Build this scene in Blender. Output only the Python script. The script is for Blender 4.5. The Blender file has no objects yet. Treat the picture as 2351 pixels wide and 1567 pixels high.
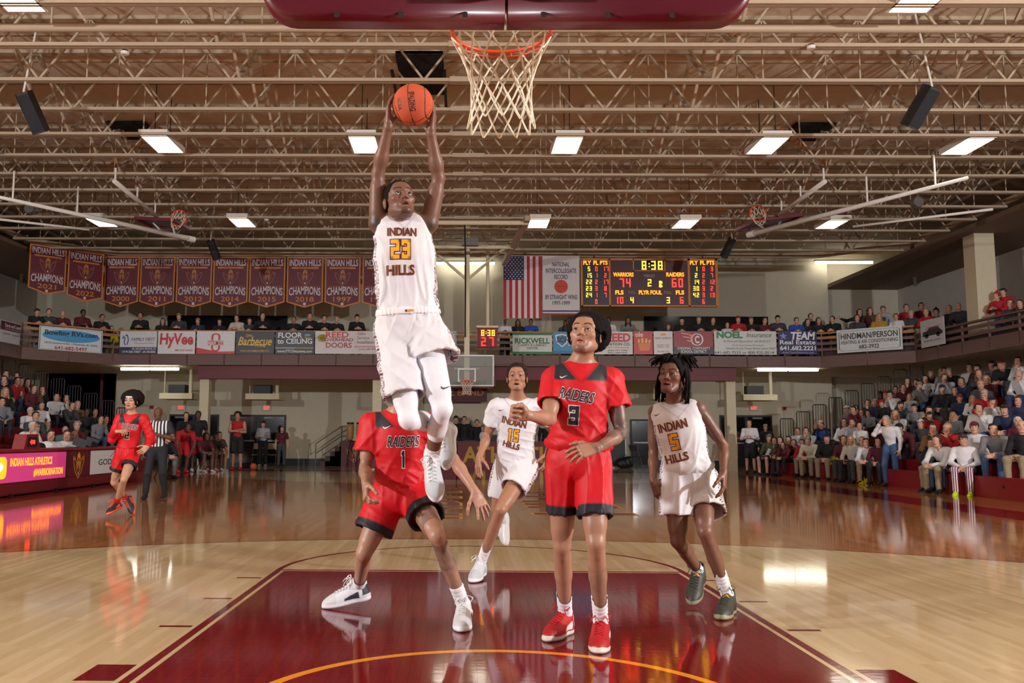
import bpy, bmesh, math, random
import numpy as np
from mathutils import Vector, Matrix
from mathutils.bvhtree import BVHTree

random.seed(7); RNG = np.random.default_rng(7)
SC = bpy.context.scene
COL = SC.collection
W, H = 2351, 1567

# ------------------------------------------------------------------ camera
FPX, PITCH, YAW, ROLL = 2030.28, .1082, -.0078, .0048
CAM = np.array([-.1775, -2.3056, 1.1819])
U0, V0 = W/2-131.22, H/2
_c, _s, _cp, _sp = math.cos(YAW), math.sin(YAW), math.cos(PITCH), math.sin(PITCH)
_r = np.array([_c, -_s, 0]); FW = np.array([_s*_cp, _c*_cp, _sp]); _u = np.array([-_s*_sp, -_c*_sp, _cp])
RT = math.cos(ROLL)*_r+math.sin(ROLL)*_u; UP = math.cos(ROLL)*_u-math.sin(ROLL)*_r
cam = bpy.data.cameras.new('camera'); cam.sensor_width = 36; cam.sensor_fit = 'HORIZONTAL'
cam.lens = FPX/W*36; cam.shift_x = 131.22/W; cam.clip_end = 200
camo = bpy.data.objects.new('camera', cam); COL.objects.link(camo)
camo.matrix_world = Matrix(((RT[0], UP[0], -FW[0], CAM[0]), (RT[1], UP[1], -FW[1], CAM[1]), (RT[2], UP[2], -FW[2], CAM[2]), (0, 0, 0, 1)))
SC.camera = camo

# ------------------------------------------------------------------ world, strobes, exposure
SC.view_settings.view_transform = 'Standard'; SC.view_settings.look = 'None'
SC.view_settings.gamma = 1; SC.view_settings.use_curve_mapping = False
SC.view_settings.exposure = 0.1
SC.cycles.adaptive_threshold = .1; SC.cycles.max_bounces = 5; SC.cycles.diffuse_bounces = 3; SC.cycles.glossy_bounces = 3; SC.cycles.transmission_bounces = 2; SC.cycles.transparent_max_bounces = 6; SC.cycles.caustics_reflective = False; SC.cycles.caustics_refractive = False
wd = bpy.data.worlds.new('world'); SC.world = wd; wd.use_nodes = True
bg = wd.node_tree.nodes['Background']; bg.inputs[0].default_value = (1.0, .96, .90, 1); bg.inputs[1].default_value = .2
def strobe(name, loc, power, size, col):
    l = bpy.data.lights.new(name, 'POINT'); l.energy = power; l.shadow_soft_size = size; l.color = col
    o = bpy.data.objects.new(name, l); COL.objects.link(o); o.location = loc
strobe('strobe_light', (-13.5, -3.6, 5.0), 6200, .2, (.95, .96, 1))
strobe('strobe_light', (13.5, -3.0, 5.0), 7300, .2, (.95, .96, 1))

# ------------------------------------------------------------------ pixel helpers: a pixel plus a known depth gives a point in the hall
def ray(px, py): return FW+RT*((px-U0)/FPX)-UP*((py-V0)/FPX)
def at(px, py, Y):
    d = ray(px, py); return CAM+d*((Y-CAM[1])/d[1])
def atz(px, py, z=0.):
    d = ray(px, py); return CAM+d*((z-CAM[2])/d[2])
def atx(px, py, x):
    d = ray(px, py); return CAM+d*((x-CAM[0])/d[0])

# ------------------------------------------------------------------ colours and materials
def lin(r, g=None, b=None):
    if g is None: r, g, b = r
    f = lambda c: (c/12.92 if c <= .04045 else ((c+.055)/1.055)**2.4)
    return (f(r/255), f(g/255), f(b/255), 1.0)
MATS = {}
class E_:
    """tiny expression wrapper around shader math nodes"""
    def __init__(s, nt, sock): s.nt, s.k = nt, sock
    def _op(s, op, o=None, o2=None):
        n = s.nt.nodes.new('ShaderNodeMath'); n.operation = op
        s.nt.links.new(s.k, n.inputs[0])
        for i, q in ((1, o), (2, o2)):
            if q is None: continue
            if isinstance(q, E_): s.nt.links.new(q.k, n.inputs[i])
            else: n.inputs[i].default_value = q
        return E_(s.nt, n.outputs[0])
    def __add__(s, o): return s._op('ADD', o)
    def __sub__(s, o): return s._op('SUBTRACT', o)
    def __mul__(s, o): return s._op('MULTIPLY', o)
    def __truediv__(s, o): return s._op('DIVIDE', o)
    def lt(s, o): return s._op('LESS_THAN', o)
    def gt(s, o): return s._op('GREATER_THAN', o)
    def mn(s, o): return s._op('MINIMUM', o)
    def mx(s, o): return s._op('MAXIMUM', o)
    def ab(s): return s._op('ABSOLUTE')
    def sq(s): return s._op('SQRT')
    def fl(s): return s._op('FLOOR')
    def between(s, a, b): return s.gt(a)*s.lt(b)
def mixc(nt, fac, a, b, mode='MIX'):
    n = nt.nodes.new('ShaderNodeMix'); n.data_type = 'RGBA'; n.blend_type = mode
    for sock, q in ((n.inputs[0], fac), (n.inputs[6], a), (n.inputs[7], b)):
        if isinstance(q, E_): nt.links.new(q.k, sock)
        elif hasattr(q, 'is_linked'): nt.links.new(q, sock)
        else: sock.default_value = q
    return n.outputs[2]
def mat(name, col=(.5, .5, .5, 1), rough=.6, metal=0., emit=0., vary=.12, scale=14., src=None, bump=0., bscale=60., coat=0., spec=.5, trans=0., alpha=1., ecol=None, sheen=0., sss=0.):
    """procedural principled material; src None | 'attr' (vertex colour) | 'obj' (object colour) | 'attrobj' (product)"""
    if name in MATS: return MATS[name]
    m = bpy.data.materials.new(name); m.use_nodes = True; nt = m.node_tree
    b = nt.nodes['Principled BSDF']
    b.inputs['Roughness'].default_value = rough; b.inputs['Metallic'].default_value = metal
    b.inputs['Specular IOR Level'].default_value = spec
    b.inputs['Coat Weight'].default_value = coat; b.inputs['Coat Roughness'].default_value = .08
    if sheen: b.inputs['Sheen Weight'].default_value = sheen
    if sss:
        b.inputs['Subsurface Weight'].default_value = sss; b.inputs['Subsurface Radius'].default_value = (.02, .008, .004)
    base = None
    if src in ('attr', 'attrobj'):
        a = nt.nodes.new('ShaderNodeAttribute'); a.attribute_name = 'Col'; base = a.outputs['Color']
    if src in ('obj', 'attrobj'):
        oi = nt.nodes.new('ShaderNodeObjectInfo')
        base = oi.outputs['Color'] if base is None else mixc(nt, 1., base, oi.outputs['Color'], 'MULTIPLY')
    if base is None: base = tuple(col)
    if vary:
        tc = nt.nodes.new('ShaderNodeTexCoord'); nz = nt.nodes.new('ShaderNodeTexNoise'); nz.inputs['Scale'].default_value = scale
        nz.inputs['Detail'].default_value = 3
        nt.links.new(tc.outputs['Object'], nz.inputs['Vector'])
        rp = nt.nodes.new('ShaderNodeMapRange'); rp.inputs[3].default_value = 1-vary; rp.inputs[4].default_value = 1+vary
        nt.links.new(nz.outputs[0], rp.inputs[0])
        cb = nt.nodes.new('ShaderNodeCombineColor')
        for i in range(3): nt.links.new(rp.outputs[0], cb.inputs[i])
        base = mixc(nt, 1., base, cb.outputs[0], 'MULTIPLY')
    if isinstance(base, tuple): b.inputs['Base Color'].default_value = base
    else: nt.links.new(base, b.inputs['Base Color'])
    if emit:
        b.inputs['Emission Color'].default_value = tuple(ecol or col); b.inputs['Emission Strength'].default_value = emit
        if emit < 6: m.cycles.emission_sampling = 'NONE'          # small displays: seen and mirrored, not sampled as lamps
    if bump:
        tc = nt.nodes.new('ShaderNodeTexCoord'); nz = nt.nodes.new('ShaderNodeTexNoise'); nz.inputs['Scale'].default_value = bscale
        nt.links.new(tc.outputs['Object'], nz.inputs['Vector'])
        bp = nt.nodes.new('ShaderNodeBump'); bp.inputs['Strength'].default_value = bump; bp.inputs['Distance'].default_value = .01
        nt.links.new(nz.outputs[0], bp.inputs['Height']); nt.links.new(bp.outputs[0], b.inputs['Normal'])
    if trans: b.inputs['Transmission Weight'].default_value = trans
    if alpha < 1: b.inputs['Alpha'].default_value = alpha
    MATS[name] = m
    return m
def paint(rgb, rough=.55, **k):
    rgb = tuple(int(c) for c in rgb)
    return mat('paint_%d_%d_%d_%d%s' % (*rgb, int(rough*100), ''.join(sorted(k))), lin(rgb), rough, **k)

# ------------------------------------------------------------------ objects
OFF = {}
def root(name, label, cat, loc=(0, 0, 0), group=None, kind=None):
    o = bpy.data.objects.new(name, None); COL.objects.link(o); o.location = loc; o.empty_display_size = .1
    OFF[o] = np.array(loc, float); tag(o, label, cat, group, kind); return o
def tag(o, label=None, cat=None, group=None, kind=None):
    for k, v in (('label', label), ('category', cat), ('group', group), ('kind', kind)):
        if v: o[k] = v
    return o
def obj(name, me, m=None, parent=None, label=None, cat=None, group=None, kind=None, color=None):
    """link a mesh (its verts in world space); a child keeps its root's origin"""
    o = bpy.data.objects.new(name, me); COL.objects.link(o)
    if m is not None and not me.materials: me.materials.append(m)
    if parent is not None:
        o.parent = parent; OFF[o] = OFF.get(parent, np.zeros(3))
        if OFF[o].any(): me.transform(Matrix.Translation(-Vector(OFF[o])))
    if color is not None: o.color = color
    return tag(o, label, cat, group, kind)
class MB:
    """collects simple shapes into one mesh"""
    def __init__(s): s.v, s.f = [], []
    def add(s, v, f):
        n = len(s.v); s.v += [tuple(map(float, q)) for q in v]; s.f += [tuple(i+n for i in q) for q in f]; return s
    def box(s, a, b):
        (x0, y0, z0), (x1, y1, z1) = a, b
        return s.add([(x0, y0, z0), (x1, y0, z0), (x1, y1, z0), (x0, y1, z0), (x0, y0, z1), (x1, y0, z1), (x1, y1, z1), (x0, y1, z1)],
                     [(0, 3, 2, 1), (4, 5, 6, 7), (0, 1, 5, 4), (1, 2, 6, 5), (2, 3, 7, 6), (3, 0, 4, 7)])
    def bar(s, a, b, w, h, up=(0, 0, 1)):
        a, b = np.array(a, float), np.array(b, float); d = b-a; d /= np.linalg.norm(d)
        x = np.cross(d, up)
        if np.linalg.norm(x) < 1e-4: x = np.cross(d, (0, 1, 0))
        x /= np.linalg.norm(x); y = np.cross(x, d)
        c = [(-w/2, -h/2), (w/2, -h/2), (w/2, h/2), (-w/2, h/2)]
        return s.add([p+x*i+y*j for p in (a, b) for i, j in c], [(0, 1, 2, 3), (7, 6, 5, 4), (0, 4, 5, 1), (1, 5, 6, 2), (2, 6, 7, 3), (3, 7, 4, 0)])
    def tube(s, pts, r, n=8, closed=False, caps=True):
        pts = [np.array(p, float) for p in pts]; m = len(pts); rs = r if hasattr(r, '__len__') else [r]*m
        v, ref = [], None
        for i in range(m):
            if closed: d = pts[(i+1) % m]-pts[i-1]
            else: d = pts[min(i+1, m-1)]-pts[max(i-1, 0)]
            d = d/(np.linalg.norm(d)+1e-9)
            if ref is None: ref = np.array((0, 0, 1.)) if abs(d[2]) < .9 else np.array((1., 0, 0))
            x = np.cross(d, ref); x /= np.linalg.norm(x)+1e-9; y = np.cross(d, x); ref = -y if False else np.cross(x, d)
            for k in range(n):
                t = 2*math.pi*k/n; v.append(pts[i]+rs[i]*(x*math.cos(t)+y*math.sin(t)))
        f = []
        for i in range(m if closed else m-1):
            j = (i+1) % m
            for k in range(n): f.append((i*n+k, i*n+(k+1) % n, j*n+(k+1) % n, j*n+k))
        if caps and not closed: f += [tuple(range(n))[::-1], tuple((m-1)*n+k for k in range(n))]
        return s.add(v, f)
    def prism(s, poly, o, ex, ey, en, depth):
        """2-D polygon extruded along en by depth; o origin, ex/ey axes"""
        o, ex, ey, en = (np.array(q, float) for q in (o, ex, ey, en)); n = len(poly)
        v = [o+ex*x+ey*y for x, y in poly]+[o+ex*x+ey*y+en*depth for x, y in poly]
        f = [tuple(range(n))[::-1], tuple(n+i for i in range(n))]+[(i, (i+1) % n, n+(i+1) % n, n+i) for i in range(n)]
        return s.add(v, f)
    def lathe(s, prof, c, n=16, ax=(0, 0, 1)):
        c = np.array(c, float); ax = np.array(ax, float); ax /= np.linalg.norm(ax)
        x = np.cross(ax, (1, 0, 0) if abs(ax[0]) < .9 else (0, 1, 0)); x /= np.linalg.norm(x); y = np.cross(ax, x)
        v = [c+ax*z+r*(x*math.cos(2*math.pi*k/n)+y*math.sin(2*math.pi*k/n)) for r, z in prof for k in range(n)]; m = len(prof)
        f = [(i*n+k, i*n+(k+1) % n, (i+1)*n+(k+1) % n, (i+1)*n+k) for i in range(m-1) for k in range(n)]
        f += [tuple(range(n))[::-1], tuple((m-1)*n+k for k in range(n))]
        return s.add(v, f)
    def mesh(s, name='m', smooth=False):
        me = bpy.data.meshes.new(name); me.from_pydata(s.v, [], s.f)
        if smooth: me.polygons.foreach_set('use_smooth', [True]*len(me.polygons))
        me.update(); return me
    def build(s, name, m, parent=None, smooth=False, **k): return obj(name, s.mesh(name, smooth), m, parent, **k)
def box(name, a, b, m, parent=None, **k): return MB().box(a, b).build(name, m, parent, **k)
def flat_poly(poly, o, ex, ey, name='m'):
    me = bpy.data.meshes.new(name); o, ex, ey = (np.array(q, float) for q in (o, ex, ey))
    me.from_pydata([tuple(o+ex*x+ey*y) for x, y in poly], [], [tuple(range(len(poly)))]); return me
def copy_tree(o, parent=None):
    c = o.copy(); COL.objects.link(c); c.parent = parent
    for ch in o.children: copy_tree(ch, c)
    return c

# ------------------------------------------------------------------ lettering (built-in font turned into meshes)
_TX = {}
def textdata(s, bold=0., shear=0.):
    key = (s, bold, shear)
    if key not in _TX:
        cu = bpy.data.curves.new('t', 'FONT'); cu.body = s; cu.size = 1; cu.resolution_u = 3; cu.offset = bold; cu.shear = shear; cu.fill_mode = 'FRONT'
        o = bpy.data.objects.new('t', cu); me = bpy.data.meshes.new_from_object(o)
        v = np.array([q.co[:2] for q in me.vertices], float).reshape(-1, 2)
        f = [tuple(p.vertices) for p in me.polygons]
        bpy.data.objects.remove(o); bpy.data.curves.remove(cu); bpy.data.meshes.remove(me)
        lo, hi = v.min(0), v.max(0); hh, aa = hi[1]-lo[1], None
        if bold: hh, aa = textdata(s, 0., shear)[3], textdata(s, 0., shear)[2]
        _TX[key] = ((v-(lo+hi)/2)/hh, f, aa or (hi[0]-lo[0])/hh, hh)
    return _TX[key]
def text_poly(s, h, w=None, bold=.0, shear=0., arc=0.):
    v, f, asp, _ = textdata(s, bold, shear)
    sx = h if w is None else w/asp
    v = v*np.array((sx, h))
    if arc: v[:, 1] += arc*(1-(v[:, 0]/(.5*(w or h*asp)))**2)
    return v, f
def letter(parent, s, o, ex, ey, h, m, w=None, bold=.0, shear=0., arc=0., name='lettering', lift=.004):
    """flat printed lettering centred at o on the plane ex, ey"""
    v, f = text_poly(s, h, w, bold, shear, arc); o, ex, ey = (np.array(q, float) for q in (o, ex, ey)); n = np.cross(ex, ey)
    me = bpy.data.meshes.new(name); me.from_pydata([tuple(o+ex*a+ey*b+n*lift) for a, b in v], [], f)
    return obj(name, me, m, parent)
def shape(parent, polys, o, ex, ey, m, name='emblem', lift=.004):
    """several flat printed polygons as one emblem"""
    o, ex, ey = (np.array(q, float) for q in (o, ex, ey)); n = np.cross(ex, ey); v, f = [], []
    for p in polys:
        k = len(v); v += [tuple(o+ex*a+ey*b+n*lift) for a, b in p]; f.append(tuple(range(k, k+len(p))))
    me = bpy.data.meshes.new(name); me.from_pydata(v, [], f)
    return obj(name, me, m, parent)
def strip(pts, w):
    """a thick poly-line as quads"""
    out = []
    for (x0, y0), (x1, y1) in zip(pts, pts[1:]):
        d = math.hypot(x1-x0, y1-y0) or 1; a, b = -(y1-y0)/d*w/2, (x1-x0)/d*w/2
        out.append([(x0-a, y0-b), (x1-a, y1-b), (x1+a, y1+b), (x0+a, y0+b)])
    return out
def ell(cx, cy, rx, ry, n=28, a0=0, a1=2*math.pi):
    return [(cx+rx*math.cos(a0+(a1-a0)*i/n), cy+ry*math.sin(a0+(a1-a0)*i/n)) for i in range(n+(a1-a0 < 6.28))]
def ring(cx, cy, rx, ry, w, n=28): 
    p = ell(cx, cy, rx, ry, n); return strip(p+[p[0]], w)
def swoosh(s): return [[(x*s, y*s) for x, y in ((-.5, .12), (-.46, -.1), (-.3, -.2), (-.1, -.14), (.5, .2), (-.12, -.02), (-.3, -.06), (-.4, .02))]]
SEG = {'0': 'abcdef', '1': 'bc', '2': 'abged', '3': 'abgcd', '4': 'fgbc', '5': 'afgcd', '6': 'afgedc', '7': 'abc', '8': 'abcdefg', '9': 'abcdfg', ' ': ''}
def seven(s, h, sp=.75):
    """seven-segment digits as polygons, centred"""
    w, t = h*.5, h*.13; out = []; x = 0
    for c in s:
        if c == ':':
            out += [[(x, -h*.2), (x+t, -h*.2), (x+t, -h*.2+t), (x, -h*.2+t)], [(x, h*.12), (x+t, h*.12), (x+t, h*.12+t), (x, h*.12+t)]]; x += h*.3; continue
        g = {'a': (x, h/2-t, x+w, h/2), 'd': (x, -h/2, x+w, -h/2+t), 'g': (x, -t/2, x+w, t/2), 'f': (x, 0.02*h, x+t, h/2), 'e': (x, -h/2, x+t, -.02*h), 'b': (x+w-t, .02*h, x+w, h/2), 'c': (x+w-t, -h/2, x+w, -.02*h)}
        for k in SEG[c]:
            a, b, c2, d = g[k]; out.append([(a, b), (c2, b), (c2, d), (a, d)])
        x += h*sp
    x -= h*(sp-.5)
    return [[(a-x/2, b) for a, b in p] for p in out]

def block(s, h, w, e=0.):
    """blocky athletic numerals as bars, grown by e for the outline"""
    n = len(s); cw = w/n; out = []; dw = cw*(.8 if n > 1 else 1.); t = h*.21; tv = min(h*.19, dw*.36)
    for i, c in enumerate(s):
        x0 = -w/2+cw*i+(cw-dw)/2; x1 = x0+dw
        if c == '1':
            xm = (x0+x1)/2; tw = min(tv*1.15, dw); out += [(xm-tw/2, -h/2, xm+tw/2, h/2), (xm-tw*.95, h*.24, xm-tw/2+.001, h*.42)]; continue
        g = {'a': (x0, h/2-t, x1, h/2), 'd': (x0, -h/2, x1, -h/2+t), 'g': (x0+(dw*.12 if c == '3' else 0), -t/2, x1, t/2), 'f': (x0, 0, x0+tv, h/2), 'e': (x0, -h/2, x0+tv, 0), 'b': (x1-tv, 0, x1, h/2), 'c': (x1-tv, -h/2, x1, 0)}
        out += [g[k] for k in SEG[c]]
        if c == '3': out += [(x0, h/2-t*1.5, x0+tv*.8, h/2-t), (x0, -h/2+t, x0+tv*.8, -h/2+t*1.5)]
    v, f = [], []
    for a, b, c2, d in out:
        k = len(v); a, b, c2, d = a-e, b-e, c2+e, d+e; v += [(a, b), (c2, b), (c2, d), (a, d)]; f.append((k, k+1, k+2, k+3))
    return np.array(v), f

# ------------------------------------------------------------------ implicit surfaces: bodies and clothes are blended from tapered limbs
def nrm(v): v = np.array(v, float); return v/(np.linalg.norm(v)+1e-12)
class Field:
    def __init__(s, lo, hi, h):
        s.h = h; s.o = np.array(lo, float)-2*h; s.n = np.ceil((np.array(hi, float)+2*h-s.o)/h).astype(int)+1
        s.d = np.full(s.n, 1., np.float32)
        s.ax = [(s.o[i]+np.arange(s.n[i])*h).astype(np.float32) for i in range(3)]
    def sub(s, lo, hi, m):
        a = np.clip(((np.array(lo)-m-s.o)/s.h).astype(int), 0, s.n-1); b = np.clip(((np.array(hi)+m-s.o)/s.h).astype(int)+2, 0, s.n)
        if (b <= a).any(): return None
        sl = tuple(slice(i, j) for i, j in zip(a, b))
        X = s.ax[0][sl[0]][:, None, None]; Y = s.ax[1][sl[1]][None, :, None]; Z = s.ax[2][sl[2]][None, None, :]
        return sl, X, Y, Z
    def put(s, lo, hi, fn, k, mode):
        q = s.sub(lo, hi, k+3*s.h)
        if q is None: return
        sl, X, Y, Z = q; d = fn(X, Y, Z); a = s.d[sl]
        if mode == 'u':
            if k > 0: hh = np.maximum(k-np.abs(a-d), 0)/k; s.d[sl] = np.minimum(a, d)-hh*hh*k*.25
            else: s.d[sl] = np.minimum(a, d)
        else:
            d = -d
            if k > 0: hh = np.maximum(k-np.abs(a-d), 0)/k; s.d[sl] = np.maximum(a, d)+hh*hh*k*.25
            else: s.d[sl] = np.maximum(a, d)
    def rc(s, a, b, r1, r2, k=.02, mode='u'):
        a, b = np.array(a, np.float32), np.array(b, np.float32); ba = b-a; l2 = float(ba@ba)
        if l2 < 1e-9: b = b+np.float32(1e-4); ba = b-a; l2 = float(ba@ba)
        R = max(r1, r2)
        def fn(X, Y, Z):
            px, py, pz = X-a[0], Y-a[1], Z-a[2]
            t = np.clip((px*ba[0]+py*ba[1]+pz*ba[2])/l2, 0, 1)
            return np.sqrt((px-ba[0]*t)**2+(py-ba[1]*t)**2+(pz-ba[2]*t)**2)-(r1+(r2-r1)*t)
        s.put(np.minimum(a, b)-R, np.maximum(a, b)+R, fn, k, mode); return s
    def el(s, c, r, k=.02, R=None, mode='u'):
        c = np.array(c, np.float32); r = np.array(r, np.float32)
        R = np.eye(3) if R is None else np.array(R)   # rows: local axes
        ext = np.sqrt(((R.T*r)**2).sum(1))
        R = R.astype(np.float32)
        def fn(X, Y, Z):
            px, py, pz = X-c[0], Y-c[1], Z-c[2]
            q = [(px*R[i, 0]+py*R[i, 1]+pz*R[i, 2]) for i in range(3)]
            k0 = np.sqrt(sum((q[i]/r[i])**2 for i in range(3))); k1 = np.sqrt(sum((q[i]/(r[i]*r[i]))**2 for i in range(3)))+1e-6
            return k0*(k0-1)/k1
        s.put(c-ext, c+ext, fn, k, mode); return s
    def cut(s, p, n, k=0.):
        """remove the half space in front of plane (p, n)"""
        p, n = np.array(p, np.float32), nrm(n).astype(np.float32)
        d = (s.ax[0][:, None, None]-p[0])*n[0]+(s.ax[1][None, :, None]-p[1])*n[1]+(s.ax[2][None, None, :]-p[2])*n[2]
        if k > 0: hh = np.maximum(k-np.abs(s.d-d), 0)/k; s.d = np.maximum(s.d, d)+hh*hh*k*.25
        else: s.d = np.maximum(s.d, d)
        return s
    def wob(s, fn):
        near = np.abs(s.d) < .06
        i = np.nonzero(near); P = [s.ax[a][i[a]] for a in range(3)]
        s.d[i] += fn(*P).astype(np.float32); return s
    def mesh(s):
        """surface nets"""
        d = s.d; ins = d < 0
        c = ins[:-1, :-1, :-1].astype(np.int8)
        cnt = np.zeros([n-1 for n in d.shape], np.int8)
        for dx in (0, 1):
            for dy in (0, 1):
                for dz in (0, 1): cnt += ins[dx:d.shape[0]-1+dx, dy:d.shape[1]-1+dy, dz:d.shape[2]-1+dz]
        act = (cnt > 0) & (cnt < 8); I = np.argwhere(act)
        if len(I) == 0: return np.zeros((0, 3)), np.zeros((0, 4), int)
        idx = np.full(act.shape, -1, np.int64); idx[tuple(I.T)] = np.arange(len(I))
        acc = np.zeros((len(I), 3)); num = np.zeros(len(I))
        C = [(a, b, e) for a in (0, 1) for b in (0, 1) for e in (0, 1)]
        val = {q: d[I[:, 0]+q[0], I[:, 1]+q[1], I[:, 2]+q[2]] for q in C}
        for q in C:
            for ax in range(3):
                if q[ax]: continue
                q2 = tuple(v+(i == ax) for i, v in enumerate(q)); a, b = val[q], val[q2]
                m = (a < 0) != (b < 0); t = a/(a-b+1e-12)
                p = np.tile(np.array(q, float), (len(I), 1)); p[:, ax] = t
                acc[m] += p[m]; num[m] += 1
        V = (I+acc/num[:, None])*s.h+s.o
        F = []
        for ax in range(3):
            u, v = [(1, 2), (2, 0), (0, 1)][ax]
            n = d.shape; sl0 = [slice(1, n[i]-1) for i in range(3)]; sl0[ax] = slice(0, n[ax]-1); sl1 = list(sl0); sl1[ax] = slice(1, n[ax])
            a, b = ins[tuple(sl0)], ins[tuple(sl1)]; E = np.argwhere(a != b)
            if not len(E): continue
            sgn = a[tuple(E.T)]; off = np.ones(3, int); off[ax] = 0; E = E+off
            def cell(du, dv):
                q = E.copy(); q[:, u] -= du; q[:, v] -= dv; return idx[tuple(q.T)]
            Q = np.stack([cell(1, 1), cell(0, 1), cell(0, 0), cell(1, 0)], 1)
            Q[~sgn] = Q[~sgn][:, ::-1]; F.append(Q)
        F = np.concatenate(F); return V, F[(F >= 0).all(1)]
def np_mesh(name, V, F, col=None, smooth=True):
    me = bpy.data.meshes.new(name); me.vertices.add(len(V)); me.vertices.foreach_set('co', np.asarray(V, np.float32).ravel())
    F = np.asarray(F); k = F.shape[1]
    me.loops.add(F.size); me.loops.foreach_set('vertex_index', F.astype(np.int32).ravel())
    me.polygons.add(len(F)); me.polygons.foreach_set('loop_start', np.arange(0, F.size, k, dtype=np.int32))
    me.update(calc_edges=True); me.validate()
    if smooth: me.polygons.foreach_set('use_smooth', np.ones(len(me.polygons), bool))
    if col is not None:
        a = me.attributes.new('Col', 'FLOAT_COLOR', 'POINT'); c = np.ones((len(V), 4), np.float32); c[:, :3] = col; a.data.foreach_set('color', c.ravel())
    return me
def joinVF(L):
    V, F, n = [], [], 0
    for v, f in L:
        V.append(v); F.append(f+n); n += len(v)
    return np.concatenate(V), np.concatenate(F)
def L3(*c): return np.array(lin(*c)[:3])

# ------------------------------------------------------------------ court floor
FT = 5.79; CL = 28.65
MAROON = lin(112, 22, 28)
def floor_material():
    m = bpy.data.materials.new('court_wood'); m.use_nodes = True; nt = m.node_tree; b = nt.nodes['Principled BSDF']
    g = nt.nodes.new('ShaderNodeNewGeometry'); sp = nt.nodes.new('ShaderNodeSeparateXYZ'); nt.links.new(g.outputs['Position'], sp.inputs[0])
    X = E_(nt, sp.outputs[0]); Y0 = E_(nt, sp.outputs[1]); A = X.ab()
    Y = Y0.mn(Y0*-1.+CL)                       # the two halves of the court mirror each other
    def rad(cy): 
        q = Y-cy; return (X*X+q*q).sq()
    at_ = nt.nodes.new('ShaderNodeAttribute'); at_.attribute_name = 'tone'
    oi = nt.nodes.new('ShaderNodeObjectInfo'); s2 = nt.nodes.new('ShaderNodeSeparateColor'); nt.links.new(oi.outputs['Color'], s2.inputs[0])
    # board tone: stored on the boards, and from a row hash where the boards are too far to build
    row = (X/.0572).fl(); wn = nt.nodes.new('ShaderNodeTexWhiteNoise'); cb = nt.nodes.new('ShaderNodeCombineXYZ')
    r0 = nt.nodes.new('ShaderNodeTexWhiteNoise'); r0.noise_dimensions = '1D'; nt.links.new(row.k, r0.inputs['W'])
    cell = (Y0/1.3+E_(nt, r0.outputs[0])*7.).fl()
    nt.links.new(row.k, cb.inputs[0]); nt.links.new(cell.k, cb.inputs[1]); nt.links.new(cb.outputs[0], wn.inputs[0])
    built = Y0.between(1.6, 9.5)*A.lt(6.9)
    hashed = E_(nt, wn.outputs[0])
    own = E_(nt, at_.outputs['Fac'])+E_(nt, s2.outputs[0])
    tone = built*own+(built*-1.+1.)*hashed
    nz = nt.nodes.new('ShaderNodeTexNoise'); nz.inputs['Scale'].default_value = 1; nz.inputs['Detail'].default_value = 5
    mp = nt.nodes.new('ShaderNodeMapping'); mp.inputs['Scale'].default_value = (46, 2.2, 1); nt.links.new(g.outputs['Position'], mp.inputs[0]); nt.links.new(mp.outputs[0], nz.inputs[0])
    grain = E_(nt, nz.outputs[0])
    light = mixc(nt, tone, lin(204, 178, 134), lin(222, 198, 158))
    stain = mixc(nt, tone, lin(160, 100, 52), lin(186, 126, 74))
    R, cy = 8.95, -.66; rr = rad(cy)
    col = mixc(nt, rr.gt(R-.03), light, stain)
    col = mixc(nt, rr.between(R-.045, R), col, MAROON)
    col = mixc(nt, E_(nt, nz.outputs[0])*.16, col, lin(120, 84, 48))
    lane = A.lt(1.745)*Y.lt(FT-.085)
    lines = (A.between(1.775, 1.83)*Y.lt(FT)).mx(Y.between(FT-.05, FT)*A.lt(1.83))
    lines = lines.mx(rad(FT).between(1.78, 1.83)*Y.gt(FT-.001))
    am = A.between(1.86, 2.065)
    for a, c in ((2.13, 2.44), (3.355, 3.405), (4.32, 4.37), (5.285, 5.335)): lines = lines.mx(am*Y.between(a, c))
    lines = lines.mx(A.between(8.15, 9.15)).mx(Y.between(14.3, 14.4)*A.lt(8.2)).mx(Y.lt(0.)*Y.gt(-.9)*A.lt(9.15))
    red = lane.mx(lines)
    redc = mixc(nt, tone*.5+grain*.3, lin(104, 14, 20), lin(128, 22, 28))
    col = mixc(nt, red, col, redc)
    col = mixc(nt, rad(1.6).between(1.165, 1.22)*Y.gt(1.2), col, lin(236, 152, 34))
    nt.links.new(col, b.inputs['Base Color'])
    rn = nt.nodes.new('ShaderNodeTexNoise'); rn.inputs['Scale'].default_value = 1.7; rn.inputs['Detail'].default_value = 4; nt.links.new(g.outputs['Position'], rn.inputs[0])
    rg = E_(nt, rn.outputs[0])*.07+.035; nt.links.new(rg.k, b.inputs['Roughness'])
    b.inputs['Specular IOR Level'].default_value = .55
    # soft finish ripples along the boards
    bn = nt.nodes.new('ShaderNodeTexNoise'); bn.inputs['Scale'].default_value = 1; bn.inputs['Detail'].default_value = 2
    m2 = nt.nodes.new('ShaderNodeMapping'); m2.inputs['Scale'].default_value = (9, 26, 1); nt.links.new(g.outputs['Position'], m2.inputs[0]); nt.links.new(m2.outputs[0], bn.inputs[0])
    bp = nt.nodes.new('ShaderNodeBump'); bp.inputs['Strength'].default_value = .05; bp.inputs['Distance'].default_value = .004; nt.links.new(bn.outputs[0], bp.inputs['Height']); nt.links.new(bp.outputs[0], b.inputs['Normal'])
    return m
M_FLOOR = floor_material()
fm = MB()
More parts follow.
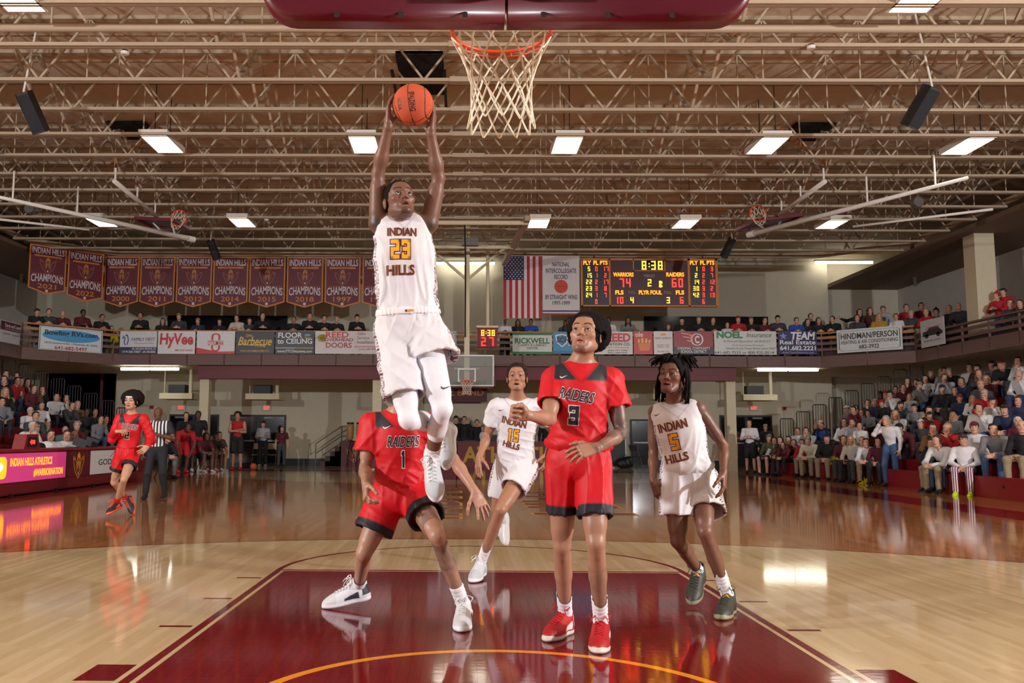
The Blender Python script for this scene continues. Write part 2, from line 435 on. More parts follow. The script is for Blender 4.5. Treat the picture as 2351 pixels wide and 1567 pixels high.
for a, b in (((-19, 9.5, -.03), (19, 36.6, 0)), ((-19, -8, -.03), (-6.9, 9.5, 0)), ((6.9, -8, -.03), (19, 9.5, 0)), ((-6.9, -8, -.03), (6.9, 1.6, 0)), ((-6.9, 1.6, -.05), (6.9, 9.5, -.012))): fm.box(a, b)
FLOOR = fm.build('floor', M_FLOOR, kind='structure')
# maple boards: the nearest three hundred are objects, the others one joined part
def build_planks():
    pw, ln = .0572, []
    r = random.Random(3)
    nx = int(13.8/pw)
    for i in range(nx):
        x = -6.9+i*pw; y = 1.6-r.random()*.6
        while y < 9.5:
            L = r.uniform(.45, 1.9); a, b = max(y, 1.6), min(y+L, 9.5)
            if b-a > .02: ln.append((x, a, b, r.random()))
            y += L
    ln.sort(key=lambda q: (q[1]+q[2])/2+abs((q[0]+.2))*.35+(9 if abs(q[0]+.15) > .62*(q[2]+2.4) else 0))
    unit = MB().box((0, 0, -.0119), (1, 1, 0)).mesh('plank'); unit.materials.append(M_FLOOR)
    g = .0006
    for x, a, b, t in ln[:300]:
        o = bpy.data.objects.new('plank', unit); COL.objects.link(o); o.parent = FLOOR
        o.location = (x+g/2, a+g/2, 0); o.scale = (pw-g, b-a-g, 1); o.color = (t, t, t, 1)
    v, f, tn = [], [], []
    for x, a, b, t in ln[300:]:
        k = len(v); x0, x1, y0, y1 = x+g/2, x+pw-g/2, a+g/2, b-g/2
        v += [(x0, y0, -.0119), (x1, y0, -.0119), (x1, y1, -.0119), (x0, y1, -.0119), (x0, y0, 0), (x1, y0, 0), (x1, y1, 0), (x0, y1, 0)]
        f += [tuple(k+i for i in q) for q in ((4, 5, 6, 7), (0, 1, 5, 4), (1, 2, 6, 5), (2, 3, 7, 6), (3, 0, 4, 7))]; tn += [t]*8
    me = bpy.data.meshes.new('planks'); me.from_pydata(v, [], f); a = me.attributes.new('tone', 'FLOAT', 'POINT'); a.data.foreach_set('value', tn)
    o = obj('plank', me, M_FLOOR, FLOOR, kind='stuff'); o.color = (0, 0, 0, 1)
build_planks()
# big painted words at mid court, read from the left sideline
for s, x, y, w, h in (('INDIAN', -.95, 14.9, 8.2, 1.5), ('HILLS', 1.75, 14.9, 6.6, 1.6)):
    letter(FLOOR, s, (x, y, .0), (0, 1, 0), (-1, 0, 0), h*.97, paint((214, 148, 40), .3), w=w*.985, bold=.035, name='floor_lettering', lift=.0015)
    letter(FLOOR, s, (x, y, .0), (0, 1, 0), (-1, 0, 0), h*.97, paint((112, 22, 28), .3), w=w*.985, bold=.008, name='floor_lettering', lift=.003)

# ------------------------------------------------------------------ walls
M_WALL = mat('painted_block', lin(206, 196, 172), .75, vary=.06, scale=3, bump=.15, bscale=30)
M_WALL2 = mat('painted_block_cool', lin(205, 200, 190), .75, vary=.06, scale=3, bump=.15, bscale=30)
M_DARK = mat('dark_glass', lin(16, 17, 20), .12, vary=.2, scale=2)
M_BEIGE = mat('beige_steel', lin(170, 152, 128), .5, vary=.08, scale=4)
M_DECK = mat('roof_deck', lin(212, 194, 166), .85, vary=.12, scale=5, bump=.3, bscale=25)
M_BLACK = mat('black_plastic', lin(20, 20, 22), .5)
M_CREAM = mat('cream_paint', lin(216, 204, 172), .6, vary=.06)
M_MARO = mat('maroon_paint', lin(104, 26, 34), .5, vary=.08)
M_BROWN = mat('brown_paint', lin(112, 84, 78), .55, vary=.1)
M_WOOD = mat('rail_wood', lin(176, 118, 66), .5, vary=.2, scale=9)
M_CHROME = mat('white_steel', lin(222, 216, 206), .35, vary=.05)
box('wall_back', (-15.2, 35, 0), (15.2, 35.3, 9.6), M_WALL, kind='structure')
for s, n in ((-1, 'left'), (1, 'right')):
    m = MB(); m.box((min(s*18.6, s*18.9), -6, 0), (max(s*18.6, s*18.9), 36.8, 9.6)); m.build('wall_'+n, M_WALL2, kind='structure')
    m = MB(); m.box((min(s*15.4, s*18.6), 35.5, 0), (max(s*15.4, s*18.6), 35.8, 9.6)); m.build('wall_back_'+n, M_WALL, kind='structure')
    m = MB(); m.box((min(s*15.2, s*15.4), 35.0, 0), (max(s*15.2, s*15.4), 35.5, 9.6)); m.build('wall_corner_'+n, M_WALL, kind='structure')
box('baseboard_back', (-15.2, 34.94, 0), (15.2, 35, .28), paint((48, 60, 52)), kind='structure')

for x0, x1, y0, y1, c in ((104, 232, 858, 1000, (132, 118, 138)), (232, 268, 846, 1000, (112, 52, 60)), (104, 268, 838, 858, (96, 34, 44))):
    a, b = at(x0, y1, 34.96), at(x1, y0, 34.96); box('wall_panel_left', (a[0], 34.93, .3), (b[0], 34.99, b[2]), paint(c, .7), kind='structure')
# ------------------------------------------------------------------ roof: deck, open-web joists, bridging
CEIL = box('ceiling', (-18.9, -3, 9.02), (18.9, 36.8, 9.2), M_DECK, kind='structure')
for i in range(22):                                   # seams of the deck boards
    y = 9.4+i*1.22
    MB().box((-15.5, y, 9.006), (15.5, y+.025, 9.02)).build('deck_seam', paint((150, 126, 98)), CEIL)
ZC, ZT = 7.75, 8.95
def build_joists():
    unit = None; hp = .9; n = 34; x0 = -15.3
    uv = MB().bar((0, 0, 0), (hp, 0, ZT-ZC), .038, .038).mesh('web_bar'); uv.materials.append(M_BEIGE)
    for k in range(13):
        y = 10.58+1.48*k
        j = MB().box((x0, y-.072, ZC), (-x0, y-.01, ZC+.06)).box((x0, y+.01, ZC), (-x0, y+.072, ZC+.06)).box((x0, y-.01, ZC+.045), (-x0, y+.01, ZC+.06)).build('joist_chord', M_BEIGE, CEIL)
        MB().box((x0, y-.07, ZT), (-x0, y+.07, ZT+.07)).build('joist_top_chord', M_BEIGE, CEIL)
        MB().box((-.42, y-.082, ZC-.01), (.34, y+.082, ZC+.085)).build('splice_plate', M_BEIGE, CEIL)
        mb = MB()
        for i in range(n):
            a = x0+i*hp
            if k < 8:
                o = bpy.data.objects.new('web_bar', uv); COL.objects.link(o); o.parent = j
                o.location = (a, y, ZC+.04) if i % 2 == 0 else (a+hp, y, ZC+.04); o.scale = (1 if i % 2 == 0 else -1, 1, 1)
            else:
                p, q = ((a, y, ZC+.04), (a+hp, y, ZT+.04)); 
                if i % 2: p, q = (a+hp, y, ZC+.04), (a, y, ZT+.04)
                mb.bar(p, q, .038, .038)
        for i in range(0, n, 2): mb.bar((x0+i*hp+hp, y, ZC+.05), (x0+i*hp+hp, y, ZT), .025, .025)
        mb.build('web_bar', M_BEIGE, j, kind='stuff')
    for k in range(12):
        y = 10.58+1.48*k
        for x in (-13.2, -8.9, -4.4, 4.4, 8.9, 13.2):
            MB().bar((x, y, ZC+.06), (x+.0, y+1.48, ZT), .05, .05).build('bridging_bar', M_BEIGE, CEIL)
            MB().bar((x+.06, y, ZT), (x+.06, y+1.48, ZC+.06), .05, .05).build('bridging_bar', M_BEIGE, CEIL)
build_joists()
# edge channel above the end balcony and raking edge beams to the side walls
PL = [(-15.3, 8.0), (-15.3, 27.7), (-13.0, 30.0), (13.0, 30.0), (15.3, 27.7), (15.3, 8.0)]
for (a, b) in zip(PL, PL[1:]):
    MB().bar((*a, 7.93), (*b, 7.93), .1, .16).build('trim_1', M_BEIGE, kind='structure')
for s in (-1, 1):
    MB().bar((s*15.3, 27.7, 8.0), (s*18.6, 34, 7.6), .12, .2).build('trim_2', M_BEIGE, kind='structure')
    MB().box((min(s*15.4, s*18.6), 8, 7.6), (max(s*15.4, s*18.6), 36.5, 7.75)).build('ceiling_shade', mat('shade_brown', lin(120, 98, 78), .8), kind='structure')  # added slab; its dark brown stands in for shade high at the sides
MB().tube([(-18, 11.7, 7.92), (18, 11.7, 7.92)], .07, 12).build('ceiling_pipe', M_BEIGE, smooth=True, label='beige gas pipe running across the roof joists nearest the camera', cat='pipe')
# columns carrying the balcony and the roof edge
def column(x, y, z1, w=.34, pad=True, label='', z0=0.):
    t = root('column', label, 'column', (x, y, z0))
    box('shaft', (x-w/2, y-w/2, z0), (x+w/2, y+w/2, z1), M_CREAM, t)
    if pad: box('pad', (x-w/2-.05, y-w/2-.05, .05), (x+w/2+.05, y+w/2+.05, 2.0), M_MARO, t)
column(-9.72, 30.6, 3.35, label='cream column under balcony behind the visiting bench', pad=False)
column(9.77, 30.6, 3.35, label='cream column under balcony beside the man in maroon shirt', pad=False)
column(-3.3, 30.6, 3.35, label='cream column with maroon pad beside the conga drums')
column(16.1, 25.2, 7.6, .62, False, 'tall cream column rising through the right balcony', 3.9)

# ------------------------------------------------------------------ ceiling lights
M_TUBE = mat('lit_diffuser', (1, 1, 1, 1), .5, emit=10., vary=0, ecol=(1, .96, .86, 1))
def panel_light(x, y, lab):
    t = root('ceiling_light', lab, 'ceiling light', (x, y, ZC), 'ceiling light panels')
    b = MB()
    for q in (((x-.32, y-.63, ZC), (x+.32, y-.60, ZC+.1)), ((x-.32, y+.60, ZC), (x+.32, y+.63, ZC+.1)), ((x-.32, y-.6, ZC), (x-.29, y+.6, ZC+.1)), ((x+.29, y-.6, ZC), (x+.32, y+.6, ZC+.1)), ((x-.32, y-.63, ZC+.1), (x+.32, y+.63, ZC+.13))): b.box(*q)
    b.build('housing', M_CHROME, t)
    box('diffuser', (x-.29, y-.6, ZC+.01), (x+.29, y+.6, ZC+.03), M_TUBE, t)
    for s in (-1, 1): MB().tube([(x, y+s*.5, ZC+.13), (x, y+s*.5, 9.02)], .01, 6).build('hanger', M_BLACK, t)
rn = ('nearest', 'middle', 'farthest'); cn = ('far left', 'left', 'centre left', 'centre right', 'right', 'far right')
for r, y in enumerate((10.2, 17.08, 24.4)):
    for c, x in enumerate((-11.35, -6.98, -2.4, 2.18, 6.7, 11.2)):
        if r == 0 and c not in (1, 4): continue
        panel_light(x, y, 'lit white ceiling panel in the %s row, %s' % (rn[r], cn[c]))
M_TUBE2 = mat('lit_tube', (1, 1, 1, 1), .5, emit=14., vary=0, ecol=(1, .97, .84, 1))
def strip_light(p0, p1, lab):
    p0, p1 = np.array(p0), np.array(p1); c = (p0+p1)/2; t = root('strip_light', lab, 'strip light', c)
    MB().bar(p0+(0, 0, .09), p1+(0, 0, .09), .16, .06).build('housing', M_CHROME, t)
    d = (p1-p0)/np.linalg.norm(p1-p0)
    for a, b in ((p0+d*.03, c-d*.03), (c+d*.03, p1-d*.03)): MB().tube([a, b], .045, 8).build('tube', M_TUBE2, t)
strip_light(at(276, 847, 30.9), at(412, 847, 30.9), 'lit fluorescent strip under the balcony above the visiting bench')
strip_light(at(1738, 849, 30.7), at(1880, 849, 30.7), 'lit fluorescent strip under the balcony above the right exit doors')
strip_light(at(1001, 605, 34.6), at(1137, 605, 34.6), 'lit fluorescent strip on the upper wall behind the far basket mast')
strip_light(at(1870, 603, 34.6), at(2005, 603, 34.6), 'lit fluorescent strip on the upper right corner wall')

# ------------------------------------------------------------------ loudspeakers, detectors, ceiling opening
def loudspeaker(px, py, Y, s, lean, lab):
    c = at(px, py, Y); t = root('loudspeaker', lab, 'loudspeaker', c)
    R = Matrix.Rotation(lean*.55, 3, 'Y') @ Matrix.Rotation(.5, 3, 'X'); b = MB()
    poly = [(-.24, -.12), (-.12, -.3), (.2, -.3), (.24, .1), (.1, .3), (-.2, .3)]
    h = .62*s
    ex, ey, en = (np.array(R @ Vector(q)) for q in ((1, 0, 0), (0, 1, 0), (0, 0, 1)))
    b.prism([(x*s, y*s) for x, y in poly], c-en*h, ex, ey, en, 2*h); b.build('cabinet', M_BLACK, t)
    g = MB().prism([(-.12*s, -.31*s), (.2*s, -.31*s), (.2*s, -.3*s), (-.12*s, -.3*s)], c-en*h*.9, ex, ey, en, 1.8*h); g.build('grille', mat('speaker_cloth', lin(30, 31, 36), .9), t)
    MB().tube([c+en*h, (c[0], c[1], 9.02)], .02, 6).build('hanger', M_CHROME, t)
loudspeaker(75, 258, 13.7, .62, -.55, 'black loudspeaker hung from the near roof joists, upper left')
loudspeaker(2113, 246, 13.4, .62, .75, 'black loudspeaker hung from the near roof joists, upper right')
loudspeaker(491, 573, 26, .52, -.5, 'small black loudspeaker hanging above the champions banners')
loudspeaker(1671, 569, 26, .52, .7, 'small black loudspeaker hanging right of the scoreboard')
for px, py, lab in ((287, 119, 'white smoke detector on the second joist, left'), (1862, 106, 'white smoke detector on the second joist, right'), (612, 503, 'white smoke detector beside the farthest light row, left')):
    c = atz(px, py, ZC-.02); t = root('smoke_detector', lab, 'smoke detector', c)
    MB().lathe([(.055, -.05), (.07, -.03), (.07, 0)], c, 14).build('body', M_CHROME, t); MB().lathe([(.05, 0), (.05, .03)], c, 12).build('base', M_BLACK, t)
vc = root('ceiling_opening', 'square black opening in the roof deck above the ball', 'vent', (-1.05, 16.0, 8.9))
box('shaft', (-1.55, 14.95, 8.93), (-.58, 17.1, 9.0), mat('void', lin(8, 8, 8), .9, vary=0), vc)
for x in (-1.62, -.55): MB().bar((x, 15, 8.6), (x, 17, 8.6), .06, .06).build('rail', M_BLACK, vc)
for s in (-1, 1):
    o = root('duct_opening', 'dark slanted duct opening in the roof deck, %s of the court' % ('left' if s < 0 else 'right'), 'vent', (s*8.6, 19.6, 8.9))
    box('shaft', (s*8.6-.5, 19.0, 8.93), (s*8.6+.5, 20.2, 9.0), MATS['void'], o); MB().bar((s*8.6-.9*s, 19, 8.8), (s*8.6+.9*s, 20.5, 8.4), .09, .09).build('brace', M_WOOD, o)

# ------------------------------------------------------------------ people
M_SKIN = mat('skin', src='attr', rough=.42, vary=.1, scale=26, spec=.42, bump=.035, bscale=170)
M_CLOTH = mat('jersey_cloth', src='attr', rough=.55, vary=.03, scale=30, spec=.35, bump=.08, bscale=220)
M_HAIR = mat('hair', src='attr', rough=.8, spec=.15, vary=.25, scale=60, bump=.5, bscale=160)
M_RUBBER = mat('shoe', src='attr', rough=.5, vary=.05, scale=40, bump=.12, bscale=160)
M_EYE = mat('eye', src='attr', rough=.08, vary=0)
M_LACE = {}
def frame_from(yaw, pitch, roll):
    """head frame: x to the picture's right, f forward, u up; yaw to the right, pitch up, degrees"""
    y, p, r = (math.radians(a) for a in (yaw, pitch, roll))
    f = np.array((math.sin(y)*math.cos(p), -math.cos(y)*math.cos(p), math.sin(p)))
    x = nrm(np.cross((0, 0, 1), f)); u = np.cross(f, x)
    x, u = x*math.cos(r)-u*math.sin(r), u*math.cos(r)+x*math.sin(r)
    return np.array((x, f, u))
def head_field(Fd, C, R, s, mouth=.2, jaw=1., nose=1., ears=True, k=1.):
    g = lambda x, y, z: C+s*(R[0]*x+R[1]*y+R[2]*z)
    el = lambda c, r, kk, mode='u': Fd.el(g(*c), np.array(r)*s, kk*s*k, R, mode)
    rc = lambda a, b, r1, r2, kk, mode='u': Fd.rc(g(*a), g(*b), r1*s, r2*s, kk*s*k, mode)
    el((0, -.018, .034), (.074, .096, .083), .02)
    el((0, .03, -.025), (.060, .061, .085), .03)
    el((0, .02, .045), (.066, .072, .055), .03)
    for m in (-1, 1):
        rc((m*.048, -.004, -.058), (m*.022, .07, -.1), .020*jaw, .017*jaw, .028)
        el((m*.044, .062, -.022), (.022, .02, .018), .02)
        rc((m*.012, .088, .022), (m*.046, .066, .024), .0105, .009, .018)
    el((0, .08, -.1), (.021, .018, .018), .02)
    rc((0, .085, .012), (0, .1035, -.027), .0075*nose, .0102*nose, .012)
    for m in (-1, 1):
        el((m*.0130*nose, .095, -.032), (.0085*nose, .010, .0078), .006)
        el((m*.033, .098, -.001), (.017, .014, .0105), .012, 'c')
        # lids around the eyeball
        el((m*.033, .0785, .0015), (.0165, .0135, .0125), .006)
        el((m*.033, .094, -.0006), (.0124, .02, .0036), .004, 'c')
    rc((-.025, .080, -.0635), (0, .0945, -.059), .005, .0078, .006); rc((.025, .080, -.0635), (0, .0945, -.059), .005, .0078, .006)
    rc((-.021, .081, -.0705-.010*mouth), (.021, .081, -.0705-.010*mouth), .006, .006, .006); el((0, .0895, -.0735-.012*mouth), (.017, .009, .0082), .006)
    el((0, .098, -.0668-.005*mouth), (.0245, .02, .0018+.0075*mouth), .003, 'c')
    if ears:
        for m in (-1, 1):
            el((m*.077, -.014, -.008), (.009, .02, .031), .008); el((m*.086, -.008, -.004), (.008, .011, .018), .004, 'c')
    return g
def head_colour(V, C, R, s, tone, beard=0., scalp=None, hairline=.066, brow=1., lip=None, goatee=0., fade=False):
    q = ((V-C) @ R.T)/s; x, y, z = q.T; ax = np.abs(x)
    c = np.tile(L3(tone), (len(V), 1))
    tone = np.array(tone, float)
    def blend(w, col):
        w = np.clip(w, 0, 1)[:, None]; c[:] = c*(1-w)+L3(col)*w
    sm = lambda a, lo, hi: np.clip((a-lo)/(hi-lo), 0, 1)
    blend(.35*np.exp(-(((ax-.04)/.02)**2+((y-.075)/.03)**2+((z+.028)/.018)**2)), np.clip(tone*1.12+(14, 0, 0), 0, 255))
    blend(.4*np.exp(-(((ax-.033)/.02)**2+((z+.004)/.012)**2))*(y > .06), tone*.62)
    lipc = lip or np.clip(tone*.78+(26, 0, 4), 0, 255)
    inmouth = (y > .075) & (ax < .026)
    blend(sm(.030-ax, 0, .004)*sm(z+.083, 0, .004)*sm(-.0535-z, 0, .003)*(y > .078), lipc)
    blend(((np.abs(z+.068) < .006) & (ax < .02) & (y < .0845) & (y > .05)).astype(float), (38, 14, 14))
    arch = .0235+.008*np.exp(-((ax-.036)/.016)**2)
    blend(brow*.92*sm(.0058-np.abs(z-arch), 0, .003)*sm(ax, .010, .015)*sm(.054-ax, 0, .006)*(y > .045), (26, 18, 16))
    nz = .7+.3*np.sin(900*x+5*np.sin(700*z))*np.sin(800*z+400*y)
    blend(.75*np.exp(-((z-.0052)/.0022)**2)*sm(ax, .018, .022)*sm(.049-ax, 0, .004)*(y > .07), (24, 16, 14)); blend(.3*np.exp(-((z+.0062)/.002)**2)*sm(ax, .02, .024)*sm(.047-ax, 0, .004)*(y > .07), (40, 26, 22))
    if goatee:
        blend(goatee*.72*sm(.034-ax, 0, .016)*sm(-.084-z, 0, .014)*(y > .03)*nz, (30, 23, 20))
        blend(goatee*.4*sm(.028-ax, 0, .008)*sm(.0045-np.abs(z+.049), 0, .003)*(y > .08), (24, 18, 16))
    if beard:
        jawl = sm(-.055-z-.35*np.clip(y-.05, 0, 1), 0, .03)*sm(z+.125, 0, .01)*sm(ax+y*.2, .03, .045)
        blend(beard*.8*jawl*(y > -.02)*nz, (32, 25, 22)); blend(beard*.5*sm(.006-np.abs(ax-.066), 0, .008)*sm(.02-z, 0, .01)*(y > -.005)*(y < .03)*(z > -.06), (26, 20, 18))
    if scalp is not None:
        hl = sm(z-hairline-.0*y, 0, .006)*1.
        side = sm(.032-y, 0, .006)*sm(z+.0+.3*y, 0, .012)
        back = sm(-.03-y, 0, .01)*sm(z+.06, 0, .015)
        w = np.clip(hl+side+back, 0, 1)*((ax < .072) | (y < -.03) | (z > .03))
        if fade: w = w*(.55+.45*sm(z, .03, .07))
        blend(w, scalp)
    return c
def eyes(C, R, s, gaze, parent, iris=(40, 24, 16)):
    for m in (-1, 1):
        c = C+s*(R[0]*m*.033+R[1]*.0785+R[2]*0.)
        b = bmesh.new(); bmesh.ops.create_uvsphere(b, u_segments=16, v_segments=12, radius=.0125*s); me = bpy.data.meshes.new('eye'); b.to_mesh(me); b.free()
        V = np.array([v.co for v in me.vertices]); d = V/np.linalg.norm(V, axis=1)[:, None] @ nrm(gaze)
        col = np.tile(L3(196, 186, 178), (len(V), 1)); col[d > .74] = L3(iris); col[d > .92] = L3(8, 6, 6)
        me.transform(Matrix.Translation(Vector(c))); a = me.attributes.new('Col', 'FLOAT_COLOR', 'POINT'); q = np.ones((len(V), 4), np.float32); q[:, :3] = col; a.data.foreach_set('color', q.ravel())
        me.polygons.foreach_set('use_smooth', [True]*len(me.polygons)); obj('eye', me, M_EYE, parent)
def arm_field(Fd, S, E, Wr, s=1., k=.02):
    S, E, Wr = (np.array(q, float) for q in (S, E, Wr)); d = nrm(E-S); l = np.linalg.norm(E-S)
    Fd.el(S, np.array((.062, .06, .066))*s, .03*s)
    Fd.rc(S, E, .05*s, .0385*s, k*s)
    Fd.rc(S+d*l*.25, S+d*l*.7, .052*s, .047*s, .03*s)
    d2 = Wr-E
    Fd.rc(E, E+d2*.35, .0385*s, .043*s, .02*s); Fd.rc(E+d2*.3, E+d2*.95, .043*s, .0275*s, .02*s); Fd.rc(E+d2*.9, Wr+nrm(d2)*.015*s, .0278*s, .027*s, .012*s)
def leg_field(Fd, Hp, K, A, fwd, s=1.):
    Hp, K, A = (np.array(q, float) for q in (Hp, K, A)); d = nrm(K-Hp); e = nrm(A-K)
    bk = -(np.array(fwd)-e*(np.array(fwd)@e)); bk = nrm(bk+.6*nrm((Hp-K)-e*((Hp-K)@e)+1e-9)*min(1, 2*np.linalg.norm(np.cross(d, e))))
    bk = nrm(bk-e*(bk@e)); l = np.linalg.norm(K-Hp); m = np.linalg.norm(A-K)
    Fd.rc(Hp, K, .088*s, .054*s, .03*s)
    Fd.rc(Hp+d*l*.2-bk*.01, Hp+d*l*.75-bk*.012, .082*s, .064*s, .04*s)
    lat = np.cross(d, bk)
    for q in (-1, 1): Fd.el(K-d*.075*s+lat*q*.028*s-bk*.02*s, np.array((.03, .03, .05))*s, .03*s)
    Fd.el(K-bk*.024*s, np.array((.036, .036, .042))*s, .025*s); Fd.el(K-bk*.03*s+e*.055*s, np.array((.022, .022, .03))*s, .025*s)
    Fd.rc(K, A, .05*s, .035*s, .025*s)
    Fd.rc(K+e*m*.13+bk*.016*s, K+e*m*.42+bk*.018*s, .045*s, .049*s, .03*s); Fd.rc(K+e*m*.42+bk*.017*s, K+e*m*.75+bk*.006*s, .047*s, .034*s, .03*s)
    Fd.rc(K-bk*.022*s+e*.03, K+e*m*.8-bk*.006*s, .026*s, .022*s, .03*s)
    Fd.el(A, np.array((.04, .04, .042))*s, .02*s); Fd.rc(A, A+e*.05*s, .034*s, .036*s, .02*s)
def torso_field(Fd, T, grow=0., k=.05):
    """T: dict P pelvis, N neck base, R rows (lat, fwd, up), sl, sr shoulders, s scale"""
    P, N, R, s = T['P'], T['N'], T['R'], T['s']; L = N-P
    def el(t, r, dy=0.): Fd.el(P+L*t+R[1]*dy*s, (np.array(r)+grow)*s, k*s, R)
    el(.02, (.155, .105, .12)); el(.35, (.13, .092, .15)); el(.68, (.158, .108, .17), .005); el(.84, (.14, .09, .1))
    c = P+L*.9; Fd.rc(T['sl']*.75+c*.25, T['sr']*.75+c*.25, (.055+grow)*s, (.055+grow)*s, .05*s)
    return el
def hand_field(W, d, n, t, curl, s=1., spread=.12, thumb=(.62, .7, .25), h=.0036, tc=(.25, .3), fore=None, Fd=None, fr=.026):
    """wrist W, direction d, palm normal n, thumb side t; curl: four lists of three bend angles"""
    d = nrm(d); n = nrm(np.array(n)-d*(np.array(n)@d)); t0 = np.cross(d, n); t = t0 if t0@np.array(t) > 0 else -t0
    own = Fd is None; Fd = Field(W-.23*s, W+.23*s, h) if own else Fd; g = lambda a, b, c: W+s*(d*a+t*b+n*c)
    if fore is not None: Fd.rc(W+nrm(fore)*.05*s, W, fr+.0015, fr, .01)
    Fd.rc(W-d*.01*s, g(.03, 0, 0), min(fr, .026*s), .022*s, .015)
    for o, r in ((.030, .0125), (.010, .0135), (-.011, .013), (-.029, .0115)): Fd.rc(g(.015, o*.6, 0), g(.09, o, -.002), .015*s, r*s, .012*s)
    Fd.el(g(.035, .022, .012), np.array((.022, .022, .022))*s, .015*s)
    for i, (o, L) in enumerate(((.031, .076), (.010, .084), (-.011, .078), (-.030, .060))):
        c = curl[i]; p = g(.092-.004*abs(i-1), o, -.001); a = 0.; sd = (o/.03)*spread; r = .0092 if i < 3 else .0082
        for j, fr in enumerate((.44, .31, .25)):
            a += c[j]; v = nrm(d*math.cos(a)+n*math.sin(a)+t*sd); q = p+v*L*fr*s; Fd.rc(p, q, r*s, (r-.0007)*s, .004*s); p = q; r -= .0007
    p = g(.025, .028, .006); v = nrm(d*thumb[0]+t*thumb[1]+n*thumb[2]); a = 0
    for j, (L, r) in enumerate(((.046, .0125), (.034, .0105), (.028, .0092))):
        if j: v = nrm(v+tc[j-1]*(d*.6-t*.8+n*.5))
        q = p+v*L*s; Fd.rc(p, q, r*s, (r-.001)*s, .008*s); p = q
    return Fd.mesh() if own else None
def wave(seed, amp, freq, dirs):
    r = random.Random(seed); D = [(np.array(nrm(q)), r.uniform(0, 6.28), r.uniform(.7, 1.4)) for q in dirs]
    def fn(X, Y, Z):
        o = 0
        for a, ph, m in D:
            u = X*a[0]+Y*a[1]+Z*a[2]; b = np.cross(a, (.3, .5, .8)); v = X*b[0]+Y*b[1]+Z*b[2]
            w = np.sin(freq*m*u+ph+1.7*np.sin(freq*.37*v+ph*2)+.8*np.sin(freq*.61*(u*.4-v)+1.3*ph)); o = o+np.sign(w)*np.abs(w)**1.0*(.6+.4*np.sin(freq*.3*v+ph*3))
        return amp*o/len(D)
    return fn
def folds(seed, amp, freq, dirs, wt=None):
    """cloth folds: rounded ridges raised outwards only"""
    r = random.Random(seed); D = [(np.array(nrm(q)), r.uniform(0, 6.28), r.uniform(.75, 1.3)) for q in dirs]
    def fn(X, Y, Z):
        o = 0
        for a, ph, m in D:
            u = X*a[0]+Y*a[1]+Z*a[2]; b = nrm(np.cross(a, (.3, .5, .8))); v = X*b[0]+Y*b[1]+Z*b[2]; e = nrm(np.cross(a, b)); q = X*e[0]+Y*e[1]+Z*e[2]
            w = np.sin(freq*m*u+ph+1.5*np.sin(freq*.23*v+ph*2)+1.1*np.sin(freq*.31*q+1.3*ph)); k = np.clip(.55+.45*np.sin(freq*.21*v+ph*3+.7*np.sin(freq*.2*q)), 0, 1)
            o = np.maximum(o, (1-np.abs(w))**1.6*k)
        o = -amp*o
        return o if wt is None else o*wt(X, Y, Z)
    return fn
# ---- a basketball shoe in its own frame: heel at x=0, toe at x=.31, sole on z=0
def shoe_mesh(name, upper, sole, accent, collar, tongue=None, hightop=.0):
    Fd = Field((-.03, -.075, -.01), (.335, .075, .19+hightop), .0042)
    Fd.el((.04, 0, .04), (.06, .043, .065), .03); Fd.el((.13, -.003, .035), (.1, .042, .055), .03); Fd.el((.215, .003, .028), (.098, .052, .047), .03)
    Fd.rc((.215, 0, .034), (.09, 0, .085), .042, .044, .04); Fd.rc((.05, 0, .05), (.035, 0, .118+hightop), .046, .043, .03)
    Fd.rc((.115, 0, .098), (.075, 0, .150+hightop), .021, .018, .02)
    Fd.rc((.05, 0, .115+hightop), (.03, 0, .24), .034, .04, .008, 'c')
    for c, r in (((.045, 0), (.062, .045)), ((.13, 0), (.09, .044)), ((.21, .003), (.108, .056))): Fd.el((*c, .012), (*r, .024), .015)
    Fd.cut((0, 0, .0), (0, 0, -1), .004)
    V, F = Fd.mesh(); x, y, z = V.T
    c = np.tile(L3(upper), (len(V), 1))
    def bl(w, q): c[w] = L3(q)
    bl((x > .215) & (z > .03), np.array(upper)*.94); bl((np.abs(y) > .024) & (x > .06) & (x < .16) & (z > .035) & (z < .03+.32*(.22-x)), accent)
    bl((x < .035) & (z > .05), accent); bl((z > .112+hightop), collar)
    if tongue: bl((x > .055) & (x < .13) & (np.abs(y) < .024) & (z > .1), tongue)
    bl(z < .026+.010*np.clip((x-.26)/.04, 0, 1), sole); bl((z < .012), np.array(sole)*.86)
    me = np_mesh(name, V, F, c); return me
def shoe_laces(me):
    bv = BVHTree.FromPolygons([v.co[:] for v in me.vertices], [p.vertices[:] for p in me.polygons]); mb = MB()
    def top(x, y):
        h = bv.ray_cast(Vector((x, y, .4)), Vector((0, 0, -1)))[0]; return np.array((x, y, (h.z if h else .06)+.003))
    for i in range(6):
        x = .1+i*.022
        for m in (-1, 1): mb.tube([top(x+m*.000+(q+.5)*.011*m, (q)*.027) for q in np.linspace(-1, 1, 6)], .0028, 6)
    c = top(.092, 0)+(0, 0, .004)
    for m in (-1, 1):
        mb.tube([c, c+(.0, m*.03, .014), c+(.018, m*.06, .004), c+(.036, m*.05, -.016), c+(.018, m*.022, -.004), c], .0028, 6)
        mb.tube([c, c+(.02, m*.02, .008), c+(.05, m*.042, -.014), c+(.06, m*.05, -.03)], .0028, 6)
    return mb.mesh('laces', True)
SHOES = {}
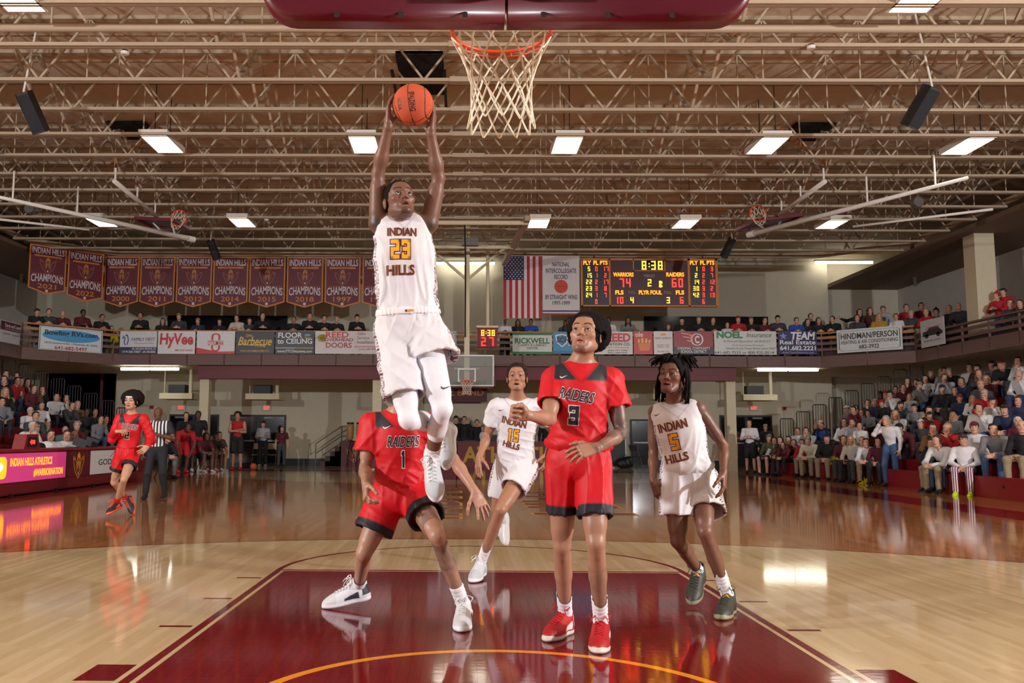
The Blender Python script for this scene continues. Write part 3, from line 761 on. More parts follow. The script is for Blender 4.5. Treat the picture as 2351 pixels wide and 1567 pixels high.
def put_shoe(kind, toe, heel, up, parent, s=1., label=None):
    """shoe between a toe and a heel point; length 0.31*s measured from the toe"""
    if kind not in SHOES:
        me = shoe_mesh('shoe', *SHOEKIND[kind][:4], **SHOEKIND[kind][5]); me.materials.append(M_RUBBER); la = shoe_laces(me)
        m = paint(SHOEKIND[kind][4], .7); la.materials.append(m); SHOES[kind] = (me, la)
    toe, heel = np.array(toe, float), np.array(heel, float); x = nrm(toe-heel); z = nrm(np.array(up)-x*(np.array(up)@x)); y = np.cross(z, x); o = toe-x*.315*s
    me, la = SHOES[kind]; M = Matrix([[x[i]*s, y[i]*s, z[i]*s, o[i]-OFF[parent][i]] for i in range(3)]+[[0, 0, 0, 1]])
    sh = bpy.data.objects.new('shoe', me); COL.objects.link(sh); sh.parent = parent; sh.matrix_local = M
    l = bpy.data.objects.new('laces', la); COL.objects.link(l); l.parent = sh
    return o+x*.048*s+z*.105*s, x, z          # where the ankle sits
SHOEKIND = {   # upper, sole, accent, collar, laces
    'white': ((208, 214, 220), (236, 236, 240), (176, 186, 196), (228, 230, 236), (236, 236, 238), {}),
    'white_black': ((222, 222, 226), (236, 236, 238), (52, 54, 60), (226, 222, 226), (240, 240, 240), {}),
    'red': ((186, 26, 32), (222, 214, 204), (224, 222, 222), (176, 22, 28), (196, 24, 34), {}),
    'dark': ((58, 60, 50), (150, 146, 112), (46, 46, 42), (60, 58, 48), (66, 66, 58), {'tongue': (222, 150, 30), 'hightop': .015}),
    'orange': ((46, 40, 48), (240, 90, 50), (230, 80, 50), (40, 36, 42), (244, 92, 54), {}),
    'black': ((24, 24, 28), (28, 28, 30), (30, 30, 34), (24, 24, 26), (22, 22, 24), {})}
def project_text(parent, bv, v2, f, o, ex, ey, m, name, lift=.0025, step=.014, back=.25):
    """lettering pressed onto a garment: cut into a fine grid and cast onto the cloth"""
    b = bmesh.new(); vs = [b.verts.new((q[0], q[1], 0)) for q in v2]
    for q in f:
        try: b.faces.new([vs[i] for i in q])
        except ValueError: pass
    lo, hi = np.min(v2, 0), np.max(v2, 0)
    for ax in (0, 1):
        p = math.ceil(lo[ax]/step)*step
        while p < hi[ax]:
            co = [0, 0, 0]; co[ax] = p; no = [0, 0, 0]; no[ax] = 1
            bmesh.ops.bisect_plane(b, geom=b.verts[:]+b.edges[:]+b.faces[:], plane_co=co, plane_no=no); p += step
    n = np.cross(ex, ey)
    for v in b.verts:
        p = o+ex*v.co.x+ey*v.co.y; h, nn, _, _ = bv.ray_cast(Vector(p+n*back), Vector(-n))
        v.co = (h+Vector(n)*lift) if h is not None else Vector(p)
    me = bpy.data.meshes.new(name); b.to_mesh(me); b.free(); me.materials.append(m)
    return obj(name, me, None, parent)
def bvh_of(V, F): return BVHTree.FromPolygons([tuple(v) for v in V], [tuple(int(i) for i in q) for q in F])

# ------------------------------------------------------------------ the players
RELAX = [[.25, .35, .25], [.3, .4, .3], [.35, .45, .3], [.4, .5, .3]]
OPEN = [[.1, .15, .1], [.12, .18, .12], [.15, .2, .15], [.2, .25, .15]]
FIST = [[1.2, 1.5, .9], [1.25, 1.55, .9], [1.25, 1.55, .9], [1.3, 1.5, .9]]
HOOK = [[.5, .6, .4], [.6, .7, .5], [.7, .8, .5], [.8, .8, .5]]
BALL = [[.15, .28, .25], [.15, .28, .25], [.15, .28, .25], [.15, .3, .25]]
def tattoo(V, seed, f=55.):
    r = random.Random(seed); o = 0
    for i in range(5):
        a = nrm([r.uniform(-1, 1) for _ in range(3)]); b = nrm([r.uniform(-1, 1) for _ in range(3)])
        o = o+np.sin(f*(V@a)+2.2*np.sin(f*.5*(V@b)+i))
    return np.clip(np.abs(o)/1.6, 0, 1)
def near_seg(V, a, b, r):
    a, b = np.array(a), np.array(b); ba = b-a; t = np.clip(((V-a)@ba)/(ba@ba), -.05, 1.05); return (np.linalg.norm(V-a-t[:, None]*ba, axis=1) < r), t
def hair_afro(C, R, s, cc, rad, face, parent, col=(22, 18, 18), h=.0056, amp=.006):
    c = C+s*(R[0]*cc[0]+R[1]*cc[1]+R[2]*cc[2]); rad = np.array(rad)*s
    Fd = Field(c-rad.max()-.03, c+rad.max()+.03, h); Fd.el(c, rad, 0, R)
    Fd.el(C+s*(R[0]*cc[0]*.5+R[1]*(cc[1]-.01)+R[2]*(cc[2]-.035)), rad*(.96, .9, .9), .03, R)
    f0 = C+s*(R[1]*face[0][1]+R[2]*face[0][2]+R[0]*face[0][0]); Fd.el(f0, np.array(face[1])*s, .012, R, 'c')
    for m in (-1, 1): Fd.el(C+s*(R[0]*m*.095+R[1]*.012+R[2]*-.016), np.array((.03, .026, .034))*s, .006, R, 'c')
    Fd.wob(wave(5, amp, 190, [(1, .2, .3), (.2, 1, -.4), (-.3, .4, 1), (1, -1, .5), (.6, .6, -1)])); Fd.wob(wave(8, amp*.8, 70, [(1, .2, .8), (.2, 1, -.4), (-.6, .4, 1)]))
    V, F = Fd.mesh(); k = RNG.uniform(.6, 1.5, (len(V), 1)); return obj('hair', np_mesh('hair', V, F, np.clip(L3(col)*k*.7, 0, 1)), M_HAIR, parent)
def hair_cap(C, R, s, parent, grow=.008, hl=.066, col=(24, 20, 18), amp=.003, top=False):
    Fd = Field(C-.16*s, C+.16*s, .0042); g = lambda x, y, z: C+s*(R[0]*x+R[1]*y+R[2]*z)
    Fd.el(g(0, -.018, .034), (np.array((.074, .096, .083))+grow)*s, 0, R); Fd.el(g(0, .02, .045), (np.array((.066, .072, .055))+grow*.8)*s, .02, R)
    n1 = R[1]*.9+R[2]*-.55; Fd.cut(g(0, .074, hl), R[1]*.35-R[2]*1., .008) if top else Fd.cut(g(0, .03, -.005), R[1]*.75-R[2]*.8, .008)
    if not top: Fd.cut(g(0, .071, hl-.004), R[1]*1.-R[2]*.25, .008); Fd.cut(g(0, -.05, -.07), -R[2]-.3*R[1], .008)
    Fd.wob(wave(3, amp, 140, [(1, .2, .3), (.2, 1, -.4), (-.3, .4, 1), (1, -1, .5)]))
    V, F = Fd.mesh(); k = RNG.uniform(.7, 1.4, (len(V), 1)); return obj('hair', np_mesh('hair', V, F, np.clip(L3(col)*k*.7, 0, 1)), M_HAIR, parent)
def locks(C, R, s, parent, items, col=(24, 20, 20)):
    """each lock: start, control, end in head coordinates, radius"""
    for a, b, c, r in items:
        p = [C+s*(R[0]*q[0]+R[1]*q[1]+R[2]*q[2]) for q in (a, b, c)]
        pts = [(1-t)**2*p[0]+2*t*(1-t)*p[1]+t*t*p[2]+RNG.normal(0, .0018, 3) for t in np.linspace(0, 1, 9)]
        mb = MB().tube(pts, [r*s*(1-.35*t) for t in np.linspace(0, 1, 9)], 6); me = mb.mesh('hair_lock', True)
        at_ = me.attributes.new('Col', 'FLOAT_COLOR', 'POINT'); k = RNG.uniform(.7, 1.5); q = np.ones((len(mb.v), 4), np.float32); q[:, :3] = L3(col)*k; at_.data.foreach_set('color', q.ravel())
        obj('hair_lock', me, M_HAIR, parent)
WHITE = (224, 222, 228); RED = (208, 22, 34); BLK = (34, 36, 44)
def jersey_colour(team, zy, zn):
    def fn(q):                                   # q: lateral, forward, up (metres from pelvis)
        x, y, z = q.T; ax = np.abs(x)
        sm = lambda q, w=.006: np.clip(q/w+.5, 0, 1)
        v = .085*np.clip((z-zy+.004)/(zn-zy), 0, 2)
        if team == 'red':
            c = np.tile(L3(RED), (len(q), 1))
            def bl(w, k):
                nonlocal c
                w = w[:, None]; c = c*(1-w)+L3(k)*w
            bl(sm(z-zy)*sm(ax-v-.018)*sm(.146-ax)*(y > -.02), BLK); bl(.8*sm(.009-np.abs(ax-v-.009), .008)*sm(z-zy+.014)*(y > 0), (170, 16, 28))
            bl(.6*sm(.005-np.abs(ax-.158), .008)*(z > zy-.12)*(y > 0), (150, 12, 24))
        else:
            c = np.tile(L3(WHITE), (len(q), 1))
            w = np.clip(1-np.abs(ax-v-.003)/.009, 0, 1)*(z > zy-.012)*(y > .02); w = (w*.55)[:, None]; c = c*(1-w)+L3(150, 138, 152)*w
            side = (ax > .125) & (y < .05) & (y > -.1) & (z < zy-.04)
            u = ((y+.2)/.075) % 1-.5; w = (z/.075) % 1-.5; t = np.maximum(np.abs(u), np.abs(w)); ln = ((t*5.2) % 1 < .42) & ~((u > 0) & (np.abs(w) < .08))
            c[side & ln] = L3(96, 56, 66)
        return c
    return fn
def ankle_sock(A, K, parent, s, col=(240, 240, 242), hgt=.13, stripe=None):
    e = nrm(np.array(K)-A); Fd = Field(A-.1, A+e*hgt+.1, .005)
    Fd.rc(A-e*.05*s, A+e*.03*s, .041*s, .042*s, .01); Fd.rc(A+e*.02*s, A+e*hgt*s, .041*s, .045*s, .01); Fd.cut(A+e*hgt*s, e)
    Fd.wob(lambda X, Y, Z: .0011*np.sin(220*(X*e[0]+Y*e[1]+Z*e[2])))
    V, F = Fd.mesh(); obj('sock', np_mesh('sock', V, F, np.tile(L3(col), (len(V), 1))), M_CLOTH, parent)
    n = nrm(np.array((0, -1, 0))-e*(-e[1])); bv = bvh_of(V, F); o = A+e*hgt*.78*s
    project_text(parent, bv, np.array(swoosh(.032)[0]), [tuple(range(8))], o, nrm(np.cross(e, -n)), e, paint((30, 28, 40)), 'sock_mark', .001, .01, .12)
def player(sp):
    g = lambda t: at(*t)
    s = sp['s']; J = {k: g(v) for k, v in sp['j'].items()}
    base = np.array(sp.get('base', (J['P'][0], J['P'][1], 0.)))
    t = root('person', sp['label'], 'person', base)
    fwd = np.array((math.sin(math.radians(sp.get('yaw', 0))), -math.cos(math.radians(sp.get('yaw', 0))), 0))
    up = nrm(J['N']-J['P']); lat = nrm(np.cross(up, -fwd)*1.); lat = nrm(np.cross(fwd, up)*-1.) if False else nrm(np.cross(up, fwd)); f2 = np.cross(lat, up)
    if lat[0] < 0 and abs(sp.get('yaw', 0)) < 90: lat = -lat
    f2 = nrm(fwd-up*(fwd@up)); R = np.array((lat, f2, up)); T = dict(P=J['P'], N=J['N'], R=R, s=s, sl=J['sl'], sr=J['sr'])
    # feet first: they tell where the ankles are
    for q in 'lr':
        toe, heel, upv = sp['foot'+q]
        tp = atz(*toe) if len(toe) == 2 else g(toe); hp = atz(*heel) if len(heel) == 2 else g(heel)
        J['a'+q], x, z = put_shoe(sp['shoe'], tp, hp, upv, t, s*sp.get('fs', 1.))
        if len(sp['j']['k'+q]) == 2: pass
    tone = sp['tone']; allp = np.array(list(J.values()))
    Fd = Field(allp.min(0)-.16, allp.max(0)+.16, .0086)
    torso_field(Fd, T)
    HC = J['head']; HR = frame_from(*sp['face']); hs = sp.get('hs', 1.)
    nk = HC-HR[2]*.055*hs-HR[1]*.012*hs
    Fd.rc(J['N']-up*.02, nk, .058*s, .053*s, .03); 
    for q in 'lr': Fd.rc(J['N']+up*.035*s, J['s'+q]*.75+J['N']*.25, .032*s, .03*s, .05)
    for q in 'lr':
        arm_field(Fd, J['s'+q], J['e'+q], J['w'+q], s*sp.get('as', .9)); leg_field(Fd, J['h'+q], J['k'+q], J['a'+q], f2, s*sp.get('ls', .91))
    B = [Fd.mesh()]; nb = len(B[0][0])
    Hf = Field(HC-.16*hs, HC+.16*hs, .0031*hs); head_field(Hf, HC, HR, hs, **sp.get('hf', {})); Hf.rc(nk+(J['N']-up*.02-nk)*.7, nk, .0562*s, .053*s, .02)
    B.append(Hf.mesh())
    for q in 'lr':
        d, n, th, curl = sp['hand'+q][:4]; kw = sp['hand'+q][4] if len(sp['hand'+q]) > 4 else {}
        B.append(hand_field(J['w'+q], np.array(d, float), n, th, curl, s*1.06, fore=J['e'+q]-J['w'+q], fr=.0272*s*sp.get('as', .9), **kw))
    V, F = joinVF(B); n0, n1 = nb, nb+len(B[1][0])
    col = np.tile(L3(tone), (len(V), 1)); col[n0:n1] = head_colour(V[n0:n1], HC, HR, hs, tone, **sp.get('hc', {}))
    for a, b, r, seed, dark in sp.get('tattoo', ()):
        P0 = J[a[0]]+(J[a[1]]-J[a[0]])*a[2]; P1 = J[b[0]]+(J[b[1]]-J[b[0]])*b[2]; m, _ = near_seg(V, P0, P1, r); w = ((.35+.65*tattoo(V, seed))*dark)[:, None]*m[:, None]; col = col*(1-w)+L3(64, 62, 66)*w
    for c, r, cc in sp.get('spot', ()):
        m = np.exp(-(np.linalg.norm(V-g(c), axis=1)/r)**2)[:, None]; col = col*(1-m)+L3(cc)*m
    obj('body', np_mesh('body', V, F, col), M_SKIN, t)
    eyes(HC, HR, hs, HR[1]+HR[2]*.05+np.array(sp.get('gaze', (0, 0, 0)))*.4, t)
    sp['hair'](HC, HR, hs, t)
    # jersey
    Lz = np.linalg.norm(J['N']-J['P']); zn = Lz; zy = Lz*sp.get('zy', .80); gw = sp.get('grow', .022)
    Jf = Field(np.minimum(J['sl'], np.minimum(J['sr'], J['P']))-.3, np.maximum(J['sl'], np.maximum(J['sr'], J['N']))+.25, .0078)
    el = lambda tt, r, dy=0.: Jf.el(J['P']+(J['N']-J['P'])*tt+f2*dy*s, np.array(r)*s, .06*s, R)
    a = sp.get('jw', 1.)
    tk = sp.get('tank', 1.); el(.10, (.158*a, .122, .13)); el(.36, (.15*a, .115, .16)); el(.64, (.166*a*(.5+.5*tk), .128, .16), .004); el(.84, (.15*a*tk, .106, .10))
    c = J['P']+(J['N']-J['P'])*.88
    w = sp.get('strap', .62); Jf.rc(J['sl']*w+c*(1-w), J['sr']*w+c*(1-w), .064*s, .064*s, .05)
    for q in 'lr': Jf.rc(J['N']-up*.015*s, (J['s'+q]*w+c*(1-w)), .062*s, .058*s, .04)
    carve = []
    if sp['sleeve']:
        for q, (fr, r0, r1) in zip('lr', sp['sleeve']):
            d = J['e'+q]-J['s'+q]; end = J['s'+q]+d*fr
            if fr > 1.: end = J['e'+q]
            carve.append((end, d, r1)) if fr <= 1. else None
            def sf(X, Y, Z, d=d, end=end, p=J['s'+q], r0=r0, r1=r1, fr=fr):
                u = nrm(d); ba = end+u*.06-p; l2 = ba@ba; tt = np.clip(((X-p[0])*ba[0]+(Y-p[1])*ba[1]+(Z-p[2])*ba[2])/l2, 0, 1)
                dd = np.sqrt((X-p[0]-ba[0]*tt)**2+(Y-p[1]-ba[1]*tt)**2+(Z-p[2]-ba[2]*tt)**2)-(r0+(r1-r0)*tt)*s
                if fr <= 1.:
                    pl = (X-end[0])*u[0]+(Y-end[1])*u[1]+(Z-end[2])*u[2]; dd = np.maximum(dd, pl)
                    pass
                return dd
            Jf.put(np.minimum(J['s'+q], end)-.12, np.maximum(J['s'+q], end)+.12, sf, .035*s, 'u')
            if fr > 1.: Jf.rc(J['e'+q], J['e'+q]+(J['w'+q]-J['e'+q])*.93, r1*s, .04*s, .03*s)
    lo = sp.get('hem', .0); Jf.cut(J['P']+(J['N']-J['P'])*lo, -up, .02)
    tilt = R[1]*.55+up*.9
    if 'blouse' in sp: Jf.el(J['P']+(J['N']-J['P'])*(lo+.09), np.array((.172*a, .138, .05))*s*sp['blouse'], .05*s, R); Jf.cut(J['P']+(J['N']-J['P'])*lo, -up, .02)
    zc = (J['P']+(J['N']-J['P'])*.62); wtf = lambda X, Y, Z: np.clip(.22+1.1*np.clip(((zc[0]-X)*up[0]+(zc[1]-Y)*up[1]+(zc[2]-Z)*up[2])/.22, 0, 1)+1.6*np.clip(np.abs((X-zc[0])*lat[0]+(Y-zc[1])*lat[1]+(Z-zc[2])*lat[2])-.12, 0, .5)/.1, 0, 1)
    Jf.wob(folds(sp['seed'], sp.get('wr', .011), 34, sp.get('wd', [(.9, .2, .45), (.5, .2, 1), (1, .4, -.5)]), wtf))
    for end, d, r1 in carve: Jf.rc(end-nrm(d)*.025, end+nrm(d)*.05, (r1-.016)*s, (r1-.014)*s, .003, 'c')
    Jf.rc(nk, J['N']+up*.0, .061*s, .064*s, .012, 'c')
    Vj, Fj = Jf.mesh(); q = (Vj-J['P']) @ R.T/s; cj = jersey_colour(sp['team'], zy, zn)(q)
    je = obj('jersey', np_mesh('jersey', Vj, Fj, cj), M_CLOTH, t); bv = bvh_of(Vj, Fj)
    GOLD, MAR, BK, WH = paint((240, 170, 34)), paint((92, 30, 36)), paint((30, 32, 40)), paint((236, 234, 236))
    for (tx, px, py, wp, hp, rot, kind) in sp['text']:
        Yt = J['P'][1]-.12; o = at(px, py, Yt); sc_ = np.linalg.norm(at(px+1, py, Yt)-o); r = math.radians(rot); ex = lat*math.cos(r)+up*math.sin(r); ey = up*math.cos(r)-lat*math.sin(r)
        bold = .03 if kind != 'script' else .015
        for k, (m, b, ls) in enumerate({'word': ((GOLD, .045, 1.), (MAR, .025, 1.)), 'num': ((MAR, .055, 1.), (GOLD, .02, 1.)), 'script': ((WH, .05, 1.), (BK, .015, 1.)), 'rnum': ((WH, .055, 1.), (BK, .02, 1.))}[kind]):
            sh = .25 if kind == 'script' else 0.
            v, f = text_poly(tx, hp*sc_*ls, wp*sc_*ls, b, sh) if kind in ('word', 'script') else block(tx, hp*sc_*.94, wp*sc_*.94, (.005 if k == 0 else 0.)); project_text(je, bv, v, f, o, ex, ey, m, 'jersey_number' if kind in ('num', 'rnum') else 'jersey_lettering', .0022+.0018*k)
    for (px, py, wp, rot, cc) in sp.get('swoosh', ()):
        Yt = J['P'][1]-.12; o = at(px, py, Yt); sc_ = np.linalg.norm(at(px+1, py, Yt)-o); project_text(je, bv, np.array(swoosh(wp*sc_)[0]), [tuple(range(8))], o, lat, up, paint(cc), 'jersey_mark', .003)
    # shorts
    hems = {}; Sf = Field(np.min([J['hl'], J['hr'], J['kl'], J['kr'], J['P']], 0)-.25, np.max([J['hl'], J['hr'], J['P'], J['kl'], J['kr']], 0)+.25, .0078)
    sw = sp.get('sw', 1.); fo = folds(sp['seed']+3, sp.get('swr', .013), 30, sp.get('swd', [(1, .1, .15), (.9, .5, -.3), (.8, .3, .5)]))
    Sf.el(J['P']+up*.02, np.array((.162*a*sw, .124, .12))*s, .04*s, R); Sf.el((J['hl']+J['hr'])/2, np.array((.165*a*sw, .13, .12))*s, .04*s, R); Sf.cut(J['P']+up*(.075*s), up, .01); Sf.wob(fo)
    for q, (fr, r0, r1) in zip('lr', sp['shorts']):
        hp, kp = J['h'+q], J['k'+q]; d = nrm(kp-hp); end = hp+(kp-hp)*fr; hems[q] = (end, d); e2 = end+np.array(sp.get('soff', {}).get(q, (0, 0, 0)))
        st = hp-d*.03; ln = np.linalg.norm(e2-st); u = (e2-st)/ln; rr = lambda t_: (r0+(r1-r0)*t_)*s
        Lf = Field(Sf.o+2*Sf.h, Sf.o+(Sf.n-3)*Sf.h, Sf.h); Lf.rc(st, e2+u*.12, rr(0), rr(1+.12/ln), 0); Lf.cut(end, d); Lf.wob(fo)
        Lf.rc(e2-u*.09, e2+u*.14, rr(1-.09/ln)-.017, rr(1+.14/ln)-.015, .003, 'c')
        n = np.minimum(Sf.n, Lf.n); sl = tuple(slice(0, i) for i in n); A, B = Sf.d[sl], Lf.d[sl]; k = .02; hh = np.maximum(k-np.abs(A-B), 0)/k; Sf.d[sl] = np.minimum(A, B)-hh*hh*k*.25
    Vs, Fs = Sf.mesh(); cs = np.tile(L3(RED if sp['team'] == 'red' else WHITE), (len(Vs), 1)); q = (Vs-J['P']) @ R.T/s
    for k in 'lr':
        end, d = hems[k]; dz = (Vs-end)@d; side = (np.linalg.norm(Vs-J['h'+k], axis=1) < np.linalg.norm(Vs-J['h'+('r' if k == 'l' else 'l')], axis=1))
        pp = Vs-J['h'+k]; pp = pp-np.outer(pp@d, d); fr_ = (pp@lat)*(1 if k == 'r' else -1)/(np.linalg.norm(pp, axis=1)+1e-6)
        if sp['team'] == 'red':
            w = np.maximum(np.clip((dz+.052)/.008+.5, 0, 1), np.clip((fr_-.93)/.04+.5, 0, 1))*side; cs = cs*(1-w[:, None])+L3(BLK)*w[:, None]
        else:
            sd = side & (fr_ > .87); u = ((q[:, 1]+.2)/.07) % 1-.5; w = (q[:, 2]/.07) % 1-.5; tt = np.maximum(np.abs(u), np.abs(w)); cs[sd & ((tt*5) % 1 < .4)] = L3(96, 56, 66)
    so = obj('shorts', np_mesh('shorts', Vs, Fs, cs), M_CLOTH, t)
    if sp.get('band'):
        b = Field(J['P']-.26, J['P']+.26, .006); b.el(J['P']+up*.045*s, np.array((.166*a, .134, .16))*s, 0, R); b.cut(J['P']+up*.085*s, up); b.cut(J['P']+up*.045*s, -up); b.wob(lambda X, Y, Z: .0016*np.sin(300*(X*lat[0]+Y*lat[1]+Z*lat[2])))
        v, f = b.mesh(); obj('waistband', np_mesh('waistband', v, f, np.tile(L3(236, 232, 236), (len(v), 1))), M_CLOTH, t)
        px, py = sp['band']; o = at(px, py, J['P'][1]-.1); bb = bvh_of(v, f)
        project_text(t, bb, np.array([(-.02, -.012), (.02, -.012), (.02, .012), (-.02, .012)])*s, [(0, 1, 2, 3)], o, lat, up, paint((214, 150, 70)), 'waist_badge', .002)
        project_text(t, bb, np.array([(-.026, -.012), (-.018, -.012), (-.018, .012), (-.026, .012)])*s, [(0, 1, 2, 3)], o, lat, up, MAR, 'waist_badge', .003)
    for k, (col_, hg) in zip('lr', sp['sock']): ankle_sock(J['a'+k], J['k'+k], t, s, col_, hg)
    if sp.get('tights'):
        Tf = Field(np.min([J['hl'], J['hr'], J['kl'], J['kr'], J['al'], J['ar']], 0)-.15, np.max([J['hl'], J['hr'], J['kl'], J['kr'], J['al'], J['ar']], 0)+.15, .0072)
        for k, fr in zip('lr', sp['tights']):
            tf = Field(Tf.o+2*Tf.h, Tf.o+Tf.n*Tf.h-3*Tf.h, Tf.h); leg_field(tf, J['h'+k], J['k'+k], J['a'+k], f2, s*.98); e = J['a'+k]-J['k'+k]; tf.cut(J['k'+k]+e*fr, e)
            n = np.minimum(Tf.n, tf.n); sl = tuple(slice(0, i) for i in n); Tf.d[sl] = np.minimum(Tf.d[sl], tf.d[sl])
        v, f = Tf.mesh(); lg = obj('leggings', np_mesh('leggings', v, f, np.tile(L3(236, 236, 242), (len(v), 1))), M_CLOTH, t)
        px, py, wp = sp['tmark']; o = at(px, py, J['kr'][1]-.1); sc_ = np.linalg.norm(at(px+1, py, 2.7)-at(px, py, 2.7)); project_text(lg, bvh_of(v, f), np.array(swoosh(wp*sc_)[0]), [tuple(range(8))], o, np.array((1., 0, 0)), np.array((0, 0, 1.)), paint((40, 40, 50)), 'legging_mark', .002)
    return t, J, R
UPZ = (0, 0, 1)
def h23(C, R, s, p):
    hair_cap(C, R, s, p, .006, .062, (26, 20, 18), .002)
    L = []
    for i in range(7): a = i/6-.5; L.append(((a*.1, -.085, .05), (a*.13, -.125, .03), (a*.14+.02, -.12, -.05-.03*RNG.random()), .007))
    L += [((.06, -.05, .0), (.085, -.06, -.03), (.085, -.05, -.085), .007), ((.05, -.07, .0), (.075, -.09, -.03), (.08, -.08, -.075), .007)]
    locks(C, R, s, p, L)
P23 = dict(label='leaping player 23 in white uniform holding the basketball overhead near the rim', s=1.05, tone=(122, 86, 70), team='white', tank=.9, seed=11, yaw=8, grow=.03, wr=.014, fs=.93,
    j=dict(head=(916, 464, 2.80), N=(924, 500, 2.86), P=(938, 742, 2.90), sl=(868, 512, 2.86), el=(868, 398, 2.80), wl=(892, 288, 2.66), sr=(984, 512, 2.86), er=(1007, 410, 2.82), wr=(989, 303, 2.70),
           hl=(906, 772, 2.92), kl=(938, 962, 2.74), hr=(974, 772, 2.90), kr=(1016, 936, 2.76)),
    footl=((1027, 1080, 3.18), (1040, 985, 3.34), (-.55, -.8, .15)), footr=((1001, 1154, 2.92), (993, 1062, 3.10), (-.05, -.95, .35)), shoe='white',
    face=(22, 20, -3), hs=1.1, hf=dict(mouth=.6, nose=1.04), hc=dict(scalp=(34, 26, 24), hairline=.068, goatee=.9, beard=.5, fade=True), hair=h23, gaze=(.1, 0, .25),
    handl=((.0, -.04, 1), (1, .1, 0), (.1, .9, -.3), BALL, dict(thumb=(.5, .8, .3))), handr=((.15, -.08, 1), (-1, .05, .15), (-.1, .9, -.2), BALL, dict(thumb=(.5, .8, .3))),
    sleeve=None, strap=.56, hem=.055, jw=1.12, zy=.84, text=[('INDIAN', 922, 534, 66, 18, -4, 'word'), ('23', 918, 574, 52, 47, -3, 'num'), ('HILLS', 919, 621, 63, 22, -2, 'word')],
    wd=[(1, .2, .12), (.9, .3, .25), (1, .4, -.2)], shorts=((.74, .115, .118), (.34, .125, .14)), soff=dict(r=(.03, 0, 0)), band=(940, 716), sock=(((240, 240, 242), .10), ((240, 240, 242), .075)), tights=(.8, .60), tmark=(1025, 887, 26),
    spot=(((860, 512, 2.80), .045, (30, 20, 16)), ((992, 520, 2.80), .04, (30, 20, 16))))
def h3(C, R, s, p): hair_afro(C, R, s, (0, -.035, .048), (.116, .118, .096), ((0, .10, -.03), (.075, .085, .096)), p)
P3 = dict(label='standing player 3 in red jersey with a round afro, looking up', s=1.03, tone=(170, 124, 100), team='red', seed=21, yaw=-6,
    j=dict(head=(1346, 770, 2.80), N=(1333, 838, 2.84), P=(1328, 1040, 2.86), sl=(1270, 872, 2.86), el=(1262, 962, 2.70), wl=(1212, 953, 2.47), sr=(1404, 876, 2.84), er=(1427, 994, 2.80), wr=(1372, 1027, 2.60),
           hl=(1294, 1062, 2.87), kl=(1290, 1250, 2.93), hr=(1360, 1062, 2.84), kr=(1368, 1243, 2.72)),
    footl=((1252, 1474), (1330, 1440), UPZ), footr=((1372, 1502), (1388, 1452), UPZ), shoe='red',
    face=(-24, 17, 4), hs=1.11, hf=dict(mouth=.1, nose=1.02), hc=dict(goatee=.9, beard=.55, scalp=(30, 24, 22)), hair=h3, gaze=(-.1, 0, .35),
    handl=((-.85, -.45, .12), (.45, -.8, -.1), (0, -.3, 1), FIST, dict(thumb=(.75, .35, .45), tc=(.6, .6))), handr=((-.93, -.25, -.22), (-.1, .75, -.6), (-.2, -.2, 1), RELAX),
    sleeve=((.62, .070, .08), (.5, .070, .082)), strap=.8, hem=.02, blouse=1.06, sw=.95, jw=1.02, zy=.80, text=[('RAIDERS', 1324, 907, 80, 25, -9, 'script'), ('3', 1317, 953, 24, 46, -2, 'rnum')], swoosh=((1294, 864, 18, 0, (235, 235, 235)),),
    shorts=((.60, .105, .094), (.68, .105, .098)), sock=(((240, 240, 242), .19), ((240, 240, 242), .20)),
    tattoo=((('sr', 'er', .4), ('er', 'wr', 0.), .075, 3, .78), (('er', 'wr', 0.), ('er', 'wr', .9), .06, 4, .6), (('kr', 'ar', .35), ('kr', 'ar', .85), .055, 6, .35)))
def h1(C, R, s, p): hair_cap(C, R, s, p, .012, .064, (26, 22, 20), .004)
P1 = dict(label='crouching player 1 in red jersey, head hidden behind the leaping player', s=1.03, tone=(178, 134, 110), team='red', seed=31, yaw=4,
    j=dict(head=(922, 886, 3.50), N=(914, 950, 3.56), P=(922, 1126, 3.62), sl=(855, 976, 3.58), el=(838, 1072, 3.56), wl=(840, 1108, 3.30), sr=(976, 974, 3.58), er=(1040, 1052, 3.62), wr=(1090, 1127, 3.46),
           hl=(890, 1142, 3.64), kl=(836, 1268, 3.56), hr=(956, 1142, 3.60), kr=(1003, 1228, 3.30)),
    footl=((740, 1396), (828, 1378, 4.02), (.25, -.1, 1)), footr=((1058, 1452), (1072, 1408), UPZ), shoe='white_black',
    face=(4, 5, 0), hs=1.0, hc=dict(beard=.5, scalp=(30, 24, 22)), hair=h1,
    handl=((.08, -.45, -.85), (.9, .2, -.2), (.3, -.9, .1), HOOK), handr=((.42, -.2, -.85), (-.4, .85, -.2), (-.85, -.3, .1), OPEN, dict(spread=.3)),
    sleeve=((.62, .082, .084), (.55, .082, .086)), strap=.8, hem=-.02, jw=1.06, zy=.83, text=[('RAIDERS', 926, 1011, 74, 24, -3, 'script'), ('1', 926, 1052, 11, 42, -2, 'rnum')], swoosh=((889, 978, 20, 0, (235, 235, 235)),),
    shorts=((.62, .118, .128), (.52, .118, .118)), sock=(((240, 240, 242), .15), ((240, 240, 242), .16)),
    tattoo=((('hr', 'kr', .6), ('kr', 'ar', .25), .1, 9, .55), (('kr', 'ar', .2), ('kr', 'ar', .95), .07, 12, .3), (('el', 'wl', 0.), ('el', 'wl', 1.), .06, 13, .3)), spot=(((1008, 1195, 3.2), .035, (190, 90, 80)),))
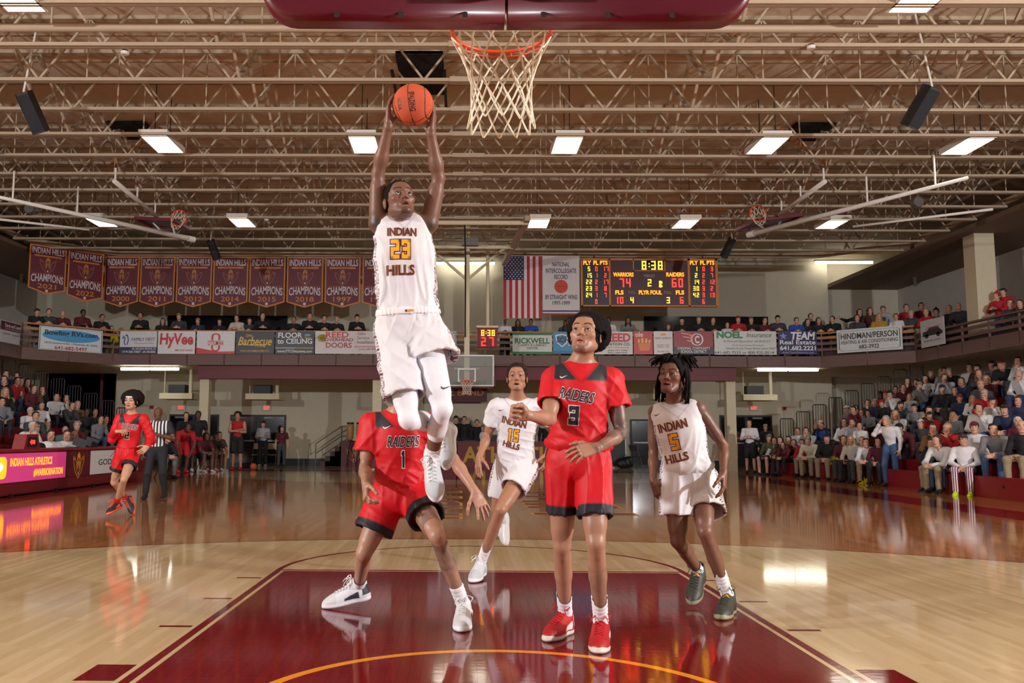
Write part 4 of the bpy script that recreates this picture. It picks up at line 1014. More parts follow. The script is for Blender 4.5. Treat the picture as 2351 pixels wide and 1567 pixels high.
def h5(C, R, s, p):
    hair_cap(C, R, s, p, .016, .060, (24, 20, 20), .006); L = []
    r = random.Random(5)
    for i in range(64):                                   # hanging at the sides and back
        a = r.uniform(-1, 1)*2.0; x, y = math.sin(a)*.078, -math.cos(a)*.098
        if y > .02: continue
        z0 = r.uniform(.03, .07); L.append(((x*.85, y*.85, z0), (x*1.45, y*1.4, z0-.02), (x*1.3+r.uniform(-.015, .015), y*1.15, -.1-r.random()*.065), .009))
    for i in range(40):                                   # tied up and spilling over the crown
        a = r.uniform(0, 6.28); L.append(((math.cos(a)*.03, -.02+math.sin(a)*.03, .112), (math.cos(a)*.07, -.02+math.sin(a)*.07, .165+r.random()*.02), (math.cos(a)*(.1+.05*r.random()), -.02+math.sin(a)*.12, .115-r.random()*.05), .0075))
    for i in range(9):
        a = r.uniform(-.8, .8); L.append(((-.03+a*.02, .04, .105), (-.06, .09+a*.02, .14), (-.1-r.random()*.03, .085+a*.05, .075-r.random()*.03), .006))
    L += [((-.07, -.02, -.03), (-.10, -.02, -.09), (-.085, .03, -.135), .007), ((-.075, -.03, -.02), (-.11, -.04, -.07), (-.10, .0, -.13), .007)]
    locks(C, R, s, p, L)
P5 = dict(label='player 5 in white sleeveless uniform with tied-up dreadlocks', s=1.0, tone=(122, 82, 66), team='white', tank=.96, seed=41, **{'as': .82}, yaw=-14,
    j=dict(head=(1545, 865, 3.80), N=(1552, 928, 3.86), P=(1580, 1090, 3.88), sl=(1504, 946, 3.97), el=(1500, 1040, 4.02), wl=(1500, 1102, 3.90), sr=(1604, 938, 3.80), er=(1661, 1022, 3.84), wr=(1661, 1084, 3.70),
           hl=(1553, 1108, 3.87), kl=(1556, 1240, 3.82), hr=(1611, 1108, 3.92), kr=(1618, 1218, 3.70)),
    footl=((1586, 1390, 4.10), (1604, 1342, 4.30), (-.1, -.35, .95)), footr=((1652, 1424), (1686, 1398), UPZ), shoe='dark', fs=1.02,
    face=(-36, 10, 3), hs=1.09, hf=dict(mouth=.35, nose=1.06), hc=dict(goatee=.5, beard=.35, scalp=(28, 22, 22)), hair=h5, gaze=(-.2, 0, .2),
    handl=((.3, -.15, -.9), (.8, .5, 0), (.2, -.9, 0), RELAX), handr=((-.08, -.2, -1), (-.85, .45, 0), (-.5, -.8, 0), RELAX),
    sleeve=None, strap=.68, hem=.03, blouse=.96, jw=1.04, zy=.84, text=[('INDIAN', 1544, 977, 66, 19, 6, 'word'), ('5', 1548, 1014, 21, 40, 4, 'num'), ('HILLS', 1554, 1051, 52, 18, 6, 'word')], swoosh=((1509, 953, 15, 0, (70, 30, 50)),),
    shorts=((.56, .105, .112), (.56, .11, .125)), soff=dict(r=(.03, .02, 0)), sock=(((240, 240, 242), .19), ((240, 240, 242), .22)), tattoo=((('sr', 'er', .0), ('sr', 'er', .55), .085, 15, .3), (('sl', 'el', .0), ('sl', 'el', .5), .08, 16, .25)))
def h15(C, R, s, p):
    hair_cap(C, R, s, p, .012, .060, (52, 42, 36), .005); r = random.Random(9)
    locks(C, R, s, p, [((math.cos(i)*.04, -.02+.03*math.sin(i*2), .108), (math.cos(i)*.06, -.05, .135), (math.cos(i)*.07, -.09, .1), .007) for i in range(9)]+[((.066, -.02, -.03), (.08, 0, -.06), (.072, .02, -.1), .003), ((-.066, -.02, -.03), (-.08, 0, -.06), (-.075, .02, -.1), .003)], (52, 42, 36))
P15 = dict(label='running player 15 in white uniform behind the painted lane', s=.99, tone=(168, 120, 94), team='white', seed=51, yaw=-4,
    j=dict(head=(1187, 867, 5.24), N=(1188, 920, 5.32), P=(1182, 1062, 5.40), sl=(1140, 935, 5.30), el=(1119, 1000, 5.38), wl=(1101, 1046, 5.24), sr=(1238, 935, 5.34), er=(1270, 992, 5.46), wr=(1258, 1040, 5.34),
           hl=(1160, 1078, 5.46), kl=(1142, 1166, 5.56), hr=(1204, 1078, 5.36), kr=(1150, 1168, 5.06)),
    footl=((1166, 1250, 5.98), (1166, 1190, 6.12), (-.35, .55, .55)), footr=((1083, 1338), (1110, 1316, 5.42), UPZ), shoe='white', fs=1.0,
    face=(-6, 8, 0), hs=1.07, hf=dict(mouth=.55), hc=dict(goatee=.75, beard=.25, scalp=(52, 42, 36)), hair=h15, gaze=(0, 0, .3),
    handl=((-.12, -.2, -1), (.75, .5, 0), (.6, -.8, 0), OPEN, dict(spread=.25)), handr=((-.2, -.2, -.9), (-.8, .4, 0), (0, -1, 0), RELAX),
    sleeve=((.6, .078, .076), (.6, .078, .076)), strap=.8, hem=-.04, jw=1.05, zy=.84, text=[('INDIAN', 1181, 967, 56, 15, -11, 'word'), ('15', 1178, 997, 30, 31, -5, 'num'), ('HILLS', 1174, 1021, 38, 13, -12, 'word')], swoosh=((1152, 939, 13, 0, (50, 30, 50)),),
    shorts=((.66, .112, .115), (.5, .115, .118)), sock=(((240, 240, 242), .17), ((240, 240, 242), .21)))
def h2(C, R, s, p):
    hair_afro(C, R, s, (0, -.03, .055), (.15, .12, .11), ((0, .10, -.04), (.08, .085, .1)), p, (34, 26, 24), .008, .012)
    Fd = Field(C-.17, C+.17, .006); Fd.el(C-R[1]*.012+R[2]*.05, (.098, .122, .13), 0, R); Fd.cut(C+R[2]*.078, R[2]); Fd.cut(C+R[2]*.048, -R[2]); v, f = Fd.mesh()
    z = (v-C)@R[2]; c = np.tile(L3(236, 236, 238), (len(v), 1)); c[z > .064] = L3(36, 38, 44); obj('headband', np_mesh('headband', v, f, c), M_CLOTH, p)
P2 = dict(label='player 2 in long-sleeved red uniform and headband jogging beside the scorer table', s=.98, tone=(196, 150, 122), team='red', seed=61, yaw=4,
    j=dict(head=(302, 921, 10.6), N=(302, 952, 10.66), P=(293, 1036, 10.72), sl=(275, 962, 10.66), el=(260, 1000, 10.62), wl=(268, 990, 10.40), sr=(331, 962, 10.66), er=(346, 1003, 10.70), wr=(340, 1024, 10.55),
           hl=(281, 1046, 10.74), kl=(262, 1106, 10.80), hr=(305, 1046, 10.72), kr=(285, 1099, 10.45)),
    footl=((308, 1181, 11.2), (300, 1140, 11.35), (-.5, -.7, .3)), footr=((246, 1183, 10.55), (268, 1172, 10.75), (-.3, .2, 1)), shoe='orange', fs=1.05,
    face=(-4, 4, 0), hs=1.1, hf=dict(mouth=.4), hc=dict(goatee=.8, beard=.5, scalp=(34, 26, 24)), hair=h2,
    handl=((.9, -.3, .05), (0, .5, -.8), (.1, -.4, .9), HOOK), handr=((-.5, -.45, -.6), (-.5, .7, 0), (-.5, -.5, .6), RELAX),
    sleeve=((1.5, .075, .06), (1.5, .075, .06)), strap=.8, hem=-.02, jw=1.0, zy=.80, text=[('RAIDERS', 298, 978, 36, 11, -5, 'script'), ('2', 293, 998, 11, 19, -2, 'rnum')],
    shorts=((.56, .115, .12), (.5, .115, .12)), sock=(((214, 40, 40), .16), ((214, 40, 40), .16)))
PLAYERS = {}
for n, sp in (('23', P23), ('3', P3), ('1', P1), ('5', P5), ('15', P15), ('2', P2)): PLAYERS[n] = player(sp)

# ------------------------------------------------------------------ the basketball
def basketball(c, r, ax, name, lab):
    t = root(name, lab, 'basketball', c); b = bmesh.new(); bmesh.ops.create_icosphere(b, subdivisions=6 if r > .11 and c[1] < 5 else 4, radius=r)
    A = np.array(ax); me = bpy.data.meshes.new('ball_cover'); 
    for v in b.verts:
        q = A @ (np.array(v.co)/r); k = min(abs(q[0]), abs(q[1]), abs(abs(q[0])-(.62+.33*q[1]**2)) if True else 1)
        if k < .03: v.co *= 1-.011*(1-(k/.03)**2)
    b.to_mesh(me); V = np.array([v.co for v in me.vertices]); b.free(); q = (V/np.linalg.norm(V, axis=1)[:, None]) @ A.T
    k = np.minimum(np.minimum(np.abs(q[:, 0]), np.abs(q[:, 1])), np.abs(np.abs(q[:, 0])-(.62+.33*q[:, 1]**2)))
    col = np.tile(L3(206, 84, 46), (len(V), 1)); col[k < .022] = L3(34, 20, 18); a_ = me.attributes.new('Col', 'FLOAT_COLOR', 'POINT'); z = np.ones((len(V), 4), np.float32); z[:, :3] = col; a_.data.foreach_set('color', z.ravel())
    me.transform(Matrix.Translation(Vector(c))); me.polygons.foreach_set('use_smooth', [True]*len(me.polygons)); o = obj('ball_cover', me, mat('ball_leather', src='attr', rough=.55, vary=.05, bump=.5, bscale=420), t)
    return t, V+np.array(c), [tuple(p.vertices) for p in me.polygons]
bc = at(948, 241, 2.66)
BT, bV, bF = basketball(bc, .120, frame_from(-12, 14, -6), 'basketball', 'orange leather basketball held overhead by the leaping player')
bbv = BVHTree.FromPolygons([tuple(v) for v in bV], bF)
def ball_text(s, px, py, wp, hp, rot, m, bold=.02):
    o = at(px, py, 2.5); sc_ = np.linalg.norm(at(px+1, py, 2.5)-o); r = math.radians(rot); v, f = text_poly(s, hp*sc_, wp*sc_, bold); x, z = np.array((1., 0, 0)), np.array((0, 0, 1.))
    project_text(BT, bbv, v, f, o, x*math.cos(r)+z*math.sin(r), z*math.cos(r)-x*math.sin(r), m, 'ball_lettering', .0012, .01, .4)
ball_text('SPALDING', 945, 224, 44, 13, -84, paint((60, 34, 22)))
ball_text('NCAA', 915, 228, 26, 9, -82, paint((50, 26, 20)))

# ------------------------------------------------------------------ near basket (seen from behind the board)
M_ORANGE = mat('rim_orange', lin(224, 78, 36), .4, vary=.05)
M_PAD = mat('board_pad', lin(96, 18, 34), .33, vary=.06, spec=.5)
M_NET = mat('net_cord', lin(236, 224, 200), .8, vary=.12, scale=40)
M_GLASS = mat('board_glass', lin(200, 214, 206), .05, vary=0, alpha=.22)
def rounded(w, h, r, n=5):
    out = []
    for cx, cy, a in ((w/2-r, h/2-r, 0), (-w/2+r, h/2-r, 90), (-w/2+r, -h/2+r, 180), (w/2-r, -h/2+r, 270)):
        for i in range(n+1): t = math.radians(a+90*i/n); out.append((cx+r*math.cos(t), cy+r*math.sin(t)))
    return out
def sweep(path, sec):
    mb = MB(); v = []; n = len(sec)
    for i, (p, t) in enumerate(path):                     # path in the X-Z plane, t = tangent angle
        t = math.radians(t); nx, nz = -math.sin(t), math.cos(t)
        for a, b in sec: v.append((p[0]+nx*b, p[1]+a, p[2]+nz*b))
    f = [(i*n+k, i*n+(k+1) % n, (i+1)*n+(k+1) % n, (i+1)*n+k) for i in range(len(path)-1) for k in range(n)]+[tuple(range(n))[::-1], tuple((len(path)-1)*n+k for k in range(n))]
    return mb.add(v, f)
def net(parent, c, r, L, n=12, rows=6, rad=.0034, sway=(0, 0), name='net'):
    prof = [1., .84, .70, .62, .60, .62, .68][:rows+1]; ph = math.pi/n; mb = MB()
    def pt(k, row, half): 
        a = 2*math.pi*k/n+(ph if half else 0); q = prof[row]*r; f = row/rows
        return np.array((c[0]+q*math.cos(a)+sway[0]*f, c[1]+q*math.sin(a)+sway[1]*f, c[2]-L*f+.006*math.sin(5*k+row*3)))
    for k in range(n):
        for row in range(rows):
            h = row % 2
            for dk in (0, 1):
                a = pt(k, row, h); b = pt(k+dk-(0 if h else 1)*1+0, row+1, 1-h) if not h else pt(k+dk, row+1, 1-h)
                m = (a+b)/2+np.array((0, 0, -.004)); MB_ = mb.tube([a, m, b], rad, 5, caps=False)
        a, b = pt(k, rows, rows % 2), pt(k+1, rows, rows % 2)
    return mb.build(name, M_NET, parent, smooth=True, kind='stuff')
def rim(parent, c, r, n=40, back=-1):
    ringp = [(c[0]+r*math.cos(2*math.pi*i/n), c[1]+r*math.sin(2*math.pi*i/n), c[2]) for i in range(n)]
    ro = MB().tube(ringp, .009, 10, closed=True).build('rim', M_ORANGE, parent, smooth=True)
    MB().tube([(x, y, c[2]-.026) for x, y, _ in ringp], .005, 8, closed=True).build('net_ring', M_ORANGE, ro, smooth=True)
    for i in range(12):
        a = 2*math.pi*(i+.5)/12; p = np.array((c[0]+r*math.cos(a), c[1]+r*math.sin(a), c[2])); MB().tube([p, p+(0, 0, -.028)], .004, 6).build('hook', M_ORANGE, ro)
    MB().box((c[0]-.09, c[1]+back*.375-.01, c[2]-.09), (c[0]+.09, c[1]+back*.375+.012, c[2]+.06)).build('rim_plate', M_ORANGE, ro)
    for s in (-1, 1): MB().bar((c[0]+s*.07, c[1]+back*.37, c[2]-.01), (c[0]+s*.1, c[1]+back*.2, c[2]), .025, .03).build('rim_arm', M_ORANGE, ro)
t = root('basket', 'near basketball backboard with maroon pad, orange rim and white net', 'basket', (0, 1.2, 3.0))
pth = [((-.955, 1.2, z), 90) for z in (3.5, 3.1)]
pth = [((-.955, 1.2, 3.55), -90), ((-.955, 1.2, 3.03), -90)]+[((-.865-.09*math.cos(math.radians(a)), 1.2, 3.03-.09*math.sin(math.radians(a))), -90+a) for a in (15, 30, 45, 60, 75)]
half1 = pth+[((-.865, 1.2, 2.94), 0), ((-.006, 1.2, 2.935), 0)]
sec = rounded(.13, .115, .035)
sweep(half1, sec).build('pad', M_PAD, t, smooth=True)
mir = [((-p[0], p[1], p[2]), -a) for (p, a) in half1[::-1]]
sweep(mir, sec).build('pad', M_PAD, t, smooth=True)
for x in (-.69, -.43, -.17, .15, .41, .67): MB().prism(rounded(.022, .045, .01), (x, 1.128, 2.893), (1, 0, 0), (0, .55, .83), (0, -.5, -.3), .014).build('pad_slot', M_BLACK, t)
box('glass', (-.9, 1.19, 2.96), (.9, 1.215, 3.96), M_GLASS, t)
box('mount', (-.12, 1.05, 2.985), (.12, 1.18, 3.4), paint((120, 124, 128), .4), t)
MB().tube([(0, .98, 3.25), (0, .98, 9.02)], .09, 12).build('mast', M_CREAM, t, smooth=True); MB().bar((0, 1.15, 3.35), (0, .95, 3.35), .16, .12).build('mast_bracket', M_CREAM, t)
for x in (-.17, .17): MB().tube([(x, 1.11, 2.99), (x, 1.11, 3.06)], .012, 8).build('bolt', M_CHROME, t)
for x in (-.74, .74): MB().box((x-.1, 1.17, 2.99), (x+.1, 1.185, 3.03)).build('maker_plate', paint((176, 150, 110)), t)
rim(t, (0, 1.6, 3.05), .2286)
nr = root('basket_net', 'white cord net hanging from the near orange rim', 'net', (0, 1.6, 3.02))
nr_ = net(nr, (0, 1.6, 3.022), .2286, .43, rad=.0044, sway=(-.0, .02))
for k in range(12):
    a = 2*math.pi*k/12; p = np.array((.2286*math.cos(a), 1.6+.2286*math.sin(a), 3.025))

# ------------------------------------------------------------------ far basket on its ceiling mast, shot clock
def far_basket():
    Y = CL-1.22; t = root('basket', 'far glass backboard with orange rim hung on a cream mast', 'basket', (0, Y, 3))
    m = paint((222, 226, 226), .4)
    for nm, a, b in (('frame', (-.915, Y-.02, 2.895), (-.865, Y+.03, 3.962)), ('frame', (.865, Y-.02, 2.895), (.915, Y+.03, 3.962)), ('frame', (-.865, Y-.02, 2.895), (.865, Y+.03, 2.945)), ('frame', (-.865, Y-.02, 3.912), (.865, Y+.03, 3.962))): box(nm, a, b, m, t)
    box('glass', (-.865, Y, 2.945), (.865, Y+.012, 3.912), M_GLASS, t)
    for a, b in (((-.305, Y-.008, 3.05), (-.255, Y, 3.507)), ((.255, Y-.008, 3.05), (.305, Y, 3.507)), ((-.255, Y-.008, 3.457), (.255, Y, 3.507)), ((-.255, Y-.008, 3.05), (.255, Y, 3.10))): box('target_square', a, b, m, t)
    for a, b in (((-.95, Y-.04, 2.84), (.95, Y+.06, 2.90)), ((-.96, Y-.04, 2.84), (-.91, Y+.06, 3.25)), ((.91, Y-.04, 2.84), (.96, Y+.06, 3.25))): box('pad', a, b, M_PAD, t)
    rim(t, (0, Y-.38, 3.05), .2286, 24, 1)
    net(t, (0, Y-.38, 3.03), .2286, .43, rad=.007)
    zt = 9.02
    box('mast', (-.09, Y+.35, 3.1), (.09, Y+.53, zt), M_CREAM, t)
    for s in (-1, 1):
        MB().bar((0, Y+.44, 6.6), (s*1.55, Y+.44, 7.95), .09, .09).build('brace', M_CREAM, t)
        MB().bar((s*1.75, Y-4.2, 7.62), (s*1.3, Y+1.0, 7.3), .16, .16).build('roof_beam', M_BEIGE, t)
        MB().bar((s*.4, Y+.03, 3.5), (s*.09, Y+.4, 3.5), .06, .06).build('board_arm', M_CREAM, t)
    MB().tube([(-1.8, Y-3.9, 7.55), (1.8, Y-3.9, 7.55)], .07, 10).build('cross_pipe', M_CREAM, t); MB().tube([(-1.5, Y-1.2, 7.4), (1.5, Y-1.2, 7.4)], .06, 10).build('cross_pipe', M_CREAM, t)
    MB().tube([(-.1, Y-3.9, 7.5), (-.06, Y-1, 7.0), (-.06, Y+.3, 4.6)], .025, 6).build('cable', M_BLACK, t)
    box('winch', (-.18, Y-1.5, 7.4), (.35, Y-1.1, 7.66), paint((110, 108, 104)), t)
far_basket()
M_LEDR = mat('led_red', lin(255, 40, 30), .4, emit=5., vary=0, ecol=lin(255, 34, 26)); M_LEDY = mat('led_yellow', lin(255, 214, 60), .4, emit=4., vary=0, ecol=lin(255, 196, 40)); M_LEDO = mat('led_orange', lin(255, 140, 20), .4, emit=3.2, vary=0, ecol=lin(255, 120, 10))
EX, EZ = np.array((1., 0, 0)), np.array((0, 0, 1.))
def shot_clock():
    Y = 27.95; a, b = at(1096, 797, Y), at(1142, 752, Y); t = root('shot_clock', 'red shot clock reading 8:38 and 27 above the far basket', 'shot clock', ((a[0]+b[0])/2, Y, a[2]))
    box('case', (a[0], Y, a[2]), (b[0], Y+.2, b[2]), mat('clock_red', lin(120, 20, 26), .4), t); box('top_cap', (a[0]-.03, Y-.05, b[2]), (b[0]+.03, Y+.25, b[2]+.07), M_CREAM, t)
    c = (a+b)/2; c[1] = Y
    shape(t, seven('8:38', .2), c+EZ*.16+EX*.02, EX, EZ, M_LEDY, 'digit', .006); shape(t, seven('27', .3, .9), c-EZ*.14, EX, EZ, M_LEDR, 'digit', .006)
    q = at(1120, 700, Y); MB().tube([(q[0], Y+.1, b[2]+.07), (q[0], Y+.1, 7.8)], .06, 10).build('drop_pipe', M_CREAM, t)
shot_clock()

# ------------------------------------------------------------------ folded side baskets under the roof
def side_basket(pts, lab):
    z = 7.05; g = lambda p, zz=z: atz(p[0], p[1], zz)
    A, B = g(pts['mast'][0]), g(pts['mast'][1]); t = root('folded_basket', lab, 'basket', B)
    d = nrm(B-A); MB().tube([A, A+(B-A)*.55, B], [.04, .065, .08], 14).build('mast', M_CHROME, t, smooth=True)
    MB().lathe([(.09, 0), (.09, .22)], B-d*.15, 14, d).build('mast_cap', M_CHROME, t)
    C, D = g(pts['thin'][0], 6.9), g(pts['thin'][1], 6.9); MB().tube([C, D], .035, 10).build('stay', M_CHROME, t, smooth=True)
    Eb, Fb = g(pts['upper'][0], 7.45), g(pts['upper'][1], 7.45); up = MB().tube([Eb, Fb], .06, 12).build('roof_pipe', M_CHROME, t, smooth=True)
    for f in (.02, .5, .95): q = Eb+(Fb-Eb)*f; MB().tube([q, (q[0], q[1], 7.8)], .025, 8).build('hanger', M_CHROME, up)
    for q in (A+(B-A)*.12, A+(B-A)*.4): MB().tube([q, (q[0], q[1], 7.8)], .025, 8).build('hanger', M_CHROME, t)
    p = [at(x, y, Y) for x, y, Y in pts['board']]; o, u, v = p[0], p[1]-p[0], p[2]-p[0]; n = nrm(np.cross(u, v)); n = n if n[2] > 0 else -n
    bd = MB(); bd.add([o, o+u, o+u+v, o+v, o+n*.05, o+u+n*.05, o+u+v+n*.05, o+v+n*.05], [(0, 1, 2, 3), (7, 6, 5, 4), (0, 4, 5, 1), (1, 5, 6, 2), (2, 6, 7, 3), (3, 7, 4, 0)]); bo = bd.build('board', paint((96, 78, 74), .3), t)
    for a, b in ((o, o+u), (o, o+v), (o+u, o+u+v), (o+v, o+u+v)): MB().bar(a, b, .07, .09).build('board_frame', M_MARO, bo)
    for f in (.25, .75): MB().bar(o+u*f+v*.5, B-d*(1.2-.8*f), .04, .04).build('board_arm', M_CHROME, t)
    c = at(*pts['rim']); rp = [c+nrm(u)*.23*math.cos(a)+n*.23*math.sin(a) for a in np.linspace(0, 2*math.pi, 20)[:-1]]; ro = MB().tube(rp, .02, 8, closed=True).build('rim', M_ORANGE, t, smooth=True)
    mb = MB(); ax = nrm(np.cross(u, n)); ax = ax if ax[1] < 0 else -ax
    for i in range(10):
        a = 2*math.pi*i/10; q0 = c+nrm(u)*.23*math.cos(a)+n*.23*math.sin(a)
        for s in (-1, 1): b = a+s*.6; mb.tube([q0, c+(nrm(u)*math.cos(b)+n*math.sin(b))*.16-EZ*.22+ax*.12], .008, 4)
    mb.build('net', M_NET, ro, kind='stuff')
    w = g(pts['winch'], 7.3); MB().lathe([(.13, -.1), (.16, 0), (.13, .12)], w, 14, (0, 1, 0)).build('winch', paint((90, 86, 82), .35), t)
side_basket(dict(mast=((-40, 444), (441, 549)), thin=((-30, 500), (205, 527)), upper=((262, 415), (360, 497)), board=((310, 500, 22.6), (398, 505, 22.4), (350, 520, 23.4)), rim=(410, 500, 22.3), winch=(70, 480)), 'folded side basket on white pipes above the left sideline')
side_basket(dict(mast=((2222, 408), (1722, 538)), thin=((2280, 480), (1958, 520)), upper=((1894, 416), (1790, 492)), board=((1845, 492, 22.3), (1740, 505, 22.2), (1790, 516, 23.3)), rim=(1740, 490, 22.1), winch=(2105, 465)), 'folded side basket on white pipes above the right sideline')

# ------------------------------------------------------------------ balcony
def poly_off(d):
    """balcony line moved outwards (towards the court) by d"""
    out = []
    for i, p in enumerate(PL):
        ns = []
        for a, b in ((PL[i-1] if i else None, p), (p, PL[i+1] if i < len(PL)-1 else None)):
            if a is None or b is None: continue
            v = nrm(np.array(b)-np.array(a)); ns.append(np.array((v[1], -v[0])))
        n = nrm(sum(ns)); k = 1/max(.3, n@ns[0]); out.append(np.array(p)+n*d*k)
    return out
def seg_bar(name, a, b, z, w, h, m, parent): return MB().bar((*a, z), (*b, z), w, h).build(name, m, parent)
BAL = root('balcony', 'brown railed balcony running around the end of the hall', 'balcony', (0, 30, 3.8))
deckp = [(-18.6, 8), (-18.6, 35.4), (18.6, 35.4), (18.6, 8)]
MB().prism([(-15.3, 8), (-15.3, 27.7), (-13, 30), (13, 30), (15.3, 27.7), (15.3, 8), (18.6, 8), (18.6, 35.4), (15.4, 35.4), (15.4, 35), (-15.4, 35), (-15.4, 35.4), (-18.6, 35.4), (-18.6, 8)], (0, 0, 3.8), EX, (0, 1, 0), EZ, .1).build('deck', M_CREAM, BAL)
ff = poly_off(.06)
for i, (a, b) in enumerate(zip(ff, ff[1:])):
    a, b = np.array(a), np.array(b); n = max(1, int(np.linalg.norm(b-a)/1.35))
    top = 5.03 if 1 <= i <= 3 else 4.72
    for k in range(n):
        p, q = a+(b-a)*k/n, a+(b-a)*(k+1)/n; d = nrm(q-p)
        MB().bar((*(p+d*.012), 3.985), (*(q-d*.012), 3.985), .05, .40).build('fascia_panel', M_BROWN, BAL)
        MB().bar((*p, 3.9), (*p, top), .05, .05).build('rail_post', M_BROWN, BAL)
    seg_bar('top_rail', a, b, top, .12, .06, M_WOOD if 1 <= i <= 3 else M_BROWN, BAL)
    for z, m in ((top-.17, M_WOOD if 1 <= i <= 3 else M_BROWN), (top-.38, M_BROWN), (top-.6, M_BROWN)): seg_bar('rail_board', a, b, z, .04, .10, m, BAL)
box('beam', (-9.9, 30.15, 3.3), (9.9, 30.6, 3.79), M_MARO, BAL)
box('window_1', *[tuple(x) for x in ((at(385, 760, 34.95)[0], 34.9, 4.7), (at(660, 725, 34.95)[0], 34.98, at(660, 725, 34.95)[2]))], M_DARK, kind='structure')
box('window_2', *[tuple(x) for x in ((at(1479, 760, 34.95)[0], 34.9, 4.7), (at(1762, 725, 34.95)[0], 34.98, at(1762, 727, 34.95)[2]))], M_DARK, kind='structure')
for wn, x0, x1 in (('window_1', 385, 660), ('window_2', 1479, 1762)):
    for k in range(6):
        x = at(x0+(x1-x0)*k/5, 740, 34.9)[0]; MB().box((x-.03, 34.86, 4.7), (x+.03, 34.9, 5.75)).build('mullion', M_BLACK, bpy.data.objects[wn])

# ------------------------------------------------------------------ advertising boards hung on the balcony rail
def seg_point(px, py, i, off=.14):
    L = poly_off(off); a, b = np.array(L[i]), np.array(L[i+1]); v = nrm(b-a); n = np.array((v[1], -v[0])); d = ray(px, py)
    tt = ((a-CAM[:2])@n)/(d[:2]@n); return CAM+d*tt
def ad(i, x0, x1, y0, y1, base, lab, items, shapes=(), name='advertising_board', cat='sign'):
    a, b = seg_point(x0, (y0+y1)/2, i), seg_point(x1, (y0+y1)/2, i); c = (a+b)/2; ex = nrm((b-a)*(1, 1, 0)); w = np.linalg.norm((b-a)[:2])
    zt, zb = seg_point((x0+x1)/2, y0, i)[2], seg_point((x0+x1)/2, y1, i)[2]; h = zt-zb; c[2] = (zt+zb)/2
    t = root(name, lab, cat, c); n = np.cross(ex, EZ)
    MB().prism([(-w/2+.01, -h/2), (w/2-.01, -h/2), (w/2-.01, h/2), (-w/2+.01, h/2)], c, ex, EZ, n, .012).build('board', paint(base, .4), t)
    o = c+n*.012
    for k, (polys, col, em) in enumerate(shapes): shape(t, [[(x*w, y*h) for x, y in p] for p in polys], o, ex, EZ, paint(col, .4), em, .002+.0015*k)
    for k, (s, fx, fy, fh, fw, col, bold, sh) in enumerate(items): letter(t, s, o+ex*fx*w+EZ*fy*h, ex, EZ, fh*h, paint(col, .4), fw*w, bold, sh, lift=.008+.0004*k)
    return t
R_ = lambda x0, y0, x1, y1: [(x0, y0), (x1, y0), (x1, y1), (x0, y1)]
GR, RD, NV, WHI, BKK, GD = (40, 110, 56), (204, 26, 34), (24, 34, 78), (232, 232, 232), (26, 26, 30), (222, 176, 36)
SIL = (214, 214, 218)
ad(2, 275, 361, 760, 812, SIL, 'white chiropractic clinic board with navy lower band', [('FAMILY FIRST', .13, .14, .15, .62, (40, 50, 80), 0, 0), ('Chiropractic Clinic', .15, -.04, .08, .5, (120, 124, 130), 0, 0), ('DR. NICHOLE GEVOCK, DC', .16, -.28, .10, .64, WHI, .01, 0), ('119 W 2ND STREET - 641-954-8598', .02, -.41, .10, .88, WHI, .01, 0)],
   [([R_(-.5, -.5, .5, -.2)], NV, 'band'), (strip([(-.42, .3), (-.36, .2), (-.38, 0), (-.34, -.12)], .03)+strip([(-.3, .34), (-.27, .1), (-.3, -.1)], .03)+[ell(-.42, .2, .02, .04), ell(-.33, .32, .02, .04)], (40, 80, 140), 'emblem')])
ad(2, 362, 449, 760, 812, (226, 224, 224), 'white grocery store board with big red letters', [('HyVee', 0, .08, .62, .86, RD, .03, .05), ('EMPLOYEE OWNED', .2, -.34, .08, .46, RD, .01, 0)])
ad(2, 451, 540, 760, 812, (222, 220, 222), 'white board with a red block letter O and red bottom sweep', [('OTTUMWA', 0, -.02, .2, .4, RD, .02, 0)],
   [([[(-.5, -.5), (.5, -.5), (.5, -.38), (.1, -.4), (-.2, -.32), (-.5, -.22)]], RD, 'sweep'), (strip([(-.09, .1), (-.09, .3), (-.05, .38), (.05, .38), (.09, .3), (.09, .1)], .05)+strip([(-.09, -.12), (-.09, -.28), (-.05, -.36), (.05, -.36), (.09, -.28), (.09, -.12)], .05), RD, 'emblem')])
ad(2, 541, 630, 760, 812, BKK, 'black barbecue store board with gold script', [('IOWA', -.15, .3, .13, .16, GD, .01, 0), ('Barbecue', 0, .06, .36, .86, GD, .02, .3), ('STORE', .1, -.16, .08, .2, GD, 0, 0), ('WWW.IOWABBQSTORE.COM', 0, -.38, .09, .74, GD, .01, 0)], [(strip([(-.4, -.06), (-.1, -.12), (.2, -.1), (.26, -.2)], .035), GD, 'flourish')])
ad(2, 632, 722, 760, 812, (40, 42, 44), 'dark flooring store board with white letters and blue diamond', [('FLOOR', -.12, .32, .22, .6, WHI, .02, 0), ('to CEILING', 0, .06, .22, .88, WHI, .02, 0), ('www.FTCOttumwa.com', .0, -.38, .12, .88, WHI, .01, 0)],
   [([[(.22, .33), (.32, .40), (.42, .33), (.32, .26)]], (90, 150, 200), 'emblem'), ([[(.22, .27), (.32, .2), (.42, .27), (.32, .15)]], (220, 170, 50), 'emblem'), (strip([(-.48, -.24), (0, -.24)], .03), (200, 200, 200), 'line'), (strip([(0, -.24), (.48, -.24)], .03), (200, 160, 60), 'line')])
